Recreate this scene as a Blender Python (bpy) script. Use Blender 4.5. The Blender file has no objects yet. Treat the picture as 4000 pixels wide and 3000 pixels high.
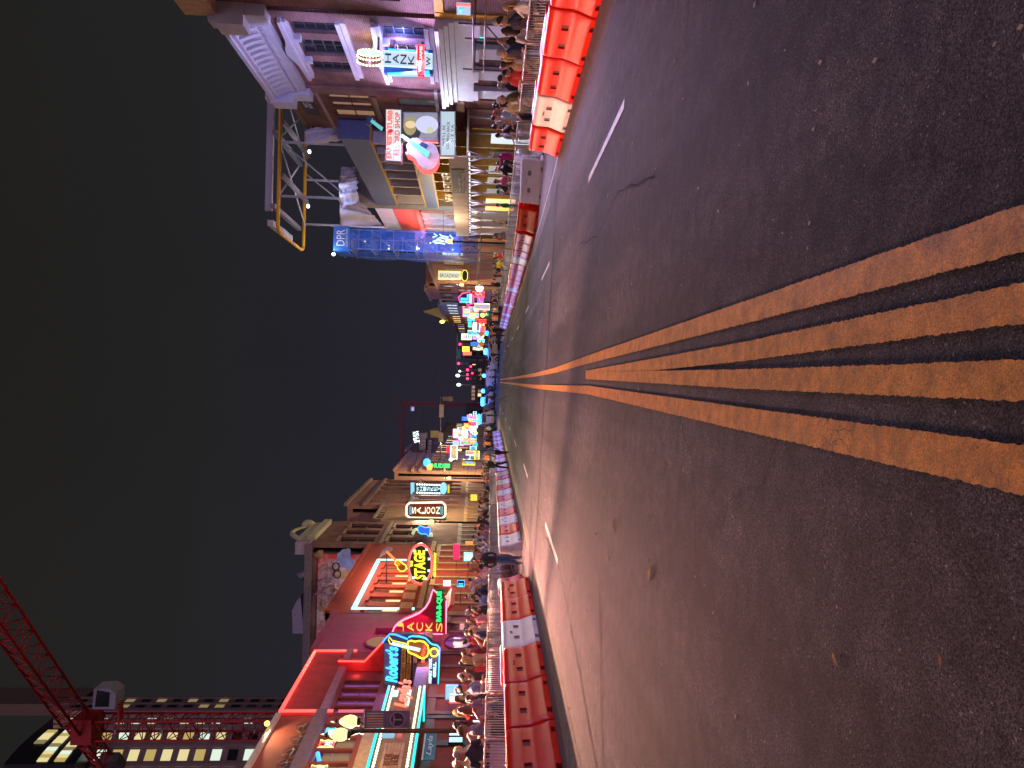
import bpy, bmesh, math, random
from mathutils import Vector, Matrix
random.seed(7)
SC = bpy.context.scene
COL = SC.collection
R_ = math.radians

# ------------------------------------------------------------------ camera
# phone held sideways: the picture's right-hand side is the ground, its left-hand side the sky
FPX, ROLL, PITCH, YAW = 2800.0, 0.025, math.atan(160/2800.0), 10/2800.0
CAM_Z = 1.35
Fv = Vector((-math.sin(YAW)*math.cos(PITCH), math.cos(YAW)*math.cos(PITCH), -math.sin(PITCH)))
_R1 = Fv.cross(Vector((0, 0, 1))).normalized()
_D1 = -(_R1.cross(Fv))
Rv = _R1*math.cos(ROLL) - _D1*math.sin(ROLL)
Dv = _D1*math.cos(ROLL) + _R1*math.sin(ROLL)
CAM = Vector((0, 0, CAM_Z))
cd = bpy.data.cameras.new("camera")
cd.sensor_fit = 'HORIZONTAL'; cd.sensor_width = 36.0; cd.lens = 36.0*FPX/4000.0
cd.clip_start = 0.05; cd.clip_end = 3000
cam = bpy.data.objects.new("camera", cd); COL.objects.link(cam)
cam.matrix_world = Matrix(((Dv.x, Rv.x, -Fv.x, 0), (Dv.y, Rv.y, -Fv.y, 0), (Dv.z, Rv.z, -Fv.z, CAM_Z), (0, 0, 0, 1)))
SC.camera = cam

# ------------------------------------------------------------------ world: night sky over a lit city
w = bpy.data.worlds.new("World"); SC.world = w; w.use_nodes = True
nt = w.node_tree; nt.nodes.clear()
wo = nt.nodes.new('ShaderNodeOutputWorld'); bg = nt.nodes.new('ShaderNodeBackground')
tc = nt.nodes.new('ShaderNodeTexCoord'); sp = nt.nodes.new('ShaderNodeSeparateXYZ')
rp = nt.nodes.new('ShaderNodeValToRGB'); nz = nt.nodes.new('ShaderNodeTexNoise')
mx = nt.nodes.new('ShaderNodeMixRGB')
nt.links.new(tc.outputs['Generated'], sp.inputs[0]); nt.links.new(sp.outputs['Z'], rp.inputs[0])
nz.inputs['Scale'].default_value = 2.2; nz.inputs['Detail'].default_value = 4
nt.links.new(tc.outputs['Generated'], nz.inputs['Vector'])
e = rp.color_ramp.elements
e[0].position = 0.0; e[0].color = (.0225, .0195, .0330, 1)
e[1].position = 0.60; e[1].color = (.0138, .0134, .0122, 1)
e2 = rp.color_ramp.elements.new(0.18); e2.color = (.0188, .0180, .0262, 1); e3 = rp.color_ramp.elements.new(0.36); e3.color = (.0168, .0162, .0170, 1)
mx.blend_type = 'MULTIPLY'; mx.inputs[0].default_value = .5
nt.links.new(rp.outputs[0], mx.inputs[1])
nr = nt.nodes.new('ShaderNodeValToRGB'); nr.color_ramp.elements[0].color = (.55, .55, .58, 1); nr.color_ramp.elements[1].color = (1.35, 1.3, 1.22, 1)
nt.links.new(nz.outputs[0], nr.inputs[0]); nt.links.new(nr.outputs[0], mx.inputs[2])
nt.links.new(mx.outputs[0], bg.inputs['Color']); bg.inputs['Strength'].default_value = 1.0
nt.links.new(bg.outputs[0], wo.inputs[0])
# faint glow of the overcast city sky
sd = bpy.data.lights.new("sun", 'SUN'); sd.energy = 0.62; sd.angle = R_(70); sd.color = (.92, .655, 1.0)
so = bpy.data.objects.new("sun", sd); so.rotation_euler = (R_(42), R_(10), 0); COL.objects.link(so)
SC.view_settings.view_transform = 'Standard'; SC.view_settings.look = 'None'
SC.view_settings.exposure = 0; SC.view_settings.gamma = 1
SC.render.engine = 'CYCLES'
SC.cycles.use_denoising = True
SC.cycles.use_light_tree = True
SC.cycles.max_bounces = 5; SC.cycles.diffuse_bounces = 2; SC.cycles.glossy_bounces = 3; SC.cycles.transparent_max_bounces = 12
SC.cycles.sample_clamp_indirect = 4; SC.cycles.sample_clamp_direct = 0
SC.cycles.caustics_reflective = False; SC.cycles.caustics_refractive = False

# ------------------------------------------------------------------ measuring helpers
def ray(x, y): return Fv + Rv*((1500-y)/FPX) + Dv*((x-2000)/FPX)
def pX(x, y, X):
    r = ray(x, y); return CAM + r*(X/r.x)
def pY(x, y, Y):
    r = ray(x, y); return CAM + r*(Y/r.y)
def G(x, y):                       # road surface: falls away down the street, leans to the right
    yy = max(-40, min(y, 210)); return -(.0345*yy - 8.2e-5*yy*yy) - .035*max(-14, min(14, x))

# ------------------------------------------------------------------ mesh helpers
ORG = {}
class MB:
    def __init__(s): s.v = []; s.f = []; s.m = []; s.mi = 0; s.sm = []; s.smooth = False
    def add(s, vs, fs):
        o = len(s.v); s.v += [Vector(p) for p in vs]
        for f in fs: s.f.append([i+o for i in f]); s.m.append(s.mi); s.sm.append(s.smooth)
        return s
    def box(s, x0, x1, y0, y1, z0, z1):
        return s.add([(x0,y0,z0),(x1,y0,z0),(x1,y1,z0),(x0,y1,z0),(x0,y0,z1),(x1,y0,z1),(x1,y1,z1),(x0,y1,z1)],
              [(0,3,2,1),(4,5,6,7),(0,1,5,4),(1,2,6,5),(2,3,7,6),(3,0,4,7)])
    def hexa(s, p):   # 8 points, bottom 4 then top 4
        return s.add(p, [(0,3,2,1),(4,5,6,7),(0,1,5,4),(1,2,6,5),(2,3,7,6),(3,0,4,7)])
    def tube(s, pts, r, n=8, closed=False, cap=True, rs=None):
        pts = [Vector(p) for p in pts]; k = len(pts); rings = []
        up = None; sm0 = s.smooth; s.smooth = True
        for i, p in enumerate(pts):
            a = pts[(i-1) % k] if (i or closed) else p
            b = pts[(i+1) % k] if (i < k-1 or closed) else p
            t = (b-a).normalized()
            if up is None:
                up = Vector((0,0,1)) if abs(t.z) < .9 else Vector((1,0,0))
            x = t.cross(up)
            if x.length < 1e-4: x = t.cross(Vector((1,.3,.2)))
            x.normalize(); y = x.cross(t).normalized(); up = y
            rr = rs[i] if rs else r
            rings.append([p + (x*math.cos(2*math.pi*j/n) + y*math.sin(2*math.pi*j/n))*rr for j in range(n)])
        vs = [q for g in rings for q in g]; fs = []
        for i in range(k if closed else k-1):
            a = i*n; b = ((i+1) % k)*n
            for j in range(n): fs.append((a+j, a+(j+1) % n, b+(j+1) % n, b+j))
        if cap and not closed: fs.append(tuple(range(n-1, -1, -1))); fs.append(tuple(range((k-1)*n, k*n)))
        s.add(vs, fs); s.smooth = sm0; return s
    def cyl(s, a, b, r, n=10, r2=None): return s.tube([a, b], r, n, rs=[r, r if r2 is None else r2])
    def ell(s, c, rx, ry, rz, nu=10, nv=7):
        c = Vector(c); vs = [c+Vector((0,0,-rz))]; fs = []; sm0 = s.smooth; s.smooth = True
        for i in range(1, nv):
            ph = -math.pi/2 + math.pi*i/nv
            for j in range(nu):
                th = 2*math.pi*j/nu
                vs.append(c+Vector((rx*math.cos(ph)*math.cos(th), ry*math.cos(ph)*math.sin(th), rz*math.sin(ph))))
        vs.append(c+Vector((0,0,rz))); L = len(vs)-1
        for j in range(nu): fs.append((0, 1+(j+1) % nu, 1+j)); fs.append((L, L-nu+j, L-nu+(j+1) % nu))
        for i in range(nv-2):
            for j in range(nu): fs.append((1+i*nu+j, 1+i*nu+(j+1) % nu, 1+(i+1)*nu+(j+1) % nu, 1+(i+1)*nu+j))
        s.add(vs, fs); s.smooth = sm0; return s
    def prism(s, poly, off):   # polygon (3D points) swept by vector off
        off = Vector(off); n = len(poly); a = [Vector(p) for p in poly]; b = [p+off for p in a]
        return s.add(a+b, [tuple(range(n-1, -1, -1)), tuple(range(n, 2*n))] + [(i, (i+1) % n, n+(i+1) % n, n+i) for i in range(n)])
    def lathe(s, c, prof, n=14):  # prof: [(r,z)] around vertical axis at c
        c = Vector(c); vs = []; fs = []; sm0 = s.smooth; s.smooth = True
        for r, z in prof:
            for j in range(n):
                t = 2*math.pi*j/n; vs.append(c+Vector((r*math.cos(t), r*math.sin(t), z)))
        for i in range(len(prof)-1):
            for j in range(n): fs.append((i*n+j, i*n+(j+1) % n, (i+1)*n+(j+1) % n, (i+1)*n+j))
        fs.append(tuple(range(n-1, -1, -1))); fs.append(tuple(range((len(prof)-1)*n, len(prof)*n)))
        s.add(vs, fs); s.smooth = sm0; return s
    def build(s, name, mat, parent=None, origin=None, recalc=True):
        me = bpy.data.meshes.new(name)
        o0 = ORG[parent.name] if parent is not None else (Vector(origin) if origin is not None else Vector((0,0,0)))
        me.from_pydata([p-o0 for p in s.v], [], s.f)
        mats = mat if isinstance(mat, (list, tuple)) else [mat]
        for m in mats: me.materials.append(m)
        for i, p in enumerate(me.polygons): p.material_index = s.m[i]; p.use_smooth = s.sm[i]
        if recalc:
            bm = bmesh.new(); bm.from_mesh(me); bmesh.ops.recalc_face_normals(bm, faces=bm.faces); bm.to_mesh(me); bm.free()
        o = bpy.data.objects.new(name, me); COL.objects.link(o)
        if parent is not None: o.parent = parent
        else: o.location = o0
        ORG[o.name] = o0
        return o
def box(*a): return MB().box(*a)
def tag(o, label=None, cat=None, group=None, kind=None):
    if label: o['label'] = label
    if cat: o['category'] = cat
    if group: o['group'] = group
    if kind: o['kind'] = kind
    return o
def thing(name, label, cat, loc=(0,0,0), group=None):
    o = bpy.data.objects.new(name, None); COL.objects.link(o); o.location = loc; o.empty_display_size = .3
    ORG[o.name] = Vector(loc); return tag(o, label, cat, group)
def copy_tree(o, parent=None):
    c = o.copy(); COL.objects.link(c); c.parent = parent; ORG[c.name] = ORG[o.name]
    for ch in list(o.children): copy_tree(ch, c)
    return c
ORD = ['first','second','third','fourth','fifth','sixth','seventh','eighth','ninth','tenth','eleventh','twelfth','thirteenth','fourteenth','fifteenth','sixteenth','seventeenth','eighteenth','nineteenth','twentieth']
TENS = {20:'twenty',30:'thirty',40:'forty',50:'fifty',60:'sixty',70:'seventy',80:'eighty'}
def nth(i):   # 0-based
    if i < 20: return ORD[i]
    t, u = divmod(i+1, 10)
    return (TENS[t*10][:-1]+'ieth') if u == 0 else TENS[t*10]+'-'+ORD[u-1]

class Fac:   # a vertical facade plane: a runs along it, z up, d outwards
    def __init__(s, o, a, n): s.o = Vector(o); s.a = Vector(a); s.n = Vector(n)
    def pt(s, a, z, d=0): return s.o + s.a*a + s.n*d + Vector((0,0,z))
    def at(s, x, y, d=0):
        r = ray(x, y); o = s.o + s.n*d; t = (o-CAM).dot(s.n)/r.dot(s.n); p = CAM+r*t
        return (p-s.o).dot(s.a), p.z
    def box(s, mb, a0, a1, z0, z1, d0, d1):
        return mb.hexa([s.pt(a0,z0,d0), s.pt(a1,z0,d0), s.pt(a1,z0,d1), s.pt(a0,z0,d1), s.pt(a0,z1,d0), s.pt(a1,z1,d0), s.pt(a1,z1,d1), s.pt(a0,z1,d1)])
    def wall(s, mb, a0, a1, z0, z1, holes, th=.3):
        A = sorted({a0, a1, *[min(max(h[i], a0), a1) for h in holes for i in (0, 1)]}); Z = sorted({z0, z1, *[min(max(h[i], z0), z1) for h in holes for i in (2, 3)]})
        for i in range(len(A)-1):
            j = 0
            while j < len(Z)-1:
                inh = lambda jj: any(h[0] < (A[i]+A[i+1])/2 < h[1] and h[2] < (Z[jj]+Z[jj+1])/2 < h[3] for h in holes)
                if inh(j): j += 1; continue
                k = j
                while k+1 < len(Z)-1 and not inh(k+1): k += 1
                s.box(mb, A[i], A[i+1], Z[j], Z[k+1], -th, 0); j = k+1
        return mb
def facL(X): return Fac((X,0,0), (0,1,0), (1,0,0))
def facR(X): return Fac((X,0,0), (0,1,0), (-1,0,0))
def facY(Y): return Fac((0,Y,0), (1,0,0), (0,-1,0))

# ------------------------------------------------------------------ materials
MATS = {}
def M(name, col, rough=.7, metal=0, var=.18, scale=5, bump=0, emit=0, ecol=None, spec=.5, coat=0):
    if name in MATS: return MATS[name]
    m = bpy.data.materials.new(name); m.use_nodes = True; n = m.node_tree.nodes; L = m.node_tree.links
    b = n['Principled BSDF']; b.inputs['Roughness'].default_value = rough; b.inputs['Metallic'].default_value = metal
    b.inputs['Specular IOR Level'].default_value = spec
    if coat: b.inputs['Coat Weight'].default_value = coat
    c = (*col, 1)
    if var:
        t = n.new('ShaderNodeTexCoord'); z = n.new('ShaderNodeTexNoise'); z.inputs['Scale'].default_value = scale; z.inputs['Detail'].default_value = 5
        L.new(t.outputs['Object'], z.inputs['Vector'])
        r = n.new('ShaderNodeValToRGB'); r.color_ramp.elements[0].position = .3; r.color_ramp.elements[1].position = .7
        r.color_ramp.elements[0].color = (*[x*(1-var) for x in col], 1); r.color_ramp.elements[1].color = (*[min(1, x*(1+var)) for x in col], 1)
        L.new(z.outputs[0], r.inputs[0]); L.new(r.outputs[0], b.inputs['Base Color'])
        if bump:
            bp = n.new('ShaderNodeBump'); bp.inputs['Strength'].default_value = bump; bp.inputs['Distance'].default_value = .02
            L.new(z.outputs[0], bp.inputs['Height']); L.new(bp.outputs[0], b.inputs['Normal'])
    else: b.inputs['Base Color'].default_value = c
    if emit:
        b.inputs['Emission Color'].default_value = (*(ecol or col), 1); b.inputs['Emission Strength'].default_value = emit
    MATS[name] = m; return m
def neon(name, col, s=3.0):   # glowing gas tube or lit lamp
    return M('neon_'+name, (.02,.02,.02), .4, var=0, emit=s, ecol=col)
def brick(name, c1, c2, mortar, sx=1.0, bump=.5):
    if name in MATS: return MATS[name]
    m = M(name, c1, .85, var=0); n = m.node_tree.nodes; L = m.node_tree.links; b = n['Principled BSDF']
    t = n.new('ShaderNodeTexCoord'); s = n.new('ShaderNodeSeparateXYZ'); a = n.new('ShaderNodeMath'); a.operation = 'ADD'
    c = n.new('ShaderNodeCombineXYZ'); k = n.new('ShaderNodeTexBrick'); z = n.new('ShaderNodeTexNoise'); x = n.new('ShaderNodeMixRGB')
    L.new(t.outputs['Object'], s.inputs[0]); L.new(s.outputs['X'], a.inputs[0]); L.new(s.outputs['Y'], a.inputs[1])
    L.new(a.outputs[0], c.inputs['X']); L.new(s.outputs['Z'], c.inputs['Y']); L.new(c.outputs[0], k.inputs['Vector'])
    k.inputs['Scale'].default_value = 1; k.inputs['Brick Width'].default_value = .23*sx; k.inputs['Row Height'].default_value = .078*sx
    k.inputs['Mortar Size'].default_value = .010*sx; k.inputs['Color1'].default_value = (*c1, 1); k.inputs['Color2'].default_value = (*c2, 1); k.inputs['Mortar'].default_value = (*mortar, 1)
    z.inputs['Scale'].default_value = .9; z.inputs['Detail'].default_value = 7; L.new(t.outputs['Object'], z.inputs['Vector'])
    r = n.new('ShaderNodeValToRGB'); r.color_ramp.elements[0].position = .35; r.color_ramp.elements[0].color = (.55,.52,.52,1); r.color_ramp.elements[1].position = .65; r.color_ramp.elements[1].color = (1.15,1.1,1.08,1)
    L.new(z.outputs[0], r.inputs[0]); x.blend_type = 'MULTIPLY'; x.inputs[0].default_value = 1
    L.new(k.outputs['Color'], x.inputs[1]); L.new(r.outputs[0], x.inputs[2]); L.new(x.outputs[0], b.inputs['Base Color'])
    bp = n.new('ShaderNodeBump'); bp.inputs['Strength'].default_value = bump; bp.inputs['Distance'].default_value = .012; bp.invert = True
    L.new(k.outputs['Fac'], bp.inputs['Height']); L.new(bp.outputs[0], b.inputs['Normal'])
    return m
def glassmat(name, col=(.02,.025,.03), rough=.08, emit=0, ecol=(1,.8,.5)):
    return M(name, col, rough, var=0, emit=emit, ecol=ecol, spec=.8)

TMP = bpy.data.scenes.new('workbench')   # empty side scene: evaluating there stays quick
def evaluated(o):
    TMP.collection.objects.link(o); vl = TMP.view_layers[0]; vl.update()
    dg = vl.depsgraph; dg.update(); me = bpy.data.meshes.new_from_object(o.evaluated_get(dg))
    TMP.collection.objects.unlink(o); return me
def text(name, body, mat, parent, c, right, up, h, wid=None, ext=.015, tube=0, shear=0, space=1.0):
    """lettering as a mesh; c = centre, h = letter height, wid = fit to width; tube>0: outline of glass tube"""
    cu = bpy.data.curves.new('t', 'FONT'); cu.body = body; cu.align_x = 'CENTER'; cu.align_y = 'CENTER'; cu.size = 1; cu.shear = shear; cu.space_character = space; cu.space_line = .85
    cu.resolution_u = 3
    if tube: cu.fill_mode = 'NONE'; cu.bevel_depth = tube/h*.7; cu.bevel_resolution = 1
    else: cu.extrude = ext/h*.7
    o = bpy.data.objects.new('t', cu); me = evaluated(o)
    bpy.data.objects.remove(o); bpy.data.curves.remove(cu)
    xs = [v.co.x for v in me.vertices]; ys = [v.co.y for v in me.vertices]
    if not xs: return None
    cx, cy = (min(xs)+max(xs))/2, (min(ys)+max(ys))/2
    sy = h/(max(ys)-min(ys)); sx = (wid/(max(xs)-min(xs))) if wid else sy
    right = Vector(right).normalized(); up = Vector(up).normalized(); nrm = right.cross(up); o0 = ORG[parent.name]; c = Vector(c)
    for v in me.vertices:
        v.co = c - o0 + right*((v.co.x-cx)*sx) + up*((v.co.y-cy)*sy) + nrm*(v.co.z*sy)
    me.materials.clear(); me.materials.append(mat)
    for p in me.polygons: p.material_index = 0
    me.name = name
    ob = bpy.data.objects.new(name, me); COL.objects.link(ob); ob.parent = parent; ORG[ob.name] = o0
    return ob
def lamp(name, kind, loc, col, power, size=.3, parent=None, aim=None, spread=None, sizey=None):
    d = bpy.data.lights.new(name, kind); d.energy = power; d.color = col
    if kind == 'AREA':
        d.size = size
        if sizey: d.shape = 'RECTANGLE'; d.size_y = sizey
        if spread: d.spread = spread
    else: d.shadow_soft_size = size
    o = bpy.data.objects.new(name, d); COL.objects.link(o)
    o.location = Vector(loc) - (ORG[parent.name] if parent else Vector((0,0,0)))
    if parent: o.parent = parent
    if aim is not None: o.rotation_euler = (Vector(aim)-Vector(loc)).to_track_quat('-Z', 'Y').to_euler()
    return o
def arc(c, rx, rz, t0, t1, n, ax=(1,0,0), az=(0,0,1)):
    c = Vector(c); ax = Vector(ax); az = Vector(az)
    return [c + ax*(rx*math.cos(t0+(t1-t0)*i/n)) + az*(rz*math.sin(t0+(t1-t0)*i/n)) for i in range(n+1)]
# ================================================================== road, pavements, painted lines
def asphalt():
    m = M('asphalt', (.06,.055,.06), .8, var=0, spec=.22); n = m.node_tree.nodes; L = m.node_tree.links; b = n['Principled BSDF']
    t = n.new('ShaderNodeTexCoord')
    v = n.new('ShaderNodeTexVoronoi'); v.inputs['Scale'].default_value = 190; v.feature = 'F1'; L.new(t.outputs['Object'], v.inputs['Vector'])
    z1 = n.new('ShaderNodeTexNoise'); z1.inputs['Scale'].default_value = .35; z1.inputs['Detail'].default_value = 8; z1.inputs['Roughness'].default_value = .62; L.new(t.outputs['Object'], z1.inputs['Vector'])
    z2 = n.new('ShaderNodeTexNoise'); z2.inputs['Scale'].default_value = 60; z2.inputs['Detail'].default_value = 3; L.new(t.outputs['Object'], z2.inputs['Vector'])
    mp = n.new('ShaderNodeMapping'); mp.inputs['Scale'].default_value = (1.3, .05, 1); L.new(t.outputs['Object'], mp.inputs[0])
    z3 = n.new('ShaderNodeTexNoise'); z3.inputs['Scale'].default_value = 1; z3.inputs['Detail'].default_value = 5; L.new(mp.outputs[0], z3.inputs['Vector'])
    mc = n.new('ShaderNodeTexVoronoi'); mc.feature = 'DISTANCE_TO_EDGE'; mc.inputs['Scale'].default_value = .33
    zd = n.new('ShaderNodeTexNoise'); zd.inputs['Scale'].default_value = 1.7; zd.inputs['Detail'].default_value = 6; L.new(t.outputs['Object'], zd.inputs['Vector'])
    ad = n.new('ShaderNodeMixRGB'); ad.blend_type = 'LINEAR_LIGHT'; ad.inputs[0].default_value = .35; L.new(t.outputs['Object'], ad.inputs[1]); L.new(zd.outputs['Color'], ad.inputs[2]); L.new(ad.outputs[0], mc.inputs['Vector'])
    v5 = n.new('ShaderNodeTexVoronoi'); v5.inputs['Scale'].default_value = 48; L.new(t.outputs['Object'], v5.inputs['Vector'])
    s5 = n.new('ShaderNodeSeparateColor'); L.new(v5.outputs['Color'], s5.inputs[0])
    r5 = n.new('ShaderNodeValToRGB'); L.new(s5.outputs[1], r5.inputs[0]); r5.color_ramp.elements[0].position = .93; r5.color_ramp.elements[0].color = (1,1,1,1); r5.color_ramp.elements[1].position = .975; r5.color_ramp.elements[1].color = (2.6,2.5,2.5,1)
    r6 = n.new('ShaderNodeValToRGB'); L.new(v5.outputs['Distance'], r6.inputs[0]); r6.color_ramp.elements[0].position = .22; r6.color_ramp.elements[0].color = (1,1,1,1); r6.color_ramp.elements[1].position = .38; r6.color_ramp.elements[1].color = (0,0,0,1)
    g5 = n.new('ShaderNodeMixRGB'); L.new(r6.outputs[0], g5.inputs[0]); g5.inputs[1].default_value = (1,1,1,1); L.new(r5.outputs[0], g5.inputs[2])
    z7 = n.new('ShaderNodeTexNoise'); z7.inputs['Scale'].default_value = 6.5; z7.inputs['Detail'].default_value = 6; L.new(t.outputs['Object'], z7.inputs['Vector'])
    r7 = n.new('ShaderNodeValToRGB'); L.new(z7.outputs[0], r7.inputs[0]); r7.color_ramp.elements[0].position = .35; r7.color_ramp.elements[0].color = (.72,.72,.74,1); r7.color_ramp.elements[1].position = .65; r7.color_ramp.elements[1].color = (1.25,1.24,1.24,1)
    # aggregate: each stone its own grey
    r0 = n.new('ShaderNodeValToRGB'); L.new(v.outputs['Color'], r0.inputs[0])
    E0 = r0.color_ramp.elements; E0[0].position = .2; E0[0].color = (.016,.015,.018,1); E0[1].position = .90; E0[1].color = (.118,.112,.118,1)
    q = E0.new(.985); q.color = (.36,.35,.36,1)
    r1 = n.new('ShaderNodeValToRGB'); L.new(z1.outputs[0], r1.inputs[0]); r1.color_ramp.elements[0].position = .33; r1.color_ramp.elements[0].color = (.62,.62,.64,1); r1.color_ramp.elements[1].position = .68; r1.color_ramp.elements[1].color = (1.5,1.47,1.46,1)
    r3 = n.new('ShaderNodeValToRGB'); L.new(z3.outputs[0], r3.inputs[0]); r3.color_ramp.elements[0].position = .35; r3.color_ramp.elements[0].color = (.58,.58,.60,1); r3.color_ramp.elements[1].position = .65; r3.color_ramp.elements[1].color = (1.38,1.36,1.34,1)
    rc = n.new('ShaderNodeValToRGB'); L.new(mc.outputs['Distance'], rc.inputs[0]); rc.color_ramp.elements[0].position = .0015; rc.color_ramp.elements[0].color = (.6,.6,.6,1); rc.color_ramp.elements[1].position = .005; rc.color_ramp.elements[1].color = (1,1,1,1)
    prev = r0.outputs[0]
    for r in (r1, r3, rc, g5, r7):
        x = n.new('ShaderNodeMixRGB'); x.blend_type = 'MULTIPLY'; x.inputs[0].default_value = 1; L.new(prev, x.inputs[1]); L.new(r.outputs[0], x.inputs[2]); prev = x.outputs[0]
    L.new(prev, b.inputs['Base Color'])
    bp = n.new('ShaderNodeBump'); bp.inputs['Strength'].default_value = .30; bp.inputs['Distance'].default_value = .004
    mm = n.new('ShaderNodeMath'); mm.operation = 'MULTIPLY_ADD'; mm.inputs[1].default_value = .7; L.new(v.outputs['Distance'], mm.inputs[0]); L.new(z2.outputs[0], mm.inputs[2])
    L.new(mm.outputs[0], bp.inputs['Height']); L.new(bp.outputs[0], b.inputs['Normal'])
    rr = n.new('ShaderNodeMapRange'); rr.inputs[3].default_value = .72; rr.inputs[4].default_value = .9; L.new(z1.outputs[0], rr.inputs[0]); L.new(rr.outputs[0], b.inputs['Roughness'])
    return m
def paint(name, col, worn=.5, crack=True):
    m = M(name, col, .55, var=0); n = m.node_tree.nodes; L = m.node_tree.links; b = n['Principled BSDF']
    t = n.new('ShaderNodeTexCoord'); z = n.new('ShaderNodeTexNoise'); z.inputs['Scale'].default_value = 9; z.inputs['Detail'].default_value = 9; z.inputs['Roughness'].default_value = .7; L.new(t.outputs['Object'], z.inputs['Vector'])
    r = n.new('ShaderNodeValToRGB'); L.new(z.outputs[0], r.inputs[0]); r.color_ramp.elements[0].position = .28; r.color_ramp.elements[0].color = (*[c*.40+.01 for c in col], 1); r.color_ramp.elements[1].position = .62; r.color_ramp.elements[1].color = (*col, 1)
    mp = n.new('ShaderNodeMapping'); mp.inputs['Scale'].default_value = (1, .55, 1); L.new(t.outputs['Object'], mp.inputs[0])
    zd = n.new('ShaderNodeTexNoise'); zd.inputs['Scale'].default_value = 20; zd.inputs['Detail'].default_value = 3; L.new(t.outputs['Object'], zd.inputs['Vector'])
    ad = n.new('ShaderNodeMixRGB'); ad.blend_type = 'LINEAR_LIGHT'; ad.inputs[0].default_value = .02; L.new(mp.outputs[0], ad.inputs[1]); L.new(zd.outputs['Color'], ad.inputs[2])
    v = n.new('ShaderNodeTexVoronoi'); v.feature = 'DISTANCE_TO_EDGE'; v.inputs['Scale'].default_value = 19; L.new(ad.outputs[0], v.inputs['Vector'])
    z4 = n.new('ShaderNodeTexNoise'); z4.inputs['Scale'].default_value = 2.5; L.new(t.outputs['Object'], z4.inputs['Vector'])
    rc = n.new('ShaderNodeValToRGB'); L.new(v.outputs['Distance'], rc.inputs[0]); rc.color_ramp.elements[0].position = .006; rc.color_ramp.elements[0].color = (.06,.06,.06,1); rc.color_ramp.elements[1].position = .035; rc.color_ramp.elements[1].color = (1,1,1,1)
    rg = n.new('ShaderNodeValToRGB'); L.new(z4.outputs[0], rg.inputs[0]); rg.color_ramp.elements[0].position = .58; rg.color_ramp.elements[1].position = .68
    rg.color_ramp.elements[0].color = (1,1,1,1); rg.color_ramp.elements[1].color = (0,0,0,1) if crack else (1,1,1,1)
    mxx = n.new('ShaderNodeMixRGB'); mxx.blend_type = 'LIGHTEN'; mxx.inputs[0].default_value = 1; L.new(rc.outputs[0], mxx.inputs[1]); L.new(rg.outputs[0], mxx.inputs[2])
    v2 = n.new('ShaderNodeTexVoronoi'); v2.inputs['Scale'].default_value = 120; L.new(t.outputs['Object'], v2.inputs['Vector'])
    r2 = n.new('ShaderNodeValToRGB'); L.new(v2.outputs['Color'], r2.inputs[0]); r2.color_ramp.elements[0].position = .04; r2.color_ramp.elements[0].color = (.35,.33,.3,1); r2.color_ramp.elements[1].position = .13; r2.color_ramp.elements[1].color = (1,1,1,1)
    wv = n.new('ShaderNodeTexWave'); wv.wave_type = 'BANDS'; wv.bands_direction = 'Y'; wv.inputs['Scale'].default_value = 4.2; wv.inputs['Distortion'].default_value = 22; wv.inputs['Detail'].default_value = 4; wv.inputs['Detail Scale'].default_value = 2.6; L.new(t.outputs['Object'], wv.inputs['Vector'])
    rw = n.new('ShaderNodeValToRGB'); L.new(wv.outputs['Fac'], rw.inputs[0]); rw.color_ramp.elements[0].position = .02; rw.color_ramp.elements[0].color = (.66,.62,.58,1); rw.color_ramp.elements[1].position = .10; rw.color_ramp.elements[1].color = (1,1,1,1)
    zg_ = n.new('ShaderNodeTexNoise'); zg_.inputs['Scale'].default_value = 170; zg_.inputs['Detail'].default_value = 2; L.new(t.outputs['Object'], zg_.inputs['Vector'])
    rg_ = n.new('ShaderNodeValToRGB'); L.new(zg_.outputs[0], rg_.inputs[0]); rg_.color_ramp.elements[0].position = .33; rg_.color_ramp.elements[0].color = (.55,.52,.5,1); rg_.color_ramp.elements[1].position = .62; rg_.color_ramp.elements[1].color = (1.15,1.14,1.12,1)
    prev = r.outputs[0]
    for s, f in ((mxx, 1), (r2, worn), (rw, .55), (rg_, .85)):
        x = n.new('ShaderNodeMixRGB'); x.blend_type = 'MULTIPLY'; x.inputs[0].default_value = f; L.new(prev, x.inputs[1]); L.new(s.outputs[0], x.inputs[2]); prev = x.outputs[0]
    L.new(prev, b.inputs['Base Color'])
    bp = n.new('ShaderNodeBump'); bp.inputs['Strength'].default_value = .5; bp.inputs['Distance'].default_value = .006; L.new(z.outputs[0], bp.inputs['Height']); L.new(bp.outputs[0], b.inputs['Normal'])
    return m
ASPH = asphalt()
YEL = paint('yellow_paint', (.86,.38,.05), .8, False); YELC = paint('cracked_yellow_paint', (.90,.37,.05), .8, True); WHT = paint('white_paint', (.72,.70,.70), .4, False)
CONC = M('concrete', (.22,.20,.19), .8, var=.25, scale=1.5, bump=.2)
CONCD = M('concrete_kerb', (.26,.24,.22), .8, var=.25, scale=2, bump=.2)

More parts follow.
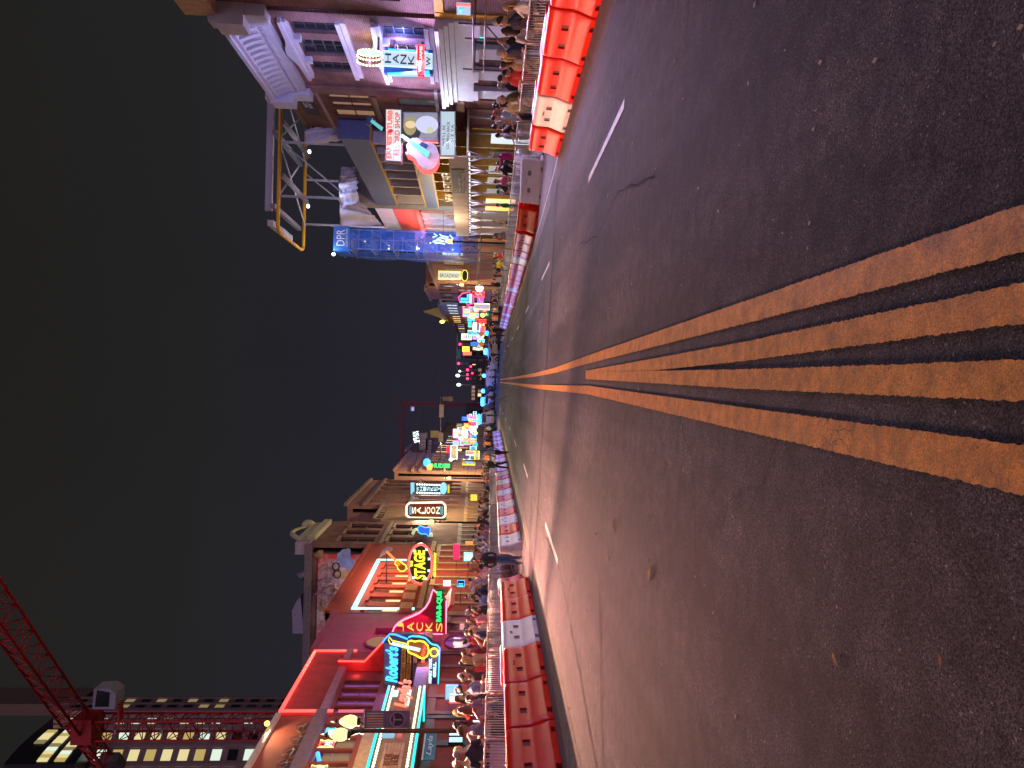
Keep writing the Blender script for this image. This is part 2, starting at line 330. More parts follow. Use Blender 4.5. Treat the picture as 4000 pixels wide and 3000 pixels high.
def sheet(x0, x1, ys, dz, nx=1):
    mb = MB(); xs = [x0+(x1-x0)*i/nx for i in range(nx+1)]
    vs = [(x, y, G(x, y)+dz) for y in ys for x in xs]; k = nx+1
    mb.add(vs, [(j*k+i, j*k+i+1, (j+1)*k+i+1, (j+1)*k+i) for j in range(len(ys)-1) for i in range(nx)])
    return mb
YS = [-60,-40,-20,-10,-5,0] + [i*2.5 for i in range(1, 40)] + [100,110,120,135,150,170,190,210,240,300,420,700]
road = sheet(-8.6, 8.6, YS, 0, 4).build('road', ASPH); tag(road, kind='structure')
gnd = MB(); gnd.add([(-900,-200,-9),(900,-200,-9),(900,1500,-9),(-900,1500,-9)], [(0,1,2,3)])
tag(gnd.build('ground', M('dark_ground', (.03,.03,.03), .9)), kind='structure')
for sgn, nm in ((-1, 'pavement_left'), (1, 'pavement_right')):
    mb = MB(); a, b2 = 8.6*sgn, 16.0*sgn; vs = []
    for y in YS:
        vs += [(a, y, G(a,y)-.3), (a, y, G(a,y)+.13), (a+.02*sgn, y, G(a,y)+.15), (b2, y, G(b2,y)+.15)]
    mb.add(vs, [(j*4+i, j*4+i+1, (j+1)*4+i+1, (j+1)*4+i) for j in range(len(YS)-1) for i in range(3)])
    pv = mb.build(nm, CONC); tag(pv, kind='structure')
    # kerb stones and pavement slabs one by one where they can be told apart
    for j in range(0, 22):
        y0 = 12 + j*2.4; m2 = MB(); g = .012
        x0, x1 = sorted((a-.0*sgn, a+.19*sgn)); ya, yb = y0+g, y0+2.4-g
        c = [(x0-.01 if sgn > 0 else x0, ya), (x1 if sgn > 0 else x1+.01, ya), (x1 if sgn > 0 else x1+.01, yb), (x0-.01 if sgn > 0 else x0, yb)]
        m2.hexa([Vector((p[0], p[1], G(*p)-.02)) for p in c] + [Vector((p[0], p[1], G(*p)+.158)) for p in c]); m2.build('kerb_stone', CONCD, pv)

def strip(pts, w, seed=0, dz=.010, jit=.0035, step=.035, far=40):
    """painted line through centre points (x,y) with ragged edges"""
    rnd = random.Random(seed); P = []
    for (xa, ya), (xb, yb) in zip(pts, pts[1:]):
        L = math.hypot(xb-xa, yb-ya); n = max(1, int(L/(step*.35 if ya < 8 else step if ya < 14 else step*6)))
        P += [(xa+(xb-xa)*i/n, ya+(yb-ya)*i/n) for i in range(n)]
    P.append(pts[-1]); mb = MB(); vs = []
    for x, y in P:
        wl = w/2 + rnd.uniform(-jit, jit); wr = w/2 + rnd.uniform(-jit, jit)
        vs += [(x-wl, y, G(x-wl,y)+dz), (x+wr, y, G(x+wr,y)+dz)]
    mb.add(vs, [(2*i, 2*i+1, 2*i+3, 2*i+2) for i in range(len(P)-1)])
    return mb
# four yellow lines: the outer pair runs down the street, the inner pair meets in a V
strip([(.43,-3),(.43,1.8),(.41,3.9),(.35,10.5),(.28,16),(.24,24),(.22,96)], .125, 1).build('yellow_line', YEL, road)
strip([(-.14,-3),(-.19,1.75),(-.17,3.8),(-.095,10.3),(-.12,16),(-.15,24),(-.16,96)], .125, 2, dz=.011).build('yellow_line', YELC, road)
strip([(.27,-3),(.235,1.77),(.195,3.85),(.135,10.6)], .105, 3).build('yellow_line', YEL, road)
strip([(-.01,-3),(.035,1.75),(.045,3.83),(.09,8.0),(.115,10.55)], .105, 4, dz=.0125).build('yellow_line', YEL, road)
strip([(.22,118),(.20,200)], .13, 5).build('yellow_line', YEL, road); strip([(-.18,118),(-.2,200)], .13, 6).build('yellow_line', YEL, road)
for i in range(-1, 7):
    if 8.5+i*11.6 < 90: strip([(3.36, 8.5+i*11.6), (3.36, 11.75+i*11.6)], .115, 20+i, step=.3).build('lane_dash', WHT, road)
    strip([(-3.28, 13.0+i*11.6), (-3.22, 16.2+i*11.6)], .115, 40+i, step=.3).build('lane_dash', WHT, road)
strip([(6.2,17.5),(6.0,21),(5.8,31),(5.6,50)], .09, 60, step=.3).build('edge_line', WHT, road)
strip([(-5.1,22),(-5.15,40),(-5.2,90)], .08, 61, step=.3).build('edge_line', paint('lamplit_yellow', (.55,.36,.12)), road)  # yellow tint of this line paints in warm lamplight
# paler patch where the road was cut and refilled, with dark tar joints across it
LANE = M('old_asphalt', (.17,.145,.135), .85, var=.35, scale=9, bump=.35, spec=.2)
sheet(-8.55, -4.75, [y_ for y_ in YS if -25 < y_ < 130], .004, 2).build('parking_lane', LANE, road); sheet(5.3, 8.55, [y_ for y_ in YS if -25 < y_ < 130], .004, 2).build('parking_lane', LANE, road)
PATCH = M('road_patch', (.070,.064,.068), .8, var=.25, scale=3, bump=.3, spec=.2); TAR = M('tar_joint', (.012,.012,.014), .95, var=.2, scale=8, spec=.08)
ys = [19.0,19.6,20.2,20.8,21.4]
sheet(-8.4, 8.4, ys, .007, 8).build('road_patch', PATCH, road)
ys = [35.0,35.9]; sheet(-8.3, 8.3, ys, .007, 8).build('road_patch', PATCH, road)
def tarline(pts, w, seed):
    rnd = random.Random(seed); P = []
    for (xa, ya), (xb, yb) in zip(pts, pts[1:]):
        L = math.hypot(xb-xa, yb-ya); n = max(1, int(L/.35)); nx, ny = -(yb-ya)/L, (xb-xa)/L
        for i in range(n):
            j = rnd.uniform(-.03,.03); P.append((xa+(xb-xa)*i/n+nx*j, ya+(yb-ya)*i/n+ny*j, nx, ny))
    mb = MB(); vs = []
    for x, y, nx, ny in P:
        h = w*rnd.uniform(.35, 1.2)/2; vs += [(x-nx*h, y-ny*h, G(x,y)+.0100), (x+nx*h, y+ny*h, G(x,y)+.0100)]
    mb.add(vs, [(2*i, 2*i+1, 2*i+3, 2*i+2) for i in range(len(P)-1)])
    mb.build('tar_joint', TAR, road)
tarline([(-8.2,19.05),(8.2,18.95)], .03, 1); tarline([(-8.2,21.4),(8.0,21.5)], .035, 2); tarline([(-8,26.2),(8,26.0)], .05, 3); tarline([(-8,46),(8,46)], .07, 4)
tarline([(-4.6,5.5),(-3.9,9),(-3.3,12.5),(-3.45,16),(-3.3,21)], .03, 5); tarline([(-2.2,8.3),(-4.4,7.0),(-5.4,6.2)], .03, 6)
tarline([(1.9,6.5),(2.3,8.5),(2.1,10.2),(2.5,13)], .02, 7); tarline([(-5.4,12.6),(-3.3,12.4),(-1.6,12.3)], .02, 8); tarline([(3.2,4.2),(4.4,6.2)], .012, 9)
# trodden gum, crumbs and leaves on the asphalt
LIT = M('litter', (.45,.36,.28), .7, var=.3, scale=30); rnd = random.Random(3)
lit = MB()
for i in range(150):
    x = rnd.uniform(-5.5,5.5); y = rnd.uniform(1.6,1.6+rnd.choice((4,8,16))); s = rnd.uniform(.003,.010)*(1+y*.06); t = rnd.uniform(0,3.1)
    z = G(x,y)+.004; c, d = math.cos(t)*s, math.sin(t)*s
    lit.prism([(x-c*1.6,y-d*1.6,z),(x+d,y-c,z),(x+c*1.6,y+d*1.6,z),(x-d,y+c,z)], (0,0,s*.4))
tag(lit.build('road_litter', LIT), 'small pale crumbs and gum spots scattered over the asphalt', 'litter', kind='stuff')
LEAF = M('dry_leaf', (.42,.20,.08), .7, var=.4, scale=40)
for i, (px_, py_) in enumerate(((2403,2052),(2380,2180),(2545,2240),(3270,2575),(2330,2085),(3685,2580))):
    r = ray(px_, py_); t = 5.0
    for _ in range(60):
        p = CAM+r*t; t += (p.z-G(p.x,p.y))/(abs(r.z)+.03)*.6
    p = CAM+r*t; s = (.05,.035,.06,.018,.03,.012)[i]
    mb = MB(); pts = [(-1.5,0),(-.6,.7),(.5,.55),(1.5,0),(.4,-.6),(-.7,-.5)]; a = i*1.3
    mb.prism([(p.x+s*(u*math.cos(a)-v*math.sin(a)), p.y+s*(u*math.sin(a)+v*math.cos(a)), G(p.x,p.y)+.006+s*.4*abs(v)) for u, v in pts], (0,0,.003))
    wh = ['beside the far end of the left lane dash', 'a little nearer than the left dash end', 'largest, crumpled, left of the yellow lines', 'far nearer the camera on the left lane', 'beside another leaf by the left lane dash', 'nearest to the camera on the left lane'][i]
    tag(mb.build('fallen_leaf', LEAF, origin=(p.x,p.y,G(p.x,p.y))), 'dry brown leaf on the asphalt, '+wh, 'leaf', 'dry leaves on the asphalt')
# ================================================================== water-filled barriers
ORA = M('orange_plastic', (.66,.018,.004), .28, var=.08, scale=2, spec=.06); WPL = M('white_plastic', (.66,.62,.62), .34, var=.10, scale=2, spec=.3)
RDP = M('red_plastic', (.75,.020,.015), .28, var=.1, scale=2, spec=.06)
INK = M('black_ink', (.015,.015,.015), .6, var=0); HOLE = M('hole_shade', (.16,.008,.004), .7, var=.2)  # darker colour on the hole backs paints in their shade
STEEL = M('galvanised_steel', (.42,.41,.43), .42, metal=.75, var=.2, scale=12)
BH = .82
def barrier_mesh():
    """one 1.83 m water-filled barrier lying along y, centred, base at z=0; forklift notches and square holes recessed"""
    prof = [(.30,0),(.30,.09),(.285,.12),(.20,.34),(.175,.42),(.165,.56),(.155,.70),(.135,.775),(.10,.81),(0,.82)]
    ring = [(x,z) for x,z in prof] + [(-x,z) for x,z in prof[-2::-1]]
    us = [-.915,-.905,-.885,-.82,-.66,-.46,-.24,-.12,.12,.24,.46,.66,.82,.885,.905,.915]
    ins = [.05,.022,.006,0,0,0,0,0,0,0,0,0,0,.006,.022,.05]
    bm = bmesh.new(); g = []
    for u, s in zip(us, ins):
        # wavy shoulders near the ends, as moulded
        row = []
        for x, z in ring:
            xx = x - math.copysign(min(abs(x), s), x) if x else 0
            # panel relief: middle of the face bulges a little
            if abs(u) < .83 and .1 < z < .7: xx += math.copysign(.012, x)
            row.append(bm.verts.new((xx, u, max(0, z-(s if z > .8 else 0)))))
        g.append(row)
    n = len(ring); holes = []
    for i in range(len(us)-1):
        for j in range(n-1):
            f = bm.faces.new((g[i][j], g[i+1][j], g[i+1][j+1], g[i][j+1])); f.smooth = True
            uc = (us[i]+us[i+1])/2; zc = (ring[j][1]+ring[j+1][1])/2
            if (abs(abs(uc)-.35) < .06 and .43 < zc < .56) or (abs(abs(uc)-.56) < .07 and zc < .1):
                holes.append(f)
    bm.faces.new([v for v in g[0]]); bm.faces.new([v for v in reversed(g[-1])])
    bm.faces.new([r[0] for r in g][::-1] + [r[-1] for r in g])
    for f in holes:
        c = f.calc_center_median(); sg = 1 if c.x > 0 else -1
        r = bmesh.ops.inset_region(bm, faces=[f], thickness=.012)
        r = bmesh.ops.extrude_discrete_faces(bm, faces=[f]); nf = r['faces'][0]
        for v in nf.verts: v.co.x -= sg*(.030 if c.z > .3 else .05)
        nf.material_index = 1
        for e in nf.edges:
            for q in e.link_faces: q.smooth = False
    # interlocking knuckles on the ends
    def addbox(x0,x1,y0,y1,z0,z1):
        vs = [bm.verts.new(p) for p in ((x0,y0,z0),(x1,y0,z0),(x1,y1,z0),(x0,y1,z0),(x0,y0,z1),(x1,y0,z1),(x1,y1,z1),(x0,y1,z1))]
        for q in [(0,3,2,1),(4,5,6,7),(0,1,5,4),(1,2,6,5),(2,3,7,6),(3,0,4,7)]: bm.faces.new([vs[k] for k in q])
    for k in range(4):
        z = .10+k*.17; addbox(-.07,.07,.91,.965,z,z+.08); addbox(-.07,.07,-.965,-.91,z+.085,z+.165)
    bmesh.ops.recalc_face_normals(bm, faces=bm.faces)
    me = bpy.data.meshes.new('barrier_body'); bm.to_mesh(me); bm.free()
    me.materials.append(ORA); me.materials.append(HOLE); me.set_sharp_from_angle(angle=R_(50))
    return me
BAR_ME = barrier_mesh()
CAPM = MB().lathe((0,0,.80), [(.05,0),(.05,.03),(.035,.035)], 10)
cap_me = None; logo_me = None; mark_me = None
def small_mesh(mb, name, mat):
    o = mb.build(name, mat); me = o.data; bpy.data.objects.remove(o); return me
cap_me = small_mesh(CAPM, 'fill_cap', M('grey_cap', (.2,.2,.2), .5))
_t = thing('tmp','x','x'); _o = text('maker_mark', 'OEI', INK, _t, (.172,0,.60), (0,1,0), (0,0,1), .085, .17, .004, shear=.3); logo_me = _o.data; bpy.data.objects.remove(_o)
_o = text('maker_mark', 'Yodock', INK, _t, (.172,0,.60), (0,1,0), (0,0,1), .04, .26, .004); mark_me = _o.data; bpy.data.objects.remove(_o); bpy.data.objects.remove(_t)
def barrier(x, y, rot, col, label, mark=None, side=1, tilt=0, group='water-filled barriers along the street'):
    t = bpy.data.objects.new('traffic_barrier', None); COL.objects.link(t); t.location = (x, y, G(x,y)); tag(t, label, 'barrier', group)
    sl = math.atan((G(x,y+1)-G(x,y-1))/2); t.rotation_euler = (sl, tilt, rot)
    b = bpy.data.objects.new('body', BAR_ME); COL.objects.link(b); b.parent = t
    b.material_slots[0].link = 'OBJECT'; b.material_slots[0].material = {'O': ORA, 'W': WPL, 'R': RDP}[col]
    if col == 'W': b.material_slots[1].link = 'OBJECT'; b.material_slots[1].material = M('white_hole_shade', (.22,.16,.17), .7)  # white plastic darkened to paint shade into the holes
    c = bpy.data.objects.new('fill_cap', cap_me); COL.objects.link(c); c.parent = t
    if mark:
        k = bpy.data.objects.new('maker_mark', logo_me if mark == 1 else mark_me); COL.objects.link(k); k.parent = t
        if side < 0: k.rotation_euler = (0,0,math.pi)
    return t
NM = {'O': 'orange', 'W': 'white', 'R': 'red'}
# left row, from the camera onwards
seqL = [(-6.0, 9.3, 'W'), (-6.0, 11.13,'O'), (-6.0,12.96,'O'), (-6.0,14.8,'O'), (-6.02,16.65,'W'), (-6.05,18.5,'O'), (-6.1,20.35,'O')]
y = 27.0; i = 0
while y < 82:
    seqL.append((-6.15+ (y-26)*.004, y, 'WO'[i % 2] if i < 14 else 'OOWOW'[i % 5])); y += 1.87; i += 1
for i, (x, y, c) in enumerate(seqL):
    barrier(x, y, random.uniform(-.012,.012), c, f'{NM[c]} water-filled barrier, {nth(i)} from the camera in the left row', 1 if (c == 'W' and i in (4,9,11)) else (2 if i in (3,6) else None), 1)
# right row
seqR = [(6.47,11.15,'O'),(6.47,13.0,'O'),(6.47,14.85,'O'),(6.45,16.7,'W'),(6.42,18.55,'O')]
for i, (x, y, c) in enumerate(seqR):
    barrier(x, y, random.uniform(-.012,.012), c, f'{NM[c]} water-filled barrier, {nth(i)} from the camera in the near right row', 2 if c == 'W' else None, -1)
barrier(7.72, 27.3, R_(48), 'W', 'white water-filled barrier set at an angle after the gap on the right', 2, -1)
barrier(6.7, 29.0, R_(17), 'O', 'orange barrier turned slightly, next to the angled white one on the right', 2, -1)
y = 31.0; i = 0; pat = 'OOOWOOOOOWOOOOWOOOWOOWOWOWO'
while y < 80:
    barrier(6.38-(y-31)*.006, y, random.uniform(-.015,.015), pat[i % len(pat)], f'{NM[pat[i % len(pat)]]} water-filled barrier, {nth(i)} in the far right row beyond the gap'); y += 1.87; i += 1
# second rank behind the first
for x, y, r, l in ((7.0,14.3,.02,'red barrier behind the near right row, beside the white one'), (7.0,17.6,.03,'low red barrier peeping out behind the last one of the near right row'), (-6.75,17.0,-.02,'red barrier standing behind the white one of the left row'), (-6.9,24.0,.12,'orange barrier set back behind the gap in the left row')):
    barrier(x, y, r, 'R' if 'red' in l else 'O', l, group='barriers of the second rank')

# ================================================================== steel crowd-control barricades
def barricade(x, y, rot, L, label, parts, skirt=None, group='steel crowd barricades'):
    H = 1.1; t = bpy.data.objects.new('crowd_barricade', None); COL.objects.link(t); t.location = (x, y, G(x,y)); ORG[t.name] = Vector((0,0,0)); tag(t, label, 'barricade', group)
    t.rotation_euler = (math.atan((G(x,y+1)-G(x,y-1))/2), 0, rot)
    key = round(L, 2)
    if key not in BC:
        fr = MB(); r = .021; rad = .09
        path = [(0,-L/2,.16)] + [(0,-L/2,H-rad)] + [(0,-L/2+rad*(1-math.cos(a)),H-rad+rad*math.sin(a)) for a in (.5,1.0,1.57)] + [(0,L/2-rad*(1-math.sin(a)),H-rad+rad*math.cos(a)) for a in (0,.57,1.07)] + [(0,L/2,H-rad),(0,L/2,.16)]
        fr.tube(path, r, 8); fr.cyl((0,-L/2,.17),(0,L/2,.17), .018, 6)
        foot = MB()
        foot.tube([(-.32,0,.02),(-.2,0,.05),(0,0,.17),(.2,0,.05),(.32,0,.02)], .018, 6)
        pk = MB().cyl((0,0,.18),(0,0,H-.01), .0095, 6)
        allp = MB(); n = int(L/.115)
        for k in range(1, n): allp.cyl((0,-L/2+L*k/n,.18),(0,-L/2+L*k/n,H-.01), .0095, 5)
        hk = MB().cyl((0,0,.75),(.0,.05,.78), .012, 6); hk.cyl((0,.05,.78),(0,.05,.70), .012, 6)
        BC[key] = (small_mesh(fr,'frame',STEEL), small_mesh(foot,'foot',STEEL), small_mesh(pk,'picket',STEEL), small_mesh(allp,'picket_row',STEEL), n, small_mesh(hk,'hook',STEEL))
    fr, ft, pk, ap, n, hk = BC[key]
    def ch(nm, me, loc=(0,0,0)):
        o = bpy.data.objects.new(nm, me); COL.objects.link(o); o.parent = t; o.location = loc; ORG[o.name] = Vector((0,0,0)); return o
    ch('frame', fr); ch('foot', ft, (0,-L/2+.3,0)); ch('foot', ft, (0,L/2-.3,0)); ch('hook', hk, (0,L/2,0))
    if parts:
        for k in range(1, n): ch('picket', pk, (0,-L/2+L*k/n,0))
    else: tag(ch('picket_row', ap), kind='stuff')
    if skirt: ch('panel', small_mesh(MB().box(-.03,-.025,-L/2+.05,L/2-.05,.22,1.0), 'panel', skirt))
    return t
BC = {}
GREYV = M('grey_vinyl', (.30,.28,.32), .6, var=.2, scale=4)
y = 14.0; i = 0
while y < 78:
    L = 2.15
    barricade(-7.62+random.uniform(-.05,.05), y, random.uniform(-.02,.02), L, f'steel crowd barricade, {nth(i)} from the camera along the left crowd', y < 48, GREYV if i in (0,2) else None); y += L+.06; i += 1
y = 12.9; i = 0
while y < 78:
    L = 2.15
    if not 20 < y < 22.5: barricade(7.75+(.55 if y > 22 else 0)+random.uniform(-.05,.05), y, random.uniform(-.02,.02), L, f'steel crowd barricade, {nth(i)} from the camera along the right crowd', y < 48); i += 1
    y += L+.06
# ================================================================== building kit
GLD = glassmat('dark_glass'); GLW = glassmat('warm_lit_glass', (.2,.15,.1), .15, 1.5, (1,.66,.26)); GLC = glassmat('cool_lit_glass', (.2,.2,.2), .15, .9, (.75,.9,1))
GLB = glassmat('blue_lit_glass', (.05,.08,.2), .15, .9, (.15,.3,1)); GLP = glassmat('purple_lit_glass', (.1,.03,.12), .15, .45, (.5,.12,.55)); GLR = glassmat('red_lit_glass', (.2,.03,.03), .15, .8, (1,.12,.12))
GLDIM = glassmat('dim_lit_glass', (.06,.05,.04), .12, .26, (1,.6,.3)); GLG = glassmat('grey_glass', (.05,.06,.06), .12, .05, (.6,.8,.8))
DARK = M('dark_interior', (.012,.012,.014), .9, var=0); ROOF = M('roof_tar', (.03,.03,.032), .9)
WTRIM = M('white_trim', (.52,.51,.62), .6, var=.08, scale=3); CREAM = M('cream_trim', (.55,.47,.36), .7, var=.12); BLK = M('black_metal', (.02,.02,.022), .5, var=0); WOODB = M('brown_wood', (.12,.06,.03), .6, var=.3, scale=6); WOODR = M('red_brown_wood', (.16,.045,.035), .6, var=.25, scale=6)
def A(F, y, x=1500, d=0): return F.at(x, y, d)[0]
def Z(F, x, y, d=0): return F.at(x, y, d)[1]
def window(F, par, a0, a1, z0, z1, fm, gm, nx=1, nz=2, rec=.14, fw=.06, sill=None, hood=None):
    a0, a1 = sorted((a0, a1)); mb = MB()
    F.box(mb, a0, a0+fw, z0, z1, -rec-.06, -rec+.02); F.box(mb, a1-fw, a1, z0, z1, -rec-.06, -rec+.02)
    F.box(mb, a0+fw, a1-fw, z0, z0+fw, -rec-.06, -rec+.02); F.box(mb, a0+fw, a1-fw, z1-fw, z1, -rec-.06, -rec+.02)
    ia0, ia1, iz0, iz1 = a0+fw, a1-fw, z0+fw, z1-fw
    for i in range(1, nx): c = ia0+(ia1-ia0)*i/nx; F.box(mb, c-.018, c+.018, iz0, iz1, -rec-.05, -rec+.01)
    for j in range(1, nz): c = iz0+(iz1-iz0)*j/nz; F.box(mb, ia0, ia1, c-.022, c+.022, -rec-.052, -rec+.012)
    w = mb.build('window', fm, par)
    for i in range(nx):
        for j in range(nz):
            p0, p1 = ia0+(ia1-ia0)*i/nx, ia0+(ia1-ia0)*(i+1)/nx; q0, q1 = iz0+(iz1-iz0)*j/nz, iz0+(iz1-iz0)*(j+1)/nz
            g = gm[(i+j*nx) % len(gm)] if isinstance(gm, list) else gm
            F.box(MB(), p0, p1, q0, q1, -rec-.035, -rec-.025).build('pane', g, w)
    if sill: F.box(MB(), a0-.08, a1+.08, z0-.14, z0, -.05, .12).build('sill', sill, w)
    if hood: F.box(MB(), a0-.1, a1+.1, z1, z1+.16, -.05, .10).build('hood', hood, w)
    return w
def building(name, label, F, a0, a1, z1, wallm, holes=(), depth=14, zb=None, sidem=None, th=.3, par_h=.5, cat='building'):
    a0, a1 = sorted((a0, a1)); am = (a0+a1)/2
    base = F.pt(am, 0); zg = min(G(base.x, a0), G(base.x, a1)) - .6 if zb is None else zb
    t = thing(name, label, cat, (base.x, base.y, zg))
    F.wall(MB(), a0, a1, zg, z1, list(holes), th).build('wall', wallm, t)
    mb = MB(); F.box(mb, a0+.02, a1-.02, zg, z1-par_h, -depth, -th-.35)
    mb.build('back_volume', sidem or wallm, t)
    mb = MB(); F.box(mb, a0+.02, a0+.25, z1-par_h, z1-.03, -depth, -th); F.box(mb, a1-.25, a1-.02, z1-par_h, z1-.03, -depth, -th); F.box(mb, a0+.25, a1-.25, z1-par_h-.02, z1-.03, -depth, -depth+.25)
    mb.build('parapet', sidem or wallm, t)
    F.box(MB(), a0+.26, a1-.26, z1-par_h, z1-par_h+.04, -depth+.26, -th-.01).build('roof', ROOF, t)
    # floors closing the room behind the windows
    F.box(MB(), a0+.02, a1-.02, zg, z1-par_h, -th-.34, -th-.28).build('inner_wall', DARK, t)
    return t
def tubeline(par, pts, col, r=.03, name='neon_tube', closed=False): return MB().tube(pts, r, 6, closed=closed).build(name, col, par)
def bladepoly(par, name, pix, Y, mat, th=.18, dy=0):
    pts = [pY(x, y, Y)+Vector((0,dy,0)) for x, y in pix]
    return MB().prism([Vector((p.x, Y+dy, p.z)) for p in pts], (0, th, 0)).build(name, mat, par)
def ptY(x, y, Y, dy=-.03): p = pY(x, y, Y); return Vector((p.x, Y+dy, p.z))
def storefront(F, par, a0, a1, z0, z1, n, colm, glasses, door=None, transom=.72, d=0, rec=.09):
    """columns with glazed bays between; glasses cycle"""
    a0, a1 = sorted((a0, a1)); w = (a1-a0)/n; cw = .16
    for i in range(n+1):
        c = a0+w*i; F.box(MB(), c-cw, c+cw, z0, z1, -.3, d+.05).build('column', colm, par)
    F.box(MB(), a0, a1, z1-.3, z1, -.28, d+.03).build('lintel', colm, par)
    zt = z0+(z1-z0)*transom
    for i in range(n):
        b0, b1 = a0+w*i+cw, a0+w*(i+1)-cw; g = glasses[i % len(glasses)]
        if door is not None and i == door:
            dm = MB(); F.box(dm, b0, b1, z0, z0+2.2, -rec-.08, -rec); o = dm.build('door', WOODR, par)
            F.box(MB(), b0+.15, b1-.15, z0+.5, z0+2.0, -rec+.001, -rec+.02).build('pane', g, o); F.box(MB(), b0+.06, b0+.1, z0+.9, z0+1.2, -rec, -rec+.07).build('handle', STEEL, o)
            F.box(MB(), b0, b1, z0+2.25, z1-.3, -rec-.03, -rec).build('pane', g, par)
        else:
            F.box(MB(), b0, b1, z0, z0+.55, -rec-.05, -rec+.05).build('bulkhead', colm, par)
            window(F, par, b0, b1, z0+.55, zt, colm, g, 1, 1, rec, .05); window(F, par, b0, b1, zt+.02, z1-.3, colm, g, 2, 1, rec, .05)
def glowbox(name, label, cat, pts, mat, th=.12, group=None, framem=None):
    """flat lit box sign in a plane Y=const, pts = world corners"""
    c = sum(pts, Vector((0,0,0)))/len(pts)
    t = thing(name, label, cat, c, group)
    MB().prism(pts, (0, th, 0)).build('face', mat, t)
    return t
N_RED = neon('red', (1,.05,.04), 4.2); N_PINK = neon('pink', (1,.20,.34), 3.0); N_CYAN = neon('cyan', (.30,.95,1), 2.8); N_TURQ = neon('turquoise', (.02,.75,.80), 1.7); N_BLUE = neon('blue', (.03,.20,1), 4.0)
N_SKY = neon('sky_blue', (.04,.45,1), 2.6); N_YEL = neon('yellow', (1,.76,.05), 2.0); N_GRN = neon('green', (.03,.9,.22), 1.3); N_WHT = neon('white', (.85,.95,1), 3.0); N_ORA = neon('orange', (1,.40,.07), 2.2)
N_CREAM = neon('cream', (1,.95,.66), 1.9); N_BULB = neon('bulb', (1,.82,.48), 3.2); N_AMB = neon('amber', (1,.62,.12), 4.0); N_ICE = neon('ice', (.55,.92,1), 1.6); N_PURP = neon('purple', (.55,.15,1), 1.6)
# ================================================================== left side of the street
FL = facL(-12.0)
# ---- tan building with iron stars and marquee
TAN = M('tan_stucco', (.25,.06,.034), .85, var=.15, scale=2.5, bump=.15)
a1 = 25.62; zt = Z(FL,1079,2802)
wy = [(2829,2872),(2881,2921),(2929,2973),(2981,3032)]
wz1, wz0 = Z(FL,1248,2885), Z(FL,1392,2885)
hol = [(A(FL,b,1320), A(FL,a,1320), wz0, wz1) for a, b in wy]
tan = building('bar_building', 'tan building with five-point iron stars above upper windows, far left', FL, 14, a1, zt, TAN, hol, depth=18)
gls = [GLDIM, GLDIM, GLDIM, GLDIM]
for h, g in zip(hol, gls): window(FL, tan, *h, M('grey_window_frame', (.32,.30,.33), .5, var=.1), g, 1, 2)
FL.box(MB(), 14, a1, wz1+.05, wz1+.42, 0, .28).build('ledge', M('purple_grey_ledge', (.16,.11,.13), .7), tan)
FL.box(MB(), 14, a1, zt-.14, zt+.03, -.35, .14).build('coping', CREAM, tan)
FL.box(MB(), 14, a1-.1, wz0-.75, wz0-.2, 0, .10).build('signboard', M('tan_board', (.40,.27,.14), .7), tan)
for i, (x, y) in enumerate(((1198,2838),(1178,2888),(1150,2938),(1124,2990))):
    a, z = FL.at(x, y, .1); star = MB()
    P = []
    for k in range(10):
        r = .34 if k % 2 == 0 else .135; th_ = math.pi/2+k*math.pi/5; P.append(FL.pt(a+r*math.cos(th_), z+r*math.sin(th_), .10))
    c = FL.pt(a, z, .19); star.add(P+[c], [(k, (k+1) % 10, 10) for k in range(10)]); star.build('star', M('rusty_iron', (.14,.10,.09), .6, metal=.4), tan)
    MB().tube([FL.pt(a+.37*math.cos(t*.262), z+.37*math.sin(t*.262), .08) for t in range(24)], .018, 5, closed=True).build('star_ring', MATS['rusty_iron'], tan)
# small spotlight at the eaves
a, z = FL.at(1043, 2826, .3); sl = MB().ell(FL.pt(a, z, .3), .09,.09,.09); sl.build('eaves_lamp', N_AMB, tan)
lamp('eaves_light','SPOT', FL.pt(a-.3, zt+.05, .55), (1,.70,.40), 130, .06, tan, FL.pt(a-.8, zt-3, .0)).data.spot_size = 2.3
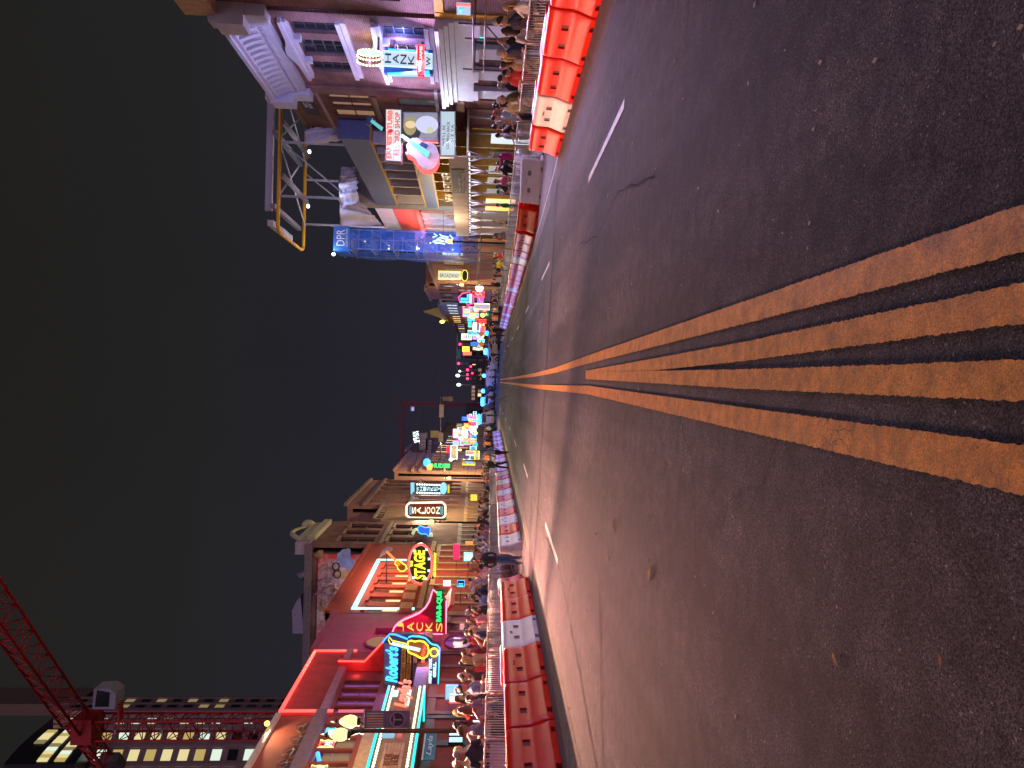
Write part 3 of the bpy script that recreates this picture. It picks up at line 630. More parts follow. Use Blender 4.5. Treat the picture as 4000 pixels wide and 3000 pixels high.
# neon beer signs in the upper windows
for nm, lb, x0, x1, y0, y1, kind in (('neon_window_sign','blue and white neon sign in the upper window beside the lamp',1270,1310,2838,2868,0),('neon_window_sign','red crest neon sign with letter M in an upper window',1244,1310,2886,2920,1),('neon_window_sign','slim tilted blue and pink neon sign in an upper window',1232,1256,2934,2972,2),('neon_window_sign','red and yellow neon crest at the far left edge',1210,1280,2986,3010,1)):
    c0 = FL.at(x0, (y0+y1)/2); c1 = FL.at(x1, (y0+y1)/2); aa, ab = A(FL,y1,x0), A(FL,y0,x0); cz = (c0[1]+c1[1])/2; ca = (aa+ab)/2; hw = abs(ab-aa)/2; hh = abs(c0[1]-c1[1])/2
    s = thing(nm, lb, 'neon sign', FL.pt(ca, cz, -.05), 'neon signs in the upper windows')
    FL.box(MB(), ca-hw, ca+hw, cz-hh, cz+hh, -.10, -.07).build('backing', BLK, s)
    if kind == 1:
        tubeline(s, [FL.pt(ca+hw*u, cz+hh*v, -.04) for u, v in ((-.55,.85),(.55,.85),(.4,0),(.5,-.8),(-.5,-.8),(-.4,0))], N_RED, .03, closed=True)
        text('letter', 'M', N_ICE, s, FL.pt(ca, cz-.05, -.03), (0,1,0), (0,0,1), hh*.9, hw*.7)
        for sg in (-1,1): tubeline(s, [FL.pt(ca+sg*hw*u, cz+hh*v, -.04) for u, v in ((.95,.9),(.62,.5),(.85,0),(.6,-.5),(.9,-.9))], neon('lime', (.9,1,.35), 1.3), .045)
    elif kind == 0:
        tubeline(s, [FL.pt(ca+hw*u, cz+hh*v, -.04) for u, v in ((-.8,-.8),(.8,-.8),(.8,.8),(-.8,.8))], N_SKY, .03, closed=True); FL.box(MB(), ca-hw*.5, ca+hw*.5, cz-hh*.6, cz+hh*.5, -.06, -.03).build('lit_panel', N_ICE, s)
    else:
        tubeline(s, [FL.pt(ca-hw*.8, cz-hh*.8, -.04), FL.pt(ca+hw*.8, cz+hh*.8, -.04)], N_BLUE, .07); tubeline(s, [FL.pt(ca-hw*.6, cz-hh*.9, -.03), FL.pt(ca+hw*.9, cz+hh*.6, -.03)], neon('rose', (1,.3,.6), 1.6), .03)
# marquee: projecting box with turquoise tube and bulb rows
FM = facL(-10.75)
def MQ(x, y): return FM.at(x, y)
m0 = A(FM,3015,1500); m1 = A(FM,2683,1560); mz1 = Z(FM,1450,2960); mz0 = Z(FM,1612,2960)
mq = thing('marquee', 'theatre-style marquee with turquoise neon and bulb rows over the left pavement', 'marquee', FM.pt((m0+m1)/2, mz0, 0))
FM.box(MB(), m0, m1, mz0, mz1, -1.2, -.06).build('box', M('marquee_brown', (.20,.11,.05), .6), mq)
FM.box(MB(), m0, m1, mz0+.22, mz1-.22, -.06, .0).build('fascia', M('marquee_tan', (.34,.20,.09), .6), mq)
for zz, nm in ((mz1+.03,'neon_tube'), (mz0-.03,'neon_tube')): tubeline(mq, [FM.pt(m0, zz, .02), FM.pt(m1, zz, .02)], N_TURQ, .045)
tubeline(mq, [FM.pt(m1, mz0-.03, .02), FM.pt(m1, mz0-.03, -1.2)], N_TURQ, .04)
bl = MB(); k = m0
bm_ = []
bulb_me = small_mesh(MB().ell((0,0,0), .042,.042,.042, 8, 6), 'bulb', N_BULB)
nb = int((m1-m0)/.16)
for zz in (mz1-.12, mz0+.12):
    for i in range(nb):
        o = bpy.data.objects.new('bulb', bulb_me); COL.objects.link(o); o.parent = mq; o.location = FM.pt(m0+(i+.5)*(m1-m0)/nb, zz, .03)-ORG[mq.name]
# red script, white side panels
ac, zc = FM.at(1575,2712)
text('script', "Layla's", neon('script_red', (1,.16,.08), 2.2), mq, FM.pt(ac, (mz0+mz1)/2+.02, .05), (0,1,0), (0,0,1), .58, 2.2, tube=.028, shear=.35)
for x0, x1, y0, y1, mt in ((1535,1555,2700,2722,N_ICE),(1586,1602,2698,2758,N_ICE)):
    aa, ab = sorted((A(FM,y0,x0), A(FM,y1,x0))); FM.box(MB(), aa, ab, Z(FM,x1,(y0+y1)/2), Z(FM,x0,(y0+y1)/2), .0, .04).build('lit_panel', mt, mq)
for x0, x1, y0, y1, mt, nm in ((1485,1546,2860,2884,N_ICE,'lit_panel'),(1546,1575,2860,2884,N_RED,'lit_panel')):
    aa, ab = sorted((A(FM,y0,x0), A(FM,y1,x0))); FM.box(MB(), aa, ab, Z(FM,x1,(y0+y1)/2)+.03, Z(FM,x0,(y0+y1)/2)-.03, .0, .05).build(nm, neon('pale_blue_panel', (.35,.65,.85), .8) if mt is N_ICE else neon('dull_red_panel', (.8,.12,.12), .8), mq)
# plank sign board hung on the marquee
aa, ab = A(FM,3015,1530), A(FM,2911,1530); z0, z1 = mz0+.28, mz1-.30
npl = 6; WP = M('pale_plank', (.62,.40,.22), .6, var=.2, scale=4)
for i in range(npl):
    FM.box(MB(), aa, ab, z0+(z1-z0)*i/npl+.008, z0+(z1-z0)*(i+1)/npl-.008, .03, .075).build('plank', WP, mq)
for i, (s_, yy) in enumerate((('WHERE',.70),('BEER',.45),('IS COLD',.22))):
    pass
text('lettering', 'BEER', M('brown_letter', (.22,.09,.04), .6), mq, FM.pt(ab-.95, z0+(z1-z0)*.68, .085), (0,1,0), (0,0,1), .20, .62)
text('lettering', 'HERE', MATS['brown_letter'], mq, FM.pt(ab-.95, z0+(z1-z0)*.33, .085), (0,1,0), (0,0,1), .18, .55)
for k_, (da_, pw_) in enumerate(((-3.2,1300),(1.2,420),(3.6,320))): lamp('marquee_light', 'AREA', FM.pt((m0+m1)/2+da_, mz1+.25, .30), (1,.46,.31), pw_, .35, mq, FM.pt((m0+m1)/2+da_-3.5, -1.0, 6.0), sizey=.2, spread=1.5)
lamp('marquee_wash', 'AREA', FM.pt((m0+m1)/2, mz1+.25, .2), (1,.62,.30), 40, 3.0, mq, FM.pt((m0+m1)/2, mz1+2, -1.3), sizey=.3)
# ground floor
zg = G(-12,22)+.15
storefront(FL, tan, 14.2, a1-.1, zg, mz0-.1, 6, M('teal_shopfront', (.05,.10,.10), .6), [GLDIM, GLC, GLDIM, GLW, GLDIM, GLDIM], door=2)
s = thing('wall_banner', 'teal banner with white script hanging under the marquee', 'banner', FM.pt(A(FM,2880,1680), Z(FM,1680,2880), -.2))
aa, ab = A(FM,2932,1680), A(FM,2826,1680); z0, z1 = Z(FM,1702,2880), Z(FM,1660,2880)
FM.box(MB(), aa, ab, z0, z1, -.3, -.27).build('cloth', M('teal_cloth', (.03,.22,.30), .7), s); FM.box(MB(), aa-.04, ab+.04, z1, z1+.05, -.31, -.25).build('rail', STEEL, s)
text('lettering', 'Layla', M('white_letter', (.75,.75,.78), .6, var=0), s, FM.pt((aa+ab)/2, (z0+z1)/2, -.262), (0,1,0), (0,0,1), (z1-z0)*.6, (ab-aa)*.7, .004, shear=.3)
for i, (y0, y1) in enumerate(((2865,2888),(2893,2915))):   # two lit screens low on the wall
    aa, ab = sorted((A(FL,y0,1780), A(FL,y1,1780))); z0, z1 = Z(FL,1810,2880), Z(FL,1752,2880)
    s = thing('menu_screen', ('right' if i == 0 else 'left')+' one of two lit pale screens under the teal banner', 'screen', FL.pt((aa+ab)/2, z0, .1), 'lit screens under the banner')
    FL.box(MB(), aa, ab, z0, z1, .06, .12).build('case', BLK, s); FL.box(MB(), aa+.03, ab-.03, z0+.03, z1-.03, .12, .13).build('display', N_ICE if i == 0 else neon('pale_screen', (.5,.85,1), 1.2), s)

# ---- Robert's: brick front outlined in red neon
RB = M('red_stucco', (.21,.034,.034), .8, var=.2, scale=2, bump=.2)
b0, b1 = 25.66, 31.58; zr = 7.92
ws = [(2658,2684),(2690,2718),(2724,2752),(2758,2784)]
wz1, wz0 = Z(FL,1322,2720), Z(FL,1470,2720)
hol = [(A(FL,b,1400), A(FL,a,1400), wz0, wz1) for a, b in ws]
rob = building('western_bar_building', 'two-storey front outlined in red neon beside the tan star building', FL, b0, b1, zr, RB, hol, depth=18, sidem=M('side_brick', (.18,.09,.07), .85))
for h in hol: window(FL, rob, *h, M('violet_frame', (.20,.10,.18), .5), GLP, 2, 2)
FL.box(MB(), b0, b1, wz1+.12, wz1+.4, 0, .2).build('ledge', M('violet_ledge', (.28,.16,.20), .7), rob)
tz = Z(FL,1092,2788); bz = Z(FL,1298,2793)
for pts in ([(b0+.12, bz), (b0+.12, tz)], [(b0+.12, tz), (b1-.12, tz)], [(b1-.12, tz), (b1-.12, Z(FL,1390,2560))]):
    for dd in (0, .07): tubeline(rob, [FL.pt(a+(dd if pts[0][0] == pts[1][0] else 0), z-(dd if pts[0][0] != pts[1][0] else 0), .1) for a, z in pts], N_RED, .036)
lamp('red_neon_light', 'AREA', FL.pt((b0+b1)/2, tz-.2, .7), (1,.08,.05), 22, 5.5, rob, FL.pt((b0+b1)/2, tz-1.4, 0), sizey=.2)
tubeline(rob, [FL.pt(A(FL,2783,1380), Z(FL,1322,2783), .05), FL.pt(A(FL,2783,1380), Z(FL,1425,2783), .05)], neon('dim_pink', (1,.2,.25), .9), .05)
zg = G(-12,28)+.15
storefront(FL, rob, b0+.1, b1-.1, zg, zg+3.0, 4, M('plum_wood', (.16,.06,.08), .6), [GLR, GLDIM, GLC, GLR], door=1)
FL.box(MB(), b0, b1, zg+3.05, zg+3.5, 0, .9).build('canopy', M('plum_canopy', (.20,.09,.10), .7), rob)
# red wing panel behind the guitar sign
Yw = 29.6
wing = thing('wing_sign', 'plain red panel edged in red neon above the guitar sign', 'sign', ptY(1490,2620,Yw))
pix = [(1322,2580),(1425,2582),(1500,2502),(1502,2662),(1322,2652)]
bladepoly(wing, 'panel', pix, Yw, M('red_panel', (.55,.03,.04), .5), .25)
tubeline(wing, [ptY(x,y,Yw,-.06) for x, y in ((1322,2580),(1425,2582),(1500,2502))], N_RED, .035); tubeline(wing, [ptY(1322,2652,Yw,-.06), ptY(1462,2658,Yw,-.06)], N_RED, .035)
lamp('wing_light', 'POINT', ptY(1400,2615,Yw,-.5), (1,.10,.08), 14, .2, wing)
# Robert's blade sign
Yr = 28.3
rs = thing('guitar_blade_sign', 'blue blade sign with yellow neon guitar and sky-blue script over boards', 'sign', ptY(1730,2580,Yr))
pix = [(1498,2676),(1498,2508),(1530,2478),(1600,2478),(1660,2488),(1690,2514),(1718,2520),(1716,2672)]
bladepoly(rs, 'board', pix, Yr, M('navy_board', (.02,.03,.10), .5), .3)
bladepoly(rs, 'header', [(1500,2672),(1500,2510),(1554,2514),(1552,2674)], Yr, M('slate_blue_header', (.16,.17,.34), .5), .05, -.06)
text('script', "Robert's", N_SKY, rs, ptY(1531,2592,Yr,-.10), (1,0,0), (0,0,1), .50, 1.42, tube=.030, shear=.3)
GOLD = M('gold_board', (.50,.30,.06), .55)
for x0, x1, y0, y1 in ((1566,1584,2526,2668),(1588,1606,2538,2648)): bladepoly(rs, 'gold_strip', [(x0+(4 if y0 < 2600 else 0),y0),(x1+2,y0),(x1-2,y1),(x0-2,y1)], Yr, GOLD, .04, -.06)
text('lettering', 'WESTERN', M('dark_gold_letter', (.10,.05,.01), .6, var=0), rs, ptY(1575,2597,Yr,-.075), (1,0,0), (0,0,1), .10, 1.1, .006); text('lettering', 'WORLD', MATS['dark_gold_letter'], rs, ptY(1597,2593,Yr,-.075), (1,0,0), (0,0,1), .10, .8, .006)
bladepoly(rs, 'strip', [(1615,2560),(1630,2560),(1628,2666),(1612,2666)], Yr, M('mauve_strip', (.30,.16,.22), .6), .04, -.06)
text('lettering', 'LIVE', M('dark_letter', (.05,.03,.06), .6, var=0), rs, ptY(1621,2610,Yr,-.075), (1,0,0), (0,0,1), .09, .5, .006)
text('neon_lettering', 'NO COVER', N_RED, rs, ptY(1637,2618,Yr,-.09), (1,0,0), (0,0,1), .11, .50, tube=.014); text('neon_lettering', 'CHARGE', N_RED, rs, ptY(1652,2618,Yr,-.09), (1,0,0), (0,0,1), .12, .92, tube=.016)
text('neon_lettering', 'HONKY TONK', N_ICE, rs, ptY(1681,2616,Yr,-.09), (1,0,0), (0,0,1), .13, 1.0, tube=.016); text('neon_lettering', 'GRILL', N_ICE, rs, ptY(1698,2613,Yr,-.09), (1,0,0), (0,0,1), .13, .60, tube=.016)
tubeline(rs, [ptY(x,y,Yr,-.08) for x, y in ((1712,2668),(1718,2528),(1708,2518),(1690,2514),(1680,2508),(1664,2490),(1640,2484),(1612,2482),(1596,2486))], N_SKY, .03)
tubeline(rs, [ptY(x,y,Yr,-.08) for x, y in ((1594,2494),(1546,2476),(1524,2474),(1506,2492),(1496,2506))], N_BLUE, .035)
gb = [(1596,2500),(1606,2496),(1622,2500),(1640,2497),(1658,2501),(1672,2516),(1676,2536),(1670,2556),(1655,2566),(1640,2562),(1624,2552),(1608,2546),(1597,2540),(1592,2522)]
bladepoly(rs, 'guitar_body', gb, Yr, M('amber_guitar', (.36,.16,.03), .5), .06, -.14)
tubeline(rs, [ptY(x,y,Yr,-.17) for x, y in gb], N_YEL, .034, closed=True)
bladepoly(rs, 'guitar_neck', [(1534,2502),(1644,2527),(1640,2539),(1530,2512)], Yr, N_ICE, .04, -.19)
tubeline(rs, [ptY(x,y,Yr,-.17) for x, y in ((1596,2510),(1534,2496),(1522,2482),(1519,2494),(1526,2508),(1592,2524))], N_YEL, .022)
tubeline(rs, [ptY(x,y,Yr,-.2) for x, y in ((1656,2560),(1650,2548),(1660,2542),(1652,2530),(1664,2526),(1658,2516))], N_RED, .018)
tubeline(rs, arc(ptY(1696,2545,Yr,-.09), .16, .15, 0, 6.28, 16)[:-1], N_YEL, .035, closed=True)
lamp('blue_sign_light', 'AREA', ptY(1600,2580,Yr,-.6), (.40,.34,1), 110, 1.6, rs, ptY(1640,2560,Yr,-5))
lamp('yellow_sign_light', 'POINT', ptY(1720,2560,Yr,-.5), (1,.45,.25), 70, .2, rs)

# ---- Jack's: rose stucco front
PK = M('rose_stucco', (.31,.062,.14), .8, var=.12, scale=2, bump=.15)
c0, c1 = 31.62, 36.75; zj = 7.82
jack = building('barbecue_building', 'rose-pink stucco front with round-headed openings behind the barbecue sign', FL, c0, c1, zj, PK, [(33.0,34.7,4.2,5.6)], depth=18, sidem=M('side_brick', (.18,.09,.07), .85))
FL.box(MB(), c0, c1, zj, zj+.22, -.35, .18).build('coping', PK, jack)
for x, y, r in ((1478,2512,.75),(1790,2514,.85)):
    a, z = FL.at(x, y); pts = arc(FL.pt(a, z, .02), r, r*.75, 0, 2*math.pi, 18, (0,1,0))[:-1]
    MB().prism(pts, (.03,0,0)).build('round_window', GLDIM if x < 1600 else GLP, jack); MB().tube([p+Vector((.04,0,0)) for p in pts], .06, 6, closed=True).build('round_frame', PK, jack)
zg = G(-12,34)+.15
storefront(FL, jack, c0+.1, c1-.1, zg, zg+2.9, 4, M('rose_trim', (.42,.16,.18), .7), [GLR, GLDIM, GLB, GLW], door=2)
aw = MB(); a_, b_ = A(FL,2470,1790), A(FL,2392,1790); za, zb_ = zg+3.4, zg+2.6
aw.add([FL.pt(a_,za,.02), FL.pt(b_,za,.02), FL.pt(b_,zb_,1.3), FL.pt(a_,zb_,1.3), FL.pt(a_,zb_-.2,1.3), FL.pt(b_,zb_-.2,1.3)], [(0,1,2,3),(3,2,5,4),(0,3,4),(1,5,2)])
aw.build('awning', M('red_awning', (.60,.04,.06), .7), jack)
Yj = 33.9
js = thing('barbecue_blade_sign', 'red curved blade sign edged in pink neon with yellow letters and green lettering', 'sign', ptY(1740,2400,Yj))
cur = [(1532,2472),(1540,2450),(1556,2432),(1580,2418),(1610,2406),(1640,2392),(1662,2372),(1678,2346),(1686,2318),(1692,2302)]
pix = cur + [(1712,2318),(1716,2340),(1740,2346),(1744,2478),(1534,2472)]
bladepoly(js, 'board', pix[:-1], Yj, M('crimson_board', (.40,.015,.05), .5), .3)
tubeline(js, [ptY(x,y,Yj,-.06) for x, y in cur+[(1712,2318)]], N_PINK, .04); tubeline(js, [ptY(x,y,Yj,-.06) for x, y in ((1744,2346),(1742,2477),(1534,2471))], N_PINK, .04)
for ch, x, y, hh in (('J',1565,2447,.30),('A',1604,2446,.31),('C',1640,2447,.31),('K',1676,2446,.31),('S',1716,2448,.29)):
    text('letter', ch, neon('letter_gold', (1,.50,.10), 1.5), js, ptY(x,y,Yj,-.08), (1,0,0), (0,0,1), hh, .40, .02)
bladepoly(js, 'green_strip', [(1703,2302),(1732,2302),(1730,2432),(1704,2430)], Yj, M('dark_green_strip', (.02,.06,.03), .5), .05, -.08)
text('neon_lettering', 'BAR-B-QUE', N_GRN, js, ptY(1717,2366,Yj,-.13), (1,0,0), (0,0,1), .29, 1.45, tube=.03)
lamp('pink_sign_light', 'AREA', FL.pt(33.4, 4.0, 1.2), (1,.12,.36), 65, 2.0, js, FL.pt(33.2, 4.4, 0)); lamp('pink_street_light', 'AREA', ptY(1650,2400,Yj,-.5), (1,.30,.38), 330, .6, js, Vector((-5.2,21,-.6)), spread=1.2)

# ---- orange stage building
OR = M('orange_stucco', (.35,.036,.02), .8, var=.12, scale=1.5, bump=.15)
d0, d1 = 36.8, 52.1; zo = 8.45
wys = [(2206,2222),(2236,2252),(2264,2282),(2294,2314),(2330,2350),(2368,2388)]
wz1 = Z(FL,1462,2300); wz0 = Z(FL,1580,2300)
hol = [(A(FL,b,1500), A(FL,a,1500), wz0, wz1) for a, b in wys]
orb = building('stage_building', 'orange stucco front with tall windows framed by white neon', FL, d0, d1, zo, OR, hol, depth=18, sidem=M('side_brick', (.18,.09,.07), .85))
for h in hol:
    window(FL, orb, *h, M('orange_frame', (.55,.20,.05), .6), [GLW, GLG], 1, 2, hood=OR)
    FL.box(MB(), h[0]-.1, h[1]+.1, wz0-.75, wz0-.1, 0, .20).build('planter', M('peach_box', (.60,.30,.12), .7), orb)
nz1 = Z(FL,1372,2390)
for dd in (0,.09,.18):
    tubeline(orb, [FL.pt(d0+.35+dd, nz1-3.2, .12), FL.pt(d0+.35+dd, nz1-dd, .12), FL.pt(A(FL,2192,1469)-dd, nz1-dd, .12), FL.pt(A(FL,2192,1469)-dd, nz1-1.9, .12)], N_CYAN, .032)
FL.box(MB(), d0, d1, wz0-1.3, wz0-1.0, 0, .32).build('balcony', M('tan_balcony', (.45,.30,.14), .7), orb)
FL.box(MB(), d0, d1, zo-.2, zo+.02, -.33, .12).build('coping', OR, orb)
lamp('white_neon_light', 'AREA', FL.pt(43, nz1-.2, 1.3), (1,.58,.42), 170, 8, orb, FL.pt(43, nz1-1.5, 0), sizey=.3)
zg = G(-12,44)+.15
storefront(FL, orb, d0+.1, d1-.1, zg, wz0-1.35, 9, M('ochre_shopfront', (.36,.22,.06), .6), [GLW, GLB, GLC, GLDIM, GLR, GLW, GLDIM, GLB], door=4)
Yo = 42.0
st = thing('stage_oval_sign', 'oval neon sign with yellow double-outlined STAGE lettering and red rim', 'sign', ptY(1695,2205,Yo))
oc = ptY(1642,2203,Yo,0); orx, orz = 1.18, .70
MB().prism(arc(oc, orx, orz, 0, 2*math.pi, 28)[:-1], (0,.3,0)).build('board', M('black_green_board', (.015,.03,.02), .5), st)
tubeline(st, [p+Vector((0,-.06,0)) for p in arc(oc, orx, orz, 0, 2*math.pi, 36)[:-1]], N_RED, .045, closed=True)
tubeline(st, [p+Vector((0,-.06,0)) for p in arc(oc, orx*.93, orz*.90, 0, 2*math.pi, 36)[:-1]], neon('rose_rim', (1,.30,.30), 1.4), .02, closed=True)
text('neon_lettering', 'STAGE', N_YEL, st, oc+Vector((-.02,-.09,.03)), (1,0,.05), (-.05,0,1), .66, 1.75, tube=.035, shear=.15)
text('neon_lettering', 'THE', N_YEL, st, oc+Vector((.02,-.09,.50)), (1,0,0), (0,0,1), .15, .36, tube=.018)
for u, v in ((-.75,.38),(.75,.38),(-.8,-.34),(.82,-.34),(-.35,-.5),(.3,-.5)):
    c = oc+Vector((u*1.05,-.08,v)); MB().prism([c+Vector((.11*math.cos(k*.785)*(1 if k % 2 else .55),0,.11*math.sin(k*.785)*(1 if k % 2 else .55))) for k in range(8)], (0,.02,0)).build('star', N_ICE, st)
pl = bladepoly(st, 'lower_plate', [(1690,2150),(1704,2155),(1708,2200),(1704,2240),(1692,2262),(1686,2258),(1692,2240),(1696,2200),(1692,2156)], Yo, M('olive_plate', (.15,.11,.02), .5), .08, -.03)
text('neon_lettering', 'ON BROADWAY', N_YEL, st, ptY(1699,2204,Yo,-.08), (1,0,0), (0,0,1), .16, 1.45, tube=.02)
lamp('stage_light', 'AREA', oc+Vector((.3,-.7,-.2)), (1,.56,.40), 300, .6, st, Vector((-5,27,-1)), spread=1.3)
gt = thing('neon_guitar', 'slanted yellow and red neon guitar with a silver wing above the oval sign', 'sign', ptY(1545,2200,Yo))
gb = [(1545,2190),(1556,2186),(1566,2194),(1575,2202),(1586,2208),(1587,2222),(1578,2230),(1565,2231),(1555,2222),(1552,2210),(1543,2202)]
bladepoly(gt, 'body', gb, Yo, M('brown_guitar', (.30,.10,.02), .5), .1); tubeline(gt, [ptY(x,y,Yo,-.04) for x, y in gb], N_YEL, .035, closed=True)
bladepoly(gt, 'neck', [(1507,2156),(1514,2152),(1566,2202),(1560,2210)], Yo, neon('guitar_orange', (1,.22,.04), 1.6), .06, -.06)
bladepoly(gt, 'wing', [(1512,2160),(1480,2180),(1492,2150),(1512,2136),(1532,2140),(1534,2150)], Yo, M('silver_wing', (.45,.42,.42), .35, metal=.6), .06)
MB().cyl(FL.pt(Yo+.1, ptY(1510,2200,Yo).z, 0), ptY(1510,2160,Yo,.1), .03).build('bracket', BLK, gt)

# ---- tall brick building with painted side wall
BR4 = brick('dark_red_brick', (.25,.095,.07), (.19,.07,.055), (.17,.14,.13))
e0, e1 = 52.2, 60.4; zm = 12.9
hol = [(53.0+i*2.4, 54.5+i*2.4, z, z+2.6) for i in range(3) for z in (4.6, 8.2)]
tall = building('tall_brick_building', 'tall brick building with painted side wall and ornate crest on the roof', FL, e0, e1, zm, BR4, hol, depth=20, sidem=BR4)
for h in hol: window(FL, tall, *h, M('mauve_frame', (.14,.08,.09), .5), GLD, 1, 2, hood=M('stone_hood', (.26,.18,.15), .7))
FL.box(MB(), e0, e1, 7.5, 7.75, 0, .12).build('belt_course', MATS['stone_hood'], tall)
# carved crest
cr = MB(); GRS = M('greenish_stone', (.46,.47,.30), .7, var=.2)
FL.box(cr, 53.2, 59.4, zm-.45, zm+.1, -.3, .35); FL.box(cr, 53.6, 59.0, zm+.1, zm+.9, -.3, .15); cr.build('crest', GRS, tall)
MB().tube([FL.pt(53.9+i*.5, zm+.9+1.0*math.sin(math.pi*i/9), -.05) for i in range(10)], .17, 8).build('crest_scroll', GRS, tall)
MB().ell(FL.pt(58.6, zm+1.25, 0), .45,.45,.55).build('crest_urn', GRS, tall)
FL.box(MB(), e0-.05, 53.0, zm-.3, zm+.75, -.8, .1).build('corner_block', M('lilac_stone', (.36,.31,.36), .7), tall)
FB = facY(e0)   # side wall facing the camera
mur = M('mural_paint', (.3,.05,.06), .85, var=0); n = mur.node_tree.nodes; L = mur.node_tree.links
t_ = n.new('ShaderNodeTexCoord'); z_ = n.new('ShaderNodeTexNoise'); z_.inputs['Scale'].default_value = .55; z_.inputs['Detail'].default_value = 9; z_.inputs['Roughness'].default_value = .65; L.new(t_.outputs['Object'], z_.inputs['Vector'])
r_ = n.new('ShaderNodeValToRGB'); L.new(z_.outputs[0], r_.inputs[0]); ce = r_.color_ramp.elements
ce[0].position = .36; ce[0].color = (.55,.03,.045,1); ce[1].position = .60; ce[1].color = (.55,.38,.38,1)
for p_, c_ in ((.45,(.60,.06,.08,1)),(.50,(.58,.28,.27,1)),(.55,(.30,.12,.15,1)),(.70,(.28,.28,.50,1))): q = ce.new(p_); q.color = c_
L.new(r_.outputs[0], n['Principled BSDF'].inputs['Base Color'])
mu = FB.box(MB(), -28, -12.75, 7.0, zm-.9, .01, .05).build('mural', mur, tall)
FB.box(MB(), -31, -12, zm-.45, zm+.05, -.3, .12).build('side_coping', M('grey_coping', (.17,.13,.15), .8), tall)
GHO = M('pale_mural_paint', (.34,.20,.22), .85, var=.7, scale=2.6); BLU = M('blue_mural_paint', (.20,.24,.48), .85, var=.4, scale=2); YLM = M('ochre_mural_paint', (.36,.20,.10), .85, var=.4, scale=3)
def blob(cx, cz, rx, rz, mat, seed, d=.06):
    rx *= .62; rz *= .62
    f_ = lambda t_: 1+.16*math.sin(3*t_+seed)+.10*math.sin(5*t_+2*seed)+.05*math.sin(9*t_); pts = [FB.pt(cx+rx*f_(k*.157)*math.cos(k*.157), cz+rz*f_(k*.157)*math.sin(k*.157), d) for k in range(40)]
    MB().prism(pts, (0,-.01,0)).build('painted_shape', mat, mu)
def px2(x, y): p = pY(x, y, e0); return p.x, p.z
for (x, y, rx, rz, m_, s_, d_) in ((1300,2235,1.3,1.7,GHO,1,.06),(1345,2190,1.3,1.1,BLU,2,.055),(1345,2245,.5,.9,YLM,4,.065),(1290,2320,1.5,1.0,GHO,3,.06),(1265,2370,.7,.5,YLM,8,.062),(1250,2165,.5,.5,YLM,9,.062)):
    cx, cz = px2(x, y); blob(cx, cz, rx, rz, m_, s_, d_)
for x, y in ((1313,2212),(1318,2242)):
    cx, cz = px2(x, y); tubeline(mu, [FB.pt(cx+.27*math.cos(k*.5), cz+.25*math.sin(k*.5), .09) for k in range(12)], M('black_paint', (.012,.012,.012), .8, var=0), .04, 'painted_line', True)
for k, (x, y) in enumerate(((1280,2300),(1300,2330),(1270,2350))):
    cx, cz = px2(x, y); tubeline(mu, [FB.pt(cx+.1*u*math.cos(u*.8), cz+.1*u*math.sin(u*.8), .09) for u in range(1, 10)], GHO if k != 1 else YLM, .07, 'painted_line')
for xx_ in (-14.5,-18,-21.5):
    ml = MB().box(xx_-.25,xx_+.25,e0-1.6,e0-1.3,8.9,9.05).build('mural_fill_lamp', BLK, tall); MB().cyl((xx_,e0-1.45,8.95),(xx_,e0,8.6), .03, 5).build('fill_lamp_arm', BLK, tall); lamp('mural_fill','AREA',(xx_,e0-1.45,9.08),(1,.86,.84),42,.5,tall,(xx_,e0,10.6))  # lamps and arms added to brighten the painted wall
# roof plant on top
for nm, lb, x0, x1, y0, y1, m_ in (('roof_tent','pale peaked roof tent on the tall brick building',1142,1195,2330,2475,'t'),('roof_duct','bent pale duct on the roof behind the crest',1168,1198,2215,2275,'d')):
    p, q = pY(x1, y1, e0+5), pY(x0, y0, e0+5); t = thing(nm, lb, 'roof equipment', (p.x, e0+5, zm-.5)); LV = M('lilac_canvas', (.50,.46,.58), .7, var=.1)
    w_ = q.x-p.x
    if m_ == 't':
        MB().prism([(p.x,e0+5,p.z+.15),(q.x,e0+5,p.z+.5),(q.x-.15*w_,e0+5,q.z-.3),(q.x-.38*w_,e0+5,q.z),(p.x,e0+5,q.z-.1)], (0,4,0)).build('canvas', LV, t)
        for u in (0,.4,.97): MB().box(p.x+w_*u, p.x+w_*u+.08, e0+5.1, e0+5.2, zm-.5, p.z+.5).build('post', BLK, t)
    else: MB().tube([(p.x,e0+5,zm-.5),(p.x,e0+5,q.z-.6),(p.x+.5,e0+5,q.z-.1),(q.x,e0+5,zm+.1)], .35, 8).build('duct', M('galvanised_duct', (.35,.34,.38), .5, metal=.4), t); MB().box(p.x-.5,q.x+.3,e0+4.6,e0+5.6,zm-.6,zm+.15).build('curb', ROOF, t)
zg = G(-12,56)+.15
storefront(FL, tall, e0+.1, e1-.1, zg, zg+3.2, 5, M('grey_green_trim', (.20,.22,.20), .6), [GLDIM, GLC, GLDIM, GLW], door=2)
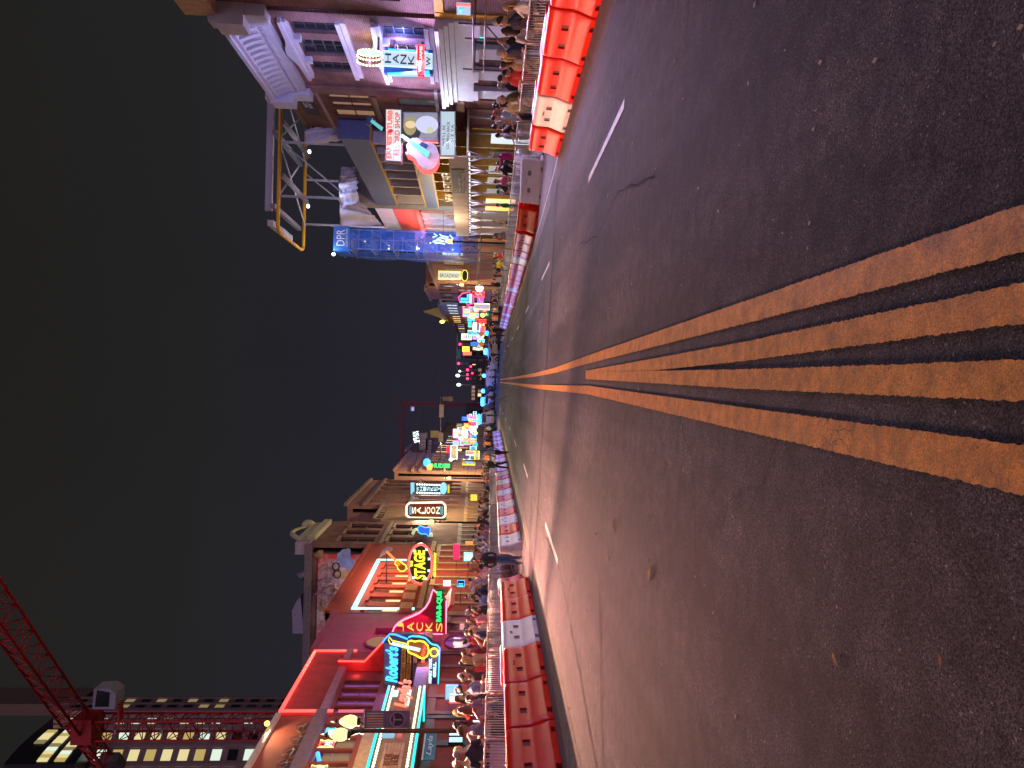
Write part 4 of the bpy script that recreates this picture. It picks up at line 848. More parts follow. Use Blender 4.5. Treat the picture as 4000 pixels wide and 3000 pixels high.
# fiddle sign: brown disc, blue bow, tusk-like scrolls
Yf = 55.0
fs = thing('boot_sign', 'round brown sign with blue neon ribbon in front of the tall brick building', 'sign', ptY(1650,2100,Yf))
MB().prism(arc(ptY(1642,2108,Yf,0), .62, .60, 0, 6.283, 22)[:-1], (0,.2,0)).build('disc', M('brown_disc', (.30,.13,.04), .5), fs)
MB().prism([ptY(x,y,Yf,-.1) for x, y in ((1632,2062),(1640,2052),(1662,2060),(1680,2058),(1680,2078),(1676,2094),(1664,2084),(1645,2084),(1636,2078))], (0,.12,0)).build('ribbon', neon('ribbon_blue', (.02,.14,.9), 1.1), fs)
tubeline(fs, [ptY(x,y,Yf,-.14) for x, y in ((1632,2062),(1640,2052),(1662,2060),(1680,2058),(1680,2078),(1676,2094),(1664,2084),(1645,2084),(1636,2078))], N_SKY, .03, closed=True)
for pts in (((1612,2086),(1618,2072),(1628,2066)),((1684,2082),(1686,2110),(1684,2136))): MB().tube([ptY(x,y,Yf,-.05) for x, y in pts], .12, 8).build('bulb_tube', neon('pale_lime', (.75,.85,.45), .8), fs)
MB().cyl(FL.pt(Yf+.1, ptY(1640,2108,Yf).z, 0), ptY(1640,2120,Yf,.1), .03).build('bracket', BLK, fs)

# ---- low brown building, saloon sign
f0, f1 = 60.5, 67.7; zl = Z(FL,1462,2032)
BR5 = M('brown_facade', (.22,.13,.075), .85, var=.2, scale=1.5, bump=.2)
hol = [(61.2+i*1.62, 62.2+i*1.62, 3.2, 5.6) for i in range(4)]
low = building('saloon_building', 'low brown building behind the cream saloon sign', FL, f0, f1, zl, BR5, hol, depth=18)
for h in hol: window(FL, low, *h, M('brown_frame', (.14,.085,.05), .6), GLDIM, 1, 2)
for i in range(7): FL.box(MB(), 60.6+i*1.05, 60.9+i*1.05, zl-.6, zl-.1, 0, .22).build('bracket', MATS['stone_hood'], low)
FL.box(MB(), f0, f1, zl-.1, zl+.12, -.35, .32).build('cornice', MATS['stone_hood'], low)
zg = G(-12,64)+.15
storefront(FL, low, f0+.1, f1-.1, zg, zg+3.0, 4, M('ochre_shopfront', (.36,.22,.06), .6), [GLW, GLC, GLDIM, GLW], door=1)
Ys = 62.4
sa = thing('saloon_sign', 'tall octagonal cream-lit sign reading SALOON downwards', 'sign', ptY(1740,1994,Ys))
oct_ = [(1588,2012),(1588,1976),(1600,1964),(1728,1962),(1740,1974),(1740,2012),(1728,2024),(1600,2022)]
bladepoly(sa, 'board', oct_, Ys, M('rust_board', (.22,.035,.015), .5), .35)
P = [ptY(x,y,Ys,-.05) for x, y in oct_]
for i in range(8):
    q = (P[i]+P[(i+1) % 8])/2; MB().tube([P[i], P[(i+1) % 8]], .085, 6).build('light_tube', N_CREAM, sa)
for i, ch in enumerate('SALOON'): text('letter', ch, N_CREAM, sa, ptY(1618+i*18.6,1993,Ys,-.08), (1,0,0), (0,0,1), .33, .58, .03)
for x, b_ in ((1604,'OLD'),(1726,'BEER')):
    bladepoly(sa, 'end_plate', [(x-6,2010),(x-6,1978),(x+6,1978),(x+6,2010)], Ys, neon('plate_blue', (.12,.45,.55), .8), .04, -.05)
lamp('saloon_light', 'AREA', ptY(1665,1993,Ys,-.8), (1,.80,.5), 600, 2, sa, Vector((-6,45,-2)))

# ---- three-storey stone building, whiskey sign
g0, g1 = 67.8, 85.0; zs = 12.63
ST6 = M('brown_stone', (.30,.145,.11), .85, var=.22, scale=1.2, bump=.2)
hol = [(68.8+i*2.7, 70.6+i*2.7, z, z+h) for i in range(6) for z, h in ((3.2,3.2),(7.6,3.0))]
sto = building('stone_building', 'three-storey brown stone building behind the whiskey bottle sign', FL, g0, g1, zs, ST6, hol, depth=18)
for h in hol: window(FL, sto, *h, M('grey_stone_frame', (.22,.20,.22), .6), GLG, 2, 2)
for z in (6.8, 10.9, zs): FL.box(MB(), g0-.1, g1, z, z+.3, -.05, .25).build('belt_course', MATS['stone_hood'], sto)
for i in range(7): FL.box(MB(), 68.0+i*2.7, 68.4+i*2.7, 2.2, 10.9, 0, .15).build('pilaster', ST6, sto)
zg = G(-12,75)+.15
storefront(FL, sto, g0+.1, g1-.1, zg, zg+3.2, 8, M('ochre_shopfront', (.36,.22,.06), .6), [GLW, GLC, GLW, GLDIM], door=3)
Yk = 75.0
wk = thing('whiskey_sign', 'tall ice-blue lit sign shaped like a hat, ribs and round base', 'sign', ptY(1750,1910,Yk))
bladepoly(wk, 'cap_plate', [(1604,1932),(1604,1886),(1618,1886),(1618,1932)], Yk, neon('pale_blue_plate', (.25,.65,.85), 1.2), .2)
bladepoly(wk, 'stem', [(1624,1918),(1624,1896),(1722,1898),(1722,1922)], Yk, M('dark_teal', (.02,.05,.06), .5), .2)
for i, ch in enumerate('WHISKEY'): text('letter', ch, N_ICE, wk, ptY(1632+i*13.6,1909,Yk,-.05), (1,0,0), (0,0,1), .28, .42, .03)
for i in range(10):
    for yy in (1892,1924): MB().ell(ptY(1630+i*9.6,yy+i*.3,Yk,-.03), .09,.05,.10).build('bulb', N_WHT, wk)
MB().prism(arc(ptY(1732,1908,Yk,-.02), .62, .36, 0, 6.283, 18)[:-1], (0,.2,0)).build('base_disc', neon('disc_ice', (.30,.75,.95), 1.2), wk)
bladepoly(wk, 'yellow_foot', [(1748,1926),(1748,1896),(1756,1896),(1756,1926)], Yk, neon('yellow_foot', (1,.75,.02), .9), .1)
for x in (1640,1708): MB().cyl(ptY(x,1934,Yk,.1)+Vector((-.35,0,0)), ptY(x,1920,Yk,.1), .04).build('bracket', BLK, wk)
lamp('whiskey_light', 'AREA', ptY(1680,1905,Yk,-.8), (.6,.9,1), 220, 2, wk, Vector((-6,50,-2)))

# ---- beyond the side street
h0, h1 = 93.6, 118.0; zq = 11.0
TN7 = M('peach_stone', (.50,.27,.19), .85, var=.12, scale=1, bump=.1)
hol = [(95+i*3.7, 97.4+i*3.7, z, z+2.2) for i in range(6) for z in (2.0, 5.0)]
cor = building('corner_stone_building', 'peach stone corner building beyond the side street on the left', FL, h0, h1, zq, TN7, hol, depth=22)
for h in hol: window(FL, cor, *h, M('rust_frame', (.20,.09,.05), .6), GLDIM, 2, 2)
for z in (4.4, 7.6, 8.6, zq-.1): FL.box(MB(), h0-.15, h1, z, z+.25, -.05, .3).build('belt_course', TN7, cor)
storefront(FL, cor, h0+.2, h1-.2, G(-12,100)+.15, 1.2, 8, M('ochre_shopfront', (.36,.22,.06), .6), [GLW, GLC, GLR, GLW], door=3)
FS = facY(h0-.03)
for z0, z1 in ((-1.5,1.3),(2.2,4.6),(5.6,7.8)):
    for i in range(2): FS.box(MB(), -20+i*3.4, -18.2+i*3.4, z0, z1, .0, .03).build('side_panel', M('brown_panel', (.20,.11,.06), .7), cor)
Yg = 95.5
gn = thing('green_blade_sign', 'slim green neon blade sign with a blue and orange cap', 'sign', ptY(1765,1820,Yg))
bladepoly(gn, 'board', [(1668,1834),(1668,1804),(1766,1806),(1766,1836)], Yg, M('dark_board', (.02,.02,.02), .5), .2)
text('neon_lettering', 'NUDIES', N_GRN, gn, ptY(1722,1819,Yg,-.06), (0,0,-1), (1,0,0), .62, 2.5, tube=.06)
MB().ell(ptY(1668,1806,Yg,-.1), .55,.2,.5).build('cap', N_SKY, gn); MB().ell(ptY(1678,1824,Yg,-.1), .5,.2,.4).build('cap', N_ORA, gn)
# ================================================================== right side of the street
FR = facR(12.5); UR = (0,-1,0)     # reading direction of lettering on a right-hand front
BRH = brick('plum_brick', (.27,.115,.115), (.19,.080,.080), (.25,.20,.22)); BRT = brick('rust_brick', (.20,.075,.05), (.15,.055,.04), (.14,.11,.10))
# ---- yellow-trimmed brick building at the right edge
YT = M('yellow_trim', (.72,.42,.03), .55, var=.08)
yb = building('yellow_trim_building', 'brick building with yellow shopfront trim at the right edge', FR, 12, 24.75, 11.2, BRH, [(21.2,24.0,4.0,8.3)], depth=16)
window(FR, yb, 21.2, 24.0, 4.0, 8.3, YT, GLDIM, 2, 3)
FR.box(MB(), 12, 24.75, 10.2, 11.25, -.3, .45).build('cornice', M('peach_cornice', (.55,.36,.22), .7), yb)
zg = G(12.5,20)+.15
storefront(FR, yb, 12.2, 24.7, zg, 2.9, 5, YT, [GLDIM, GLW, GLDIM, GLW, GLDIM], door=3)
aa, ab = sorted((A(FR,2,1800), A(FR,48,1800)))
s = thing('neon_window_sign', 'blue and red neon sign in the yellow shopfront at the right edge', 'neon sign', FR.pt((aa+ab)/2, 1.5, .1), 'neon signs in shop windows')
z0, z1 = Z(FR,1838,25), Z(FR,1784,25)
FR.box(MB(), aa, ab, z0, z1, .06, .09).build('panel', neon('panel_ice', (.35,.6,.9), .8), s); tubeline(s, [FR.pt(aa+.2, z0+.25, .12), FR.pt(aa+.2, z1-.15, .12), FR.pt(ab-.3, z1-.15, .12)], N_BLUE, .07); FR.box(MB(), aa, aa+.12, z0, z1, .09, .13).build('edge', N_RED, s)
# ---- brick building with white cornice
hank0, hank1 = 24.8, 31.95; zc = 10.1
w3 = [(84,131),(157,217),(240,278)]; z3t, z3b = Z(FR,1160,150), Z(FR,1335,150); z2t, z2b = Z(FR,1497,150), Z(FR,1662,150)
hol = [(A(FR,a,1240), A(FR,b,1240), z3b, z3t) for a, b in w3] + [(A(FR,a,1240), A(FR,b,1240), z2b, z2t) for a, b in w3]
hk = building('cornice_building', 'plum brick building with heavy white cornice, pediment window hoods and white shopfront', FR, hank0, hank1, zc, BRH, hol, depth=16)
BF = M('slate_frame', (.05,.055,.07), .5, var=0)
for h in hol: window(FR, hk, *h, BF, GLD, 2, 4, fw=.07)
# pilasters of raised brick at both ends
for a in (hank0+.05, hank1-.75): FR.box(MB(), a, a+.7, 2.9, zc-1.2, 0, .09).build('pilaster', BRH, hk)
# cornice: frieze, brackets, top slab, end blocks
zc0 = Z(FR,1080,180,.5)
cn = FR.box(MB(), hank0-.05, hank1+.05, 8.75, 9.2, 0, .22).build('cornice', WTRIM, hk)
FR.box(MB(), hank0-.05, hank1+.05, 9.2, 9.9, 0, .30).build('frieze', WTRIM, cn); FR.box(MB(), hank0-.1, hank1+.1, 9.9, 10.05, -.3, .62).build('slab', WTRIM, cn); FR.box(MB(), hank0-.1, hank1+.1, 10.05, 10.2, -.3, .72).build('slab', WTRIM, cn)
for i in range(15):
    a = hank0+.55+i*(hank1-hank0-1.1)/14; mb = MB()
    mb.add([FR.pt(a-.1,9.2,.3),FR.pt(a+.1,9.2,.3),FR.pt(a+.1,9.9,.3),FR.pt(a-.1,9.9,.3),FR.pt(a-.1,9.55,.42),FR.pt(a+.1,9.55,.42),FR.pt(a+.1,9.9,.58),FR.pt(a-.1,9.9,.58)], [(0,3,2,1),(4,5,6,7),(0,1,5,4),(1,2,6,5),(2,3,7,6),(3,0,4,7)]); mb.build('bracket', WTRIM, cn)
for i in range(40): FR.box(MB(), hank0+.3+i*.162, hank0+.38+i*.162, 9.0, 9.12, .22, .30).build('dentil', WTRIM, cn)
for a in (hank0-.15, hank1-.55):
    mb = MB(); FR.box(mb, a, a+.7, 8.6, 9.3, 0, .40); FR.box(mb, a-.04, a+.74, 9.3, 10.25, -.1, .75); FR.box(mb, a+.06, a+.64, 10.25, 10.5, -.1, .6); mb.build('end_block', WTRIM, cn)
for zt_, zb_, nm in ((z3t, z3b, 0), (z2t, z2b, 1)):
    a0, a1 = hol[0][0]-.25, hol[2][1]+.25; am = (a0+a1)/2
    mb = MB(); FR.box(mb, a0, a1, zt_+.02, zt_+.15, 0, .20); mb.prism([FR.pt(a0-.1,zt_+.15,.02), FR.pt(a1+.1,zt_+.15,.02), FR.pt(a1+.1,zt_+.28,.02), FR.pt(am+1.0,zt_+.34,.02), FR.pt(am+.35,zt_+.52,.02), FR.pt(am,zt_+.58,.02), FR.pt(am-.35,zt_+.52,.02), FR.pt(am-1.0,zt_+.34,.02), FR.pt(a0-.1,zt_+.28,.02)], (-.26,0,0)); mb.build('pediment', WTRIM, hk)
    for q in (hol[0][1], hol[1][1]): FR.box(MB(), q+.08, q+.30, zt_-.22, zt_+.02, 0, .22).build('corbel', WTRIM, hk)
    mb = MB(); FR.box(mb, a0, a1, zb_-.16, zb_, 0, .2); FR.box(mb, a0+.05, a1-.05, zb_-.34, zb_-.17, 0, .13); mb.build('sill_band', WTRIM, hk)
# white shopfront
zg = G(12.5,28)+.15
ent = MB()
for z0, z1, d in ((2.25,2.45,.18),(2.45,2.62,.30),(2.62,2.78,.40),(2.78,2.92,.50)): FR.box(ent, hank0+.1, hank1, z0, z1, 0, d)
ent.build('shop_cornice', WTRIM, hk); FR.box(MB(), hank0+.1, hank1, 1.55, 2.25, 0, .12).build('fascia', WTRIM, hk)
ac = [A(FR,y,1850) for y in (98,190,275,350)]
for i, a in enumerate(ac):
    mb = MB(); FR.box(mb, a-.42, a+.42, zg, 1.55, 0, .2); FR.box(mb, a-.5, a+.5, 1.35, 1.55, 0, .28); FR.box(mb, a-.48, a+.48, zg, zg+.4, 0, .27); mb.build('pillar', WTRIM, hk)
for i in range(3):
    b0, b1 = ac[i]+.45, ac[i+1]-.45; window(FR, hk, b0, b1, zg+.5, 1.5, BF, [GLD, GLD, GLG, GLD, GLG, GLC if i == 0 else GLD], 2, 3, .0)
for a, z, m in ((ac[0]+.7,1.2,N_TURQ),):
    FR.box(MB(), a, a+.3, z, z+.2, .02, .05).build('exit_light', m, hk)
# record drum and blade sign
Yh = 26.6
rec = thing('record_drum_sign', 'drum-shaped sign ringed with bright bulbs above the blue blade sign', 'sign', pX(1444,224,11.7))
rc = pX(1444,226,11.55); ax = Vector((.74,-.62,-.05)).normalized(); e1 = Vector((0,0,1)); e2 = ax.cross(e1).normalized(); e1 = e2.cross(ax)
ringp = lambda r, d, n: [rc+ax*d+e1*(r*math.cos(2*math.pi*k/n))+e2*(r*math.sin(2*math.pi*k/n)) for k in range(n)]
MB().prism(ringp(.42,-.16,24), ax*.32).build('drum', M('bronze_drum', (.16,.07,.04), .45, metal=.4), rec)
MB().prism(ringp(.33,.161,20), ax*.02).build('face', neon('record_face', (.45,.80,.80), 1.2), rec)
for k, p in enumerate(ringp(.40,.17,22)): o = bpy.data.objects.new('bulb', bulb_me); COL.objects.link(o); o.parent = rec; o.location = p-ORG[rec.name]
for k, p in enumerate(ringp(.43,.05,22)+ringp(.43,-.14,22)): o = bpy.data.objects.new('bulb', bulb_me); COL.objects.link(o); o.parent = rec; o.location = p-ORG[rec.name]
MB().cyl(rc+Vector((.3,0,-.3)), Vector((12.4,rc.y,rc.z-.3)), .035).build('bracket', BLK, rec)
lamp('bulb_ring_light', 'POINT', rc+Vector((.35,.25,.1)), (1,.78,.45), 42, .15, rec)
hs = thing('blue_blade_sign', 'blue neon blade sign with white box letters and a red neon arrow', 'sign', pX(1690,240,12))
bladepoly(hs, 'board', [(1500,284),(1500,196),(1690,194),(1690,290)], Yh, M('deep_blue', (.01,.08,.30), .45), .22)
bladepoly(hs, 'blue_edge', [(1520,290),(1512,284),(1676,276),(1680,292)], Yh, neon('azure', (.02,.35,1), 2.6), .2, -.02); bladepoly(hs, 'blue_edge', [(1514,206),(1516,190),(1672,200),(1674,212)], Yh, MATS['neon_azure'], .2, -.02)
bladepoly(hs, 'white_box', [(1499,260),(1499,206),(1689,218),(1689,272)], Yh, neon('box_white', (.62,.80,.95), .95), .12, -.08)
tubeline(hs, [ptY(x,y,Yh,-.11) for x, y in ((1499,262),(1499,204),(1690,216),(1690,274))], N_ICE, .02, closed=True)
for i, ch in enumerate('HANK'): text('letter', ch, M('navy_letter', (.01,.02,.06), .5, var=0), hs, ptY(1517+i*30,232+i*2.2,Yh,-.10), (1,0,0), (0,0,1), .22, .34, .015)
text('letter', 'W', MATS['navy_letter'], hs, ptY(1674,244,Yh,-.10), (1,0,0), (0,0,1), .15, .32, .015)
bladepoly(hs, 'arrow', [(1632,185),(1658,188),(1658,300),(1662,312),(1632,310)], Yh, M('red_arrow', (.55,.01,.015), .45), .1, -.2)
tubeline(hs, [ptY(x,y,Yh,-.23) for x, y in ((1632,185),(1658,188),(1658,300),(1632,298))], N_RED, .025, closed=True); text('neon_lettering', 'WILLIAMS', neon('arrow_pink', (1,.55,.6), 1.6), hs, ptY(1645,242,Yh,-.23), (1,0,0), (0,0,1), .12, .98, tube=.014)
for x in (1540,1650): MB().cyl(ptY(x,196,Yh,.1), Vector((12.45,Yh+.1,ptY(x,180,Yh).z)), .04).build('bracket', BLK, hs)
lamp('blue_blade_light', 'POINT', ptY(1590,190,Yh,-.1)+Vector((.15,0,.2)), (.22,.26,1), 170, .2, hs); lamp('blue_blade_wash', 'AREA', ptY(1600,240,Yh,-.5), (.78,.54,1), 850, .8, hs, Vector((-3,16,-.8)))
# added fill light without a fixture, tints the white trim and brick lilac
lamp('cornice_fill', 'SPOT', (8.9,24.5,5.2), (.46,.46,1), 1150, .25, hk, (12.2,28.6,7.2)).data.spot_size = 1.5

# ---- record shop
tb0, tb1 = 32.0, 36.5; zt = Z(FR,1150,410)
hol = [(A(FR,a,1360), A(FR,b,1360), Z(FR,1445,390), Z(FR,1285,390)) for a, b in ((338,362),(372,392),(400,420),(430,458))] + [(A(FR,a,1620), A(FR,b,1620), Z(FR,1697,370), Z(FR,1545,370)) for a, b in ((348,374),(390,420),(436,462))]
tb = building('record_shop_building', 'rust brick record shop with painted plaque between white-cornice and grey buildings', FR, tb0, tb1, zt, BRT, hol, depth=16)
WR = M('wine_frame', (.15,.045,.05), .55)
for i, h in enumerate(hol): window(FR, tb, *h, WR, GLG if i > 3 else GLDIM, 1, 2, .1, sill=M('pale_sill', (.40,.38,.36), .7) if i > 3 else None)
FR.box(MB(), tb0, tb1, Z(FR,1262,400), Z(FR,1250,400), 0, .06).build('faded_band', M('faded_band', (.34,.24,.22), .8), tb)
FR.box(MB(), tb0, tb1, Z(FR,1470,400)-.1, Z(FR,1470,400)+.12, 0, .12).build('belt_course', MATS['wine_frame'], tb)
FR.box(MB(), tb0, tb1, zt-.1, zt+.12, -.33, .1).build('coping', BRT, tb)
pa, pb = A(FR,344,1195), A(FR,444,1195); pz0, pz1 = Z(FR,1225,400), Z(FR,1172,400)
pl = FR.box(MB(), pa, pb, pz0, pz1, 0, .05).build('plaque', M('navy_plaque', (.02,.02,.05), .7), tb)
text('plaque_lettering', 'BEST WHEN\nBUILT IN 1858', MATS['white_letter'], pl, FR.pt((pa+pb)/2-.2, (pz0+pz1)/2, .055), UR, (0,0,1), (pz1-pz0)*.55, (pb-pa)*.55, .004)
zg = G(12.5,34)+.15
storefront(FR, tb, tb0+.1, tb1-.1, zg, 1.9, 4, WOODR, [GLG, GLDIM, GLG, GLC], door=2)
FR.box(MB(), tb0, tb1, 1.95, 2.35, 0, .15).build('shop_cornice', M('wine_cornice', (.22,.09,.08), .6), tb)
# triple sign of the record shop
Yt = 32.9
def frame_sign(name, label, pix, th, framem):
    pts = [ptY(x,y,Yt,0) for x, y in pix]; c = sum(pts, Vector())/len(pts); t = thing(name, label, 'sign', c, 'record shop signs'); MB().prism(pts, (0,th,0)).build('case', framem, t); return t
SIL = M('silver_case', (.45,.43,.48), .4, metal=.3)
s = frame_sign('record_shop_sign', 'long white lit sign with red outlined lettering and a small red guitar', [(1504,632),(1504,424),(1572,426),(1572,636)], .35, M('plum_case', (.20,.09,.10), .5))
bladepoly(s, 'lit_face', [(1509,626),(1509,429),(1566,431),(1566,630)], Yt, neon('sign_white', (.80,.93,.90), .95), .03, -.035)
tubeline(s, [ptY(1537,428,Yt,-.05), ptY(1537,628,Yt,-.05)], N_RED, .012)
text('neon_lettering', 'ERNEST TUBB', N_RED, s, ptY(1522,526,Yt,-.06), (1,0,0), (0,0,1), .24, 2.2, tube=.02); text('neon_lettering', 'RECORD SHOP', neon('deep_red', (.8,.05,.08), 1.0), s, ptY(1552,524,Yt,-.06), (1,0,0), (0,0,1), .24, 1.95, tube=.014)
bladepoly(s, 'red_guitar', [(1514,516),(1520,508),(1532,506),(1536,512),(1533,520),(1520,522)], Yt, neon('guitar_red', (.9,.02,.02), .9), .03, -.09)
lamp('record_sign_light', 'AREA', ptY(1540,525,Yt,-.5), (.82,.58,1), 900, 2, s, Vector((-3,18,-.8)), sizey=.6)
s = frame_sign('portrait_light_box', 'light box with a pale portrait of a smiling person beneath the record shop sign', [(1574,546),(1574,438),(1712,438),(1712,548)], .3, SIL)
fc = bladepoly(s, 'lit_face', [(1580,538),(1580,442),(1707,442),(1707,540)], Yt, neon('photo_grey', (.36,.36,.42), .8), .03, -.035)
def disc(par, nm, cx, cy, rx, ry, mat, dy):
    c = ptY(cx,cy,Yt,dy); MB().prism([c+Vector((rx*math.cos(k*.449),0,ry*math.sin(k*.449))) for k in range(14)], (0,.005,0)).build(nm, mat, par)
disc(fc,'picture_backdrop',1608,515,.42,.42,neon('photo_dark', (.05,.05,.03), .5),-.042); disc(fc,'picture_hair',1602,494,.42,.30,neon('photo_hair', (.50,.40,.13), .8),-.046); disc(fc,'picture_face',1604,488,.17,.24,neon('photo_face', (.85,.66,.38), 1.0),-.052); disc(fc,'picture_coat',1668,488,.40,.52,neon('photo_coat', (.66,.68,.95), 1.0),-.05); disc(fc,'picture_hand',1680,510,.15,.16,neon('photo_hand', (.8,.8,.5), .8),-.055)
bladepoly(s, 'red_edge', [(1650,552),(1650,546),(1712,548),(1712,556)], Yt, neon('edge_red', (.9,.12,.12), .8), .2, -.01)
s = frame_sign('letter_board', 'white changeable letter board at the foot of the record shop signs', [(1718,612),(1718,434),(1780,434),(1780,612)], .3, SIL)
bladepoly(s, 'lit_face', [(1723,606),(1723,438),(1776,438),(1776,606)], Yt, neon('board_white', (.62,.78,.88), .95), .03, -.035)
for i in range(7): tubeline(s, [ptY(1726+i*8,440,Yt,-.045), ptY(1726+i*8,604,Yt,-.045)], M('dark_rail', (.08,.08,.10), .5, var=0), .006, 'rail')
for i, (b_, w_) in enumerate((("WE'LL BE",.95),('COMING BACK',1.25),('SEE YA',.8))): text('lettering', b_, neon('board_letter', (.22,.05,.10), .4), s, ptY(1733+i*17,530-8*i+ (8 if i else 0),Yt,-.05), (1,0,0), (0,0,1), .13, w_, .008)
lamp('board_light','AREA', ptY(1750,520,Yt,-.3), (.80,.84,1), 170, 1.2, s, Vector((7.6,26.8,-1)), sizey=.5)
g = thing('guitar_shop_sign', 'large silver guitar sign with cyan neon strings and red neon rim', 'sign', ptY(1700,620,Yt), 'record shop signs')
gb = [(1612,546),(1600,556),(1590,572),(1591,594),(1598,610),(1614,616),(1626,628),(1636,648),(1654,664),(1676,670),(1700,660),(1712,640),(1714,606),(1706,580),(1690,566),(1670,562),(1654,562),(1644,554),(1630,544)]
bladepoly(g, 'body', gb, Yt, M('silver_paint', (.50,.50,.56), .45, var=.08), .25, -.25)
tubeline(g, [ptY(x-2,y+6,Yt,-.20) for x, y in gb[3:13]], N_RED, .05); tubeline(g, [ptY(x,y+12,Yt,-.1) for x, y in gb[3:13]], N_RED, .04)
bladepoly(g, 'pick_guard', [(1640,570),(1650,562),(1672,572),(1668,586),(1654,588)], Yt, M('navy_guard', (.02,.05,.14), .4, var=0), .02, -.27)
bladepoly(g, 'neck', [(1566,538),(1573,532),(1682,600),(1678,614),(1672,626)], Yt, neon('neck_cyan', (.16,.62,.66), .9), .03, -.28)
for i in range(6): tubeline(g, [ptY(1567+i*1.4,539-i*1.2,Yt,-.30), ptY(1671+i*2,622-i*3.6,Yt,-.30)], neon('string_cyan', (.3,1,1), 1.5), .010, 'neon_string')
bladepoly(g, 'neck', [(1450,484),(1456,474),(1500,506),(1494,520)], Yt, MATS['neon_neck_cyan'], .03, -.28)
bladepoly(g, 'head', [(1431,482),(1433,466),(1445,458),(1456,466),(1466,480),(1452,492),(1442,496)], Yt, M('navy_head', (.02,.06,.10), .4, var=0), .06, -.2)
for i in range(3):
    for sx, sy in ((1449,462),(1437,494)): MB().ell(ptY(sx+i*9,sy+i*7,Yt,-.2), .03,.03,.03).build('tuning_peg', SIL, g)
lamp('guitar_light', 'POINT', ptY(1690,640,Yt,-.6), (1,.35,.28), 6, .2, g)

# ---- grey metal-clad building under construction
F3 = facR(11.6); q0, q1 = 35.3, 48.6
GC = M('grey_cladding', (.085,.11,.25), .5, var=.06, scale=1); GOLDB = M('ochre_beam', (.42,.25,.06), .5); FIN = M('pale_fin', (.46,.44,.52), .5, var=.05)
zb1 = Z(F3,1400,670); zb0 = Z(F3,1508,700)
gy = thing('grey_clad_building', 'grey metal-clad building with pale window fins and ochre beams behind the covered walkway', 'building', (11.6,42,G(11.6,42)))
F3.box(MB(), q0, q1, zb0, zb1, -12, 0).build('parapet_band', GC, gy)
zf1 = Z(F3,1640,700); 
F3.box(MB(), q0+.3, q1, zf1, zb0, -1.0, -.6).build('glazing', GLD, gy)
for y in (566,603,635,666,698,730,761,793): a = A(F3,y,1580); F3.box(MB(), a-.05, a+.05, zf1, zb0, -.7, .02).build('fin', FIN, gy)
F3.box(MB(), q0, q1, zb0-.1, zb0, -.7, .05).build('ochre_beam', GOLDB, gy); F3.box(MB(), q0, q1, zf1-.75, zf1, -.8, .03).build('floor_band', GC, gy)
for z in (zf1, zf1-.85): F3.box(MB(), q0, q1, z, z+.1, -.7, .08).build('ochre_beam', GOLDB, gy)
F3.box(MB(), q0+.3, q1, G(11.6,45), zf1-.8, -1.2, -.9).build('shop_glazing', glassmat('ochre_lit_glass', (.2,.12,.04), .3, .30, (1,.6,.15)), gy)
for y in (570,605,640,676,710,745,780): a = A(F3,y,1720); F3.box(MB(), a-.06, a+.06, G(11.6,45), zf1-.85, -.95, 0).build('mullion', GOLDB, gy)
text('gold_lettering', 'NEW  FLETCHER', M('gold_letter', (.60,.38,.08), .4, var=0), gy, F3.pt(43.2, zf1-1.6, .06), UR, (0,0,1), .55, 6.5, .05)
# blue corrugated end
FE = facY(q0-.02); cg = MB(); zt2, zt1 = Z(FE,1440,525), Z(FE,1318,525)
for i in range(14): FE.box(cg, 11.6+i*.1, 11.66+i*.1, zt2, zt1, 0, .05)
FE.box(cg, 11.58, 13.2, zt2, zt1, -.2, 0); cg.build('corrugated_end', M('blue_corrugated', (.10,.12,.26), .5, var=.1), gy)
F3.box(MB(), q1, q1+1.3, G(11.6,48), zb1+1.2, -4, -.1).build('corner_pier', M('taupe_pier', (.24,.21,.20), .6), gy)
# white tarpaulins on the roof
TARP = M('white_tarp', (.62,.58,.66), .55, var=.08, scale=2, bump=.4)
def tarp(label, quad, folds=5, seed=1):
    rr = random.Random(seed); t = thing('tarpaulin', label, 'tarpaulin', quad[0], 'white tarpaulins on the grey building'); mb = MB(); n = 14; vs = []
    for i in range(n+1):
        for j in range(n+1):
            u, v = i/n, j/n; p = (quad[0]*(1-u)+quad[1]*u)*(1-v)+(quad[3]*(1-u)+quad[2]*u)*v
            vs.append(p+Vector((rr.uniform(-.04,.04), .22*math.sin(u*folds*3+v*2.2)+rr.uniform(-.05,.05), rr.uniform(-.05,.05))))
    mb.smooth = True; mb.add(vs, [(i*(n+1)+j, i*(n+1)+j+1, (i+1)*(n+1)+j+1, (i+1)*(n+1)+j) for i in range(n) for j in range(n)]); vs2 = [v+Vector((0,.03,0)) for v in vs]
    mb.add(vs2, [(i*(n+1)+j, (i+1)*(n+1)+j, (i+1)*(n+1)+j+1, i*(n+1)+j+1) for i in range(n) for j in range(n)]); mb.build('sheet', TARP, t); MB().tube([quad[0], quad[1]], .05, 6).build('pole', STEEL, t)
tarp('white tarpaulin hung beside the brick record shop roof', [pY(1192,498,37), pY(1196,568,37), pY(1325,545,37), pY(1322,488,37)], 4, 1)
tarp('bunched white tarpaulin at the middle of the grey roof', [pY(1335,650,44), pY(1332,700,44), pY(1385,700,44), pY(1388,652,44)], 7, 2)
tarp('large white tarpaulin over the far corner of the grey roof', [pY(1328,705,48.5), pY(1330,880,48.5), pY(1495,882,48.5), pY(1420,800,48.5)], 5, 3)
tarp('long white tarpaulin strip along the far roof edge', [pY(1326,690,48), pY(1330,800,48), pY(1400,800,48), pY(1392,690,48)], 5, 4)
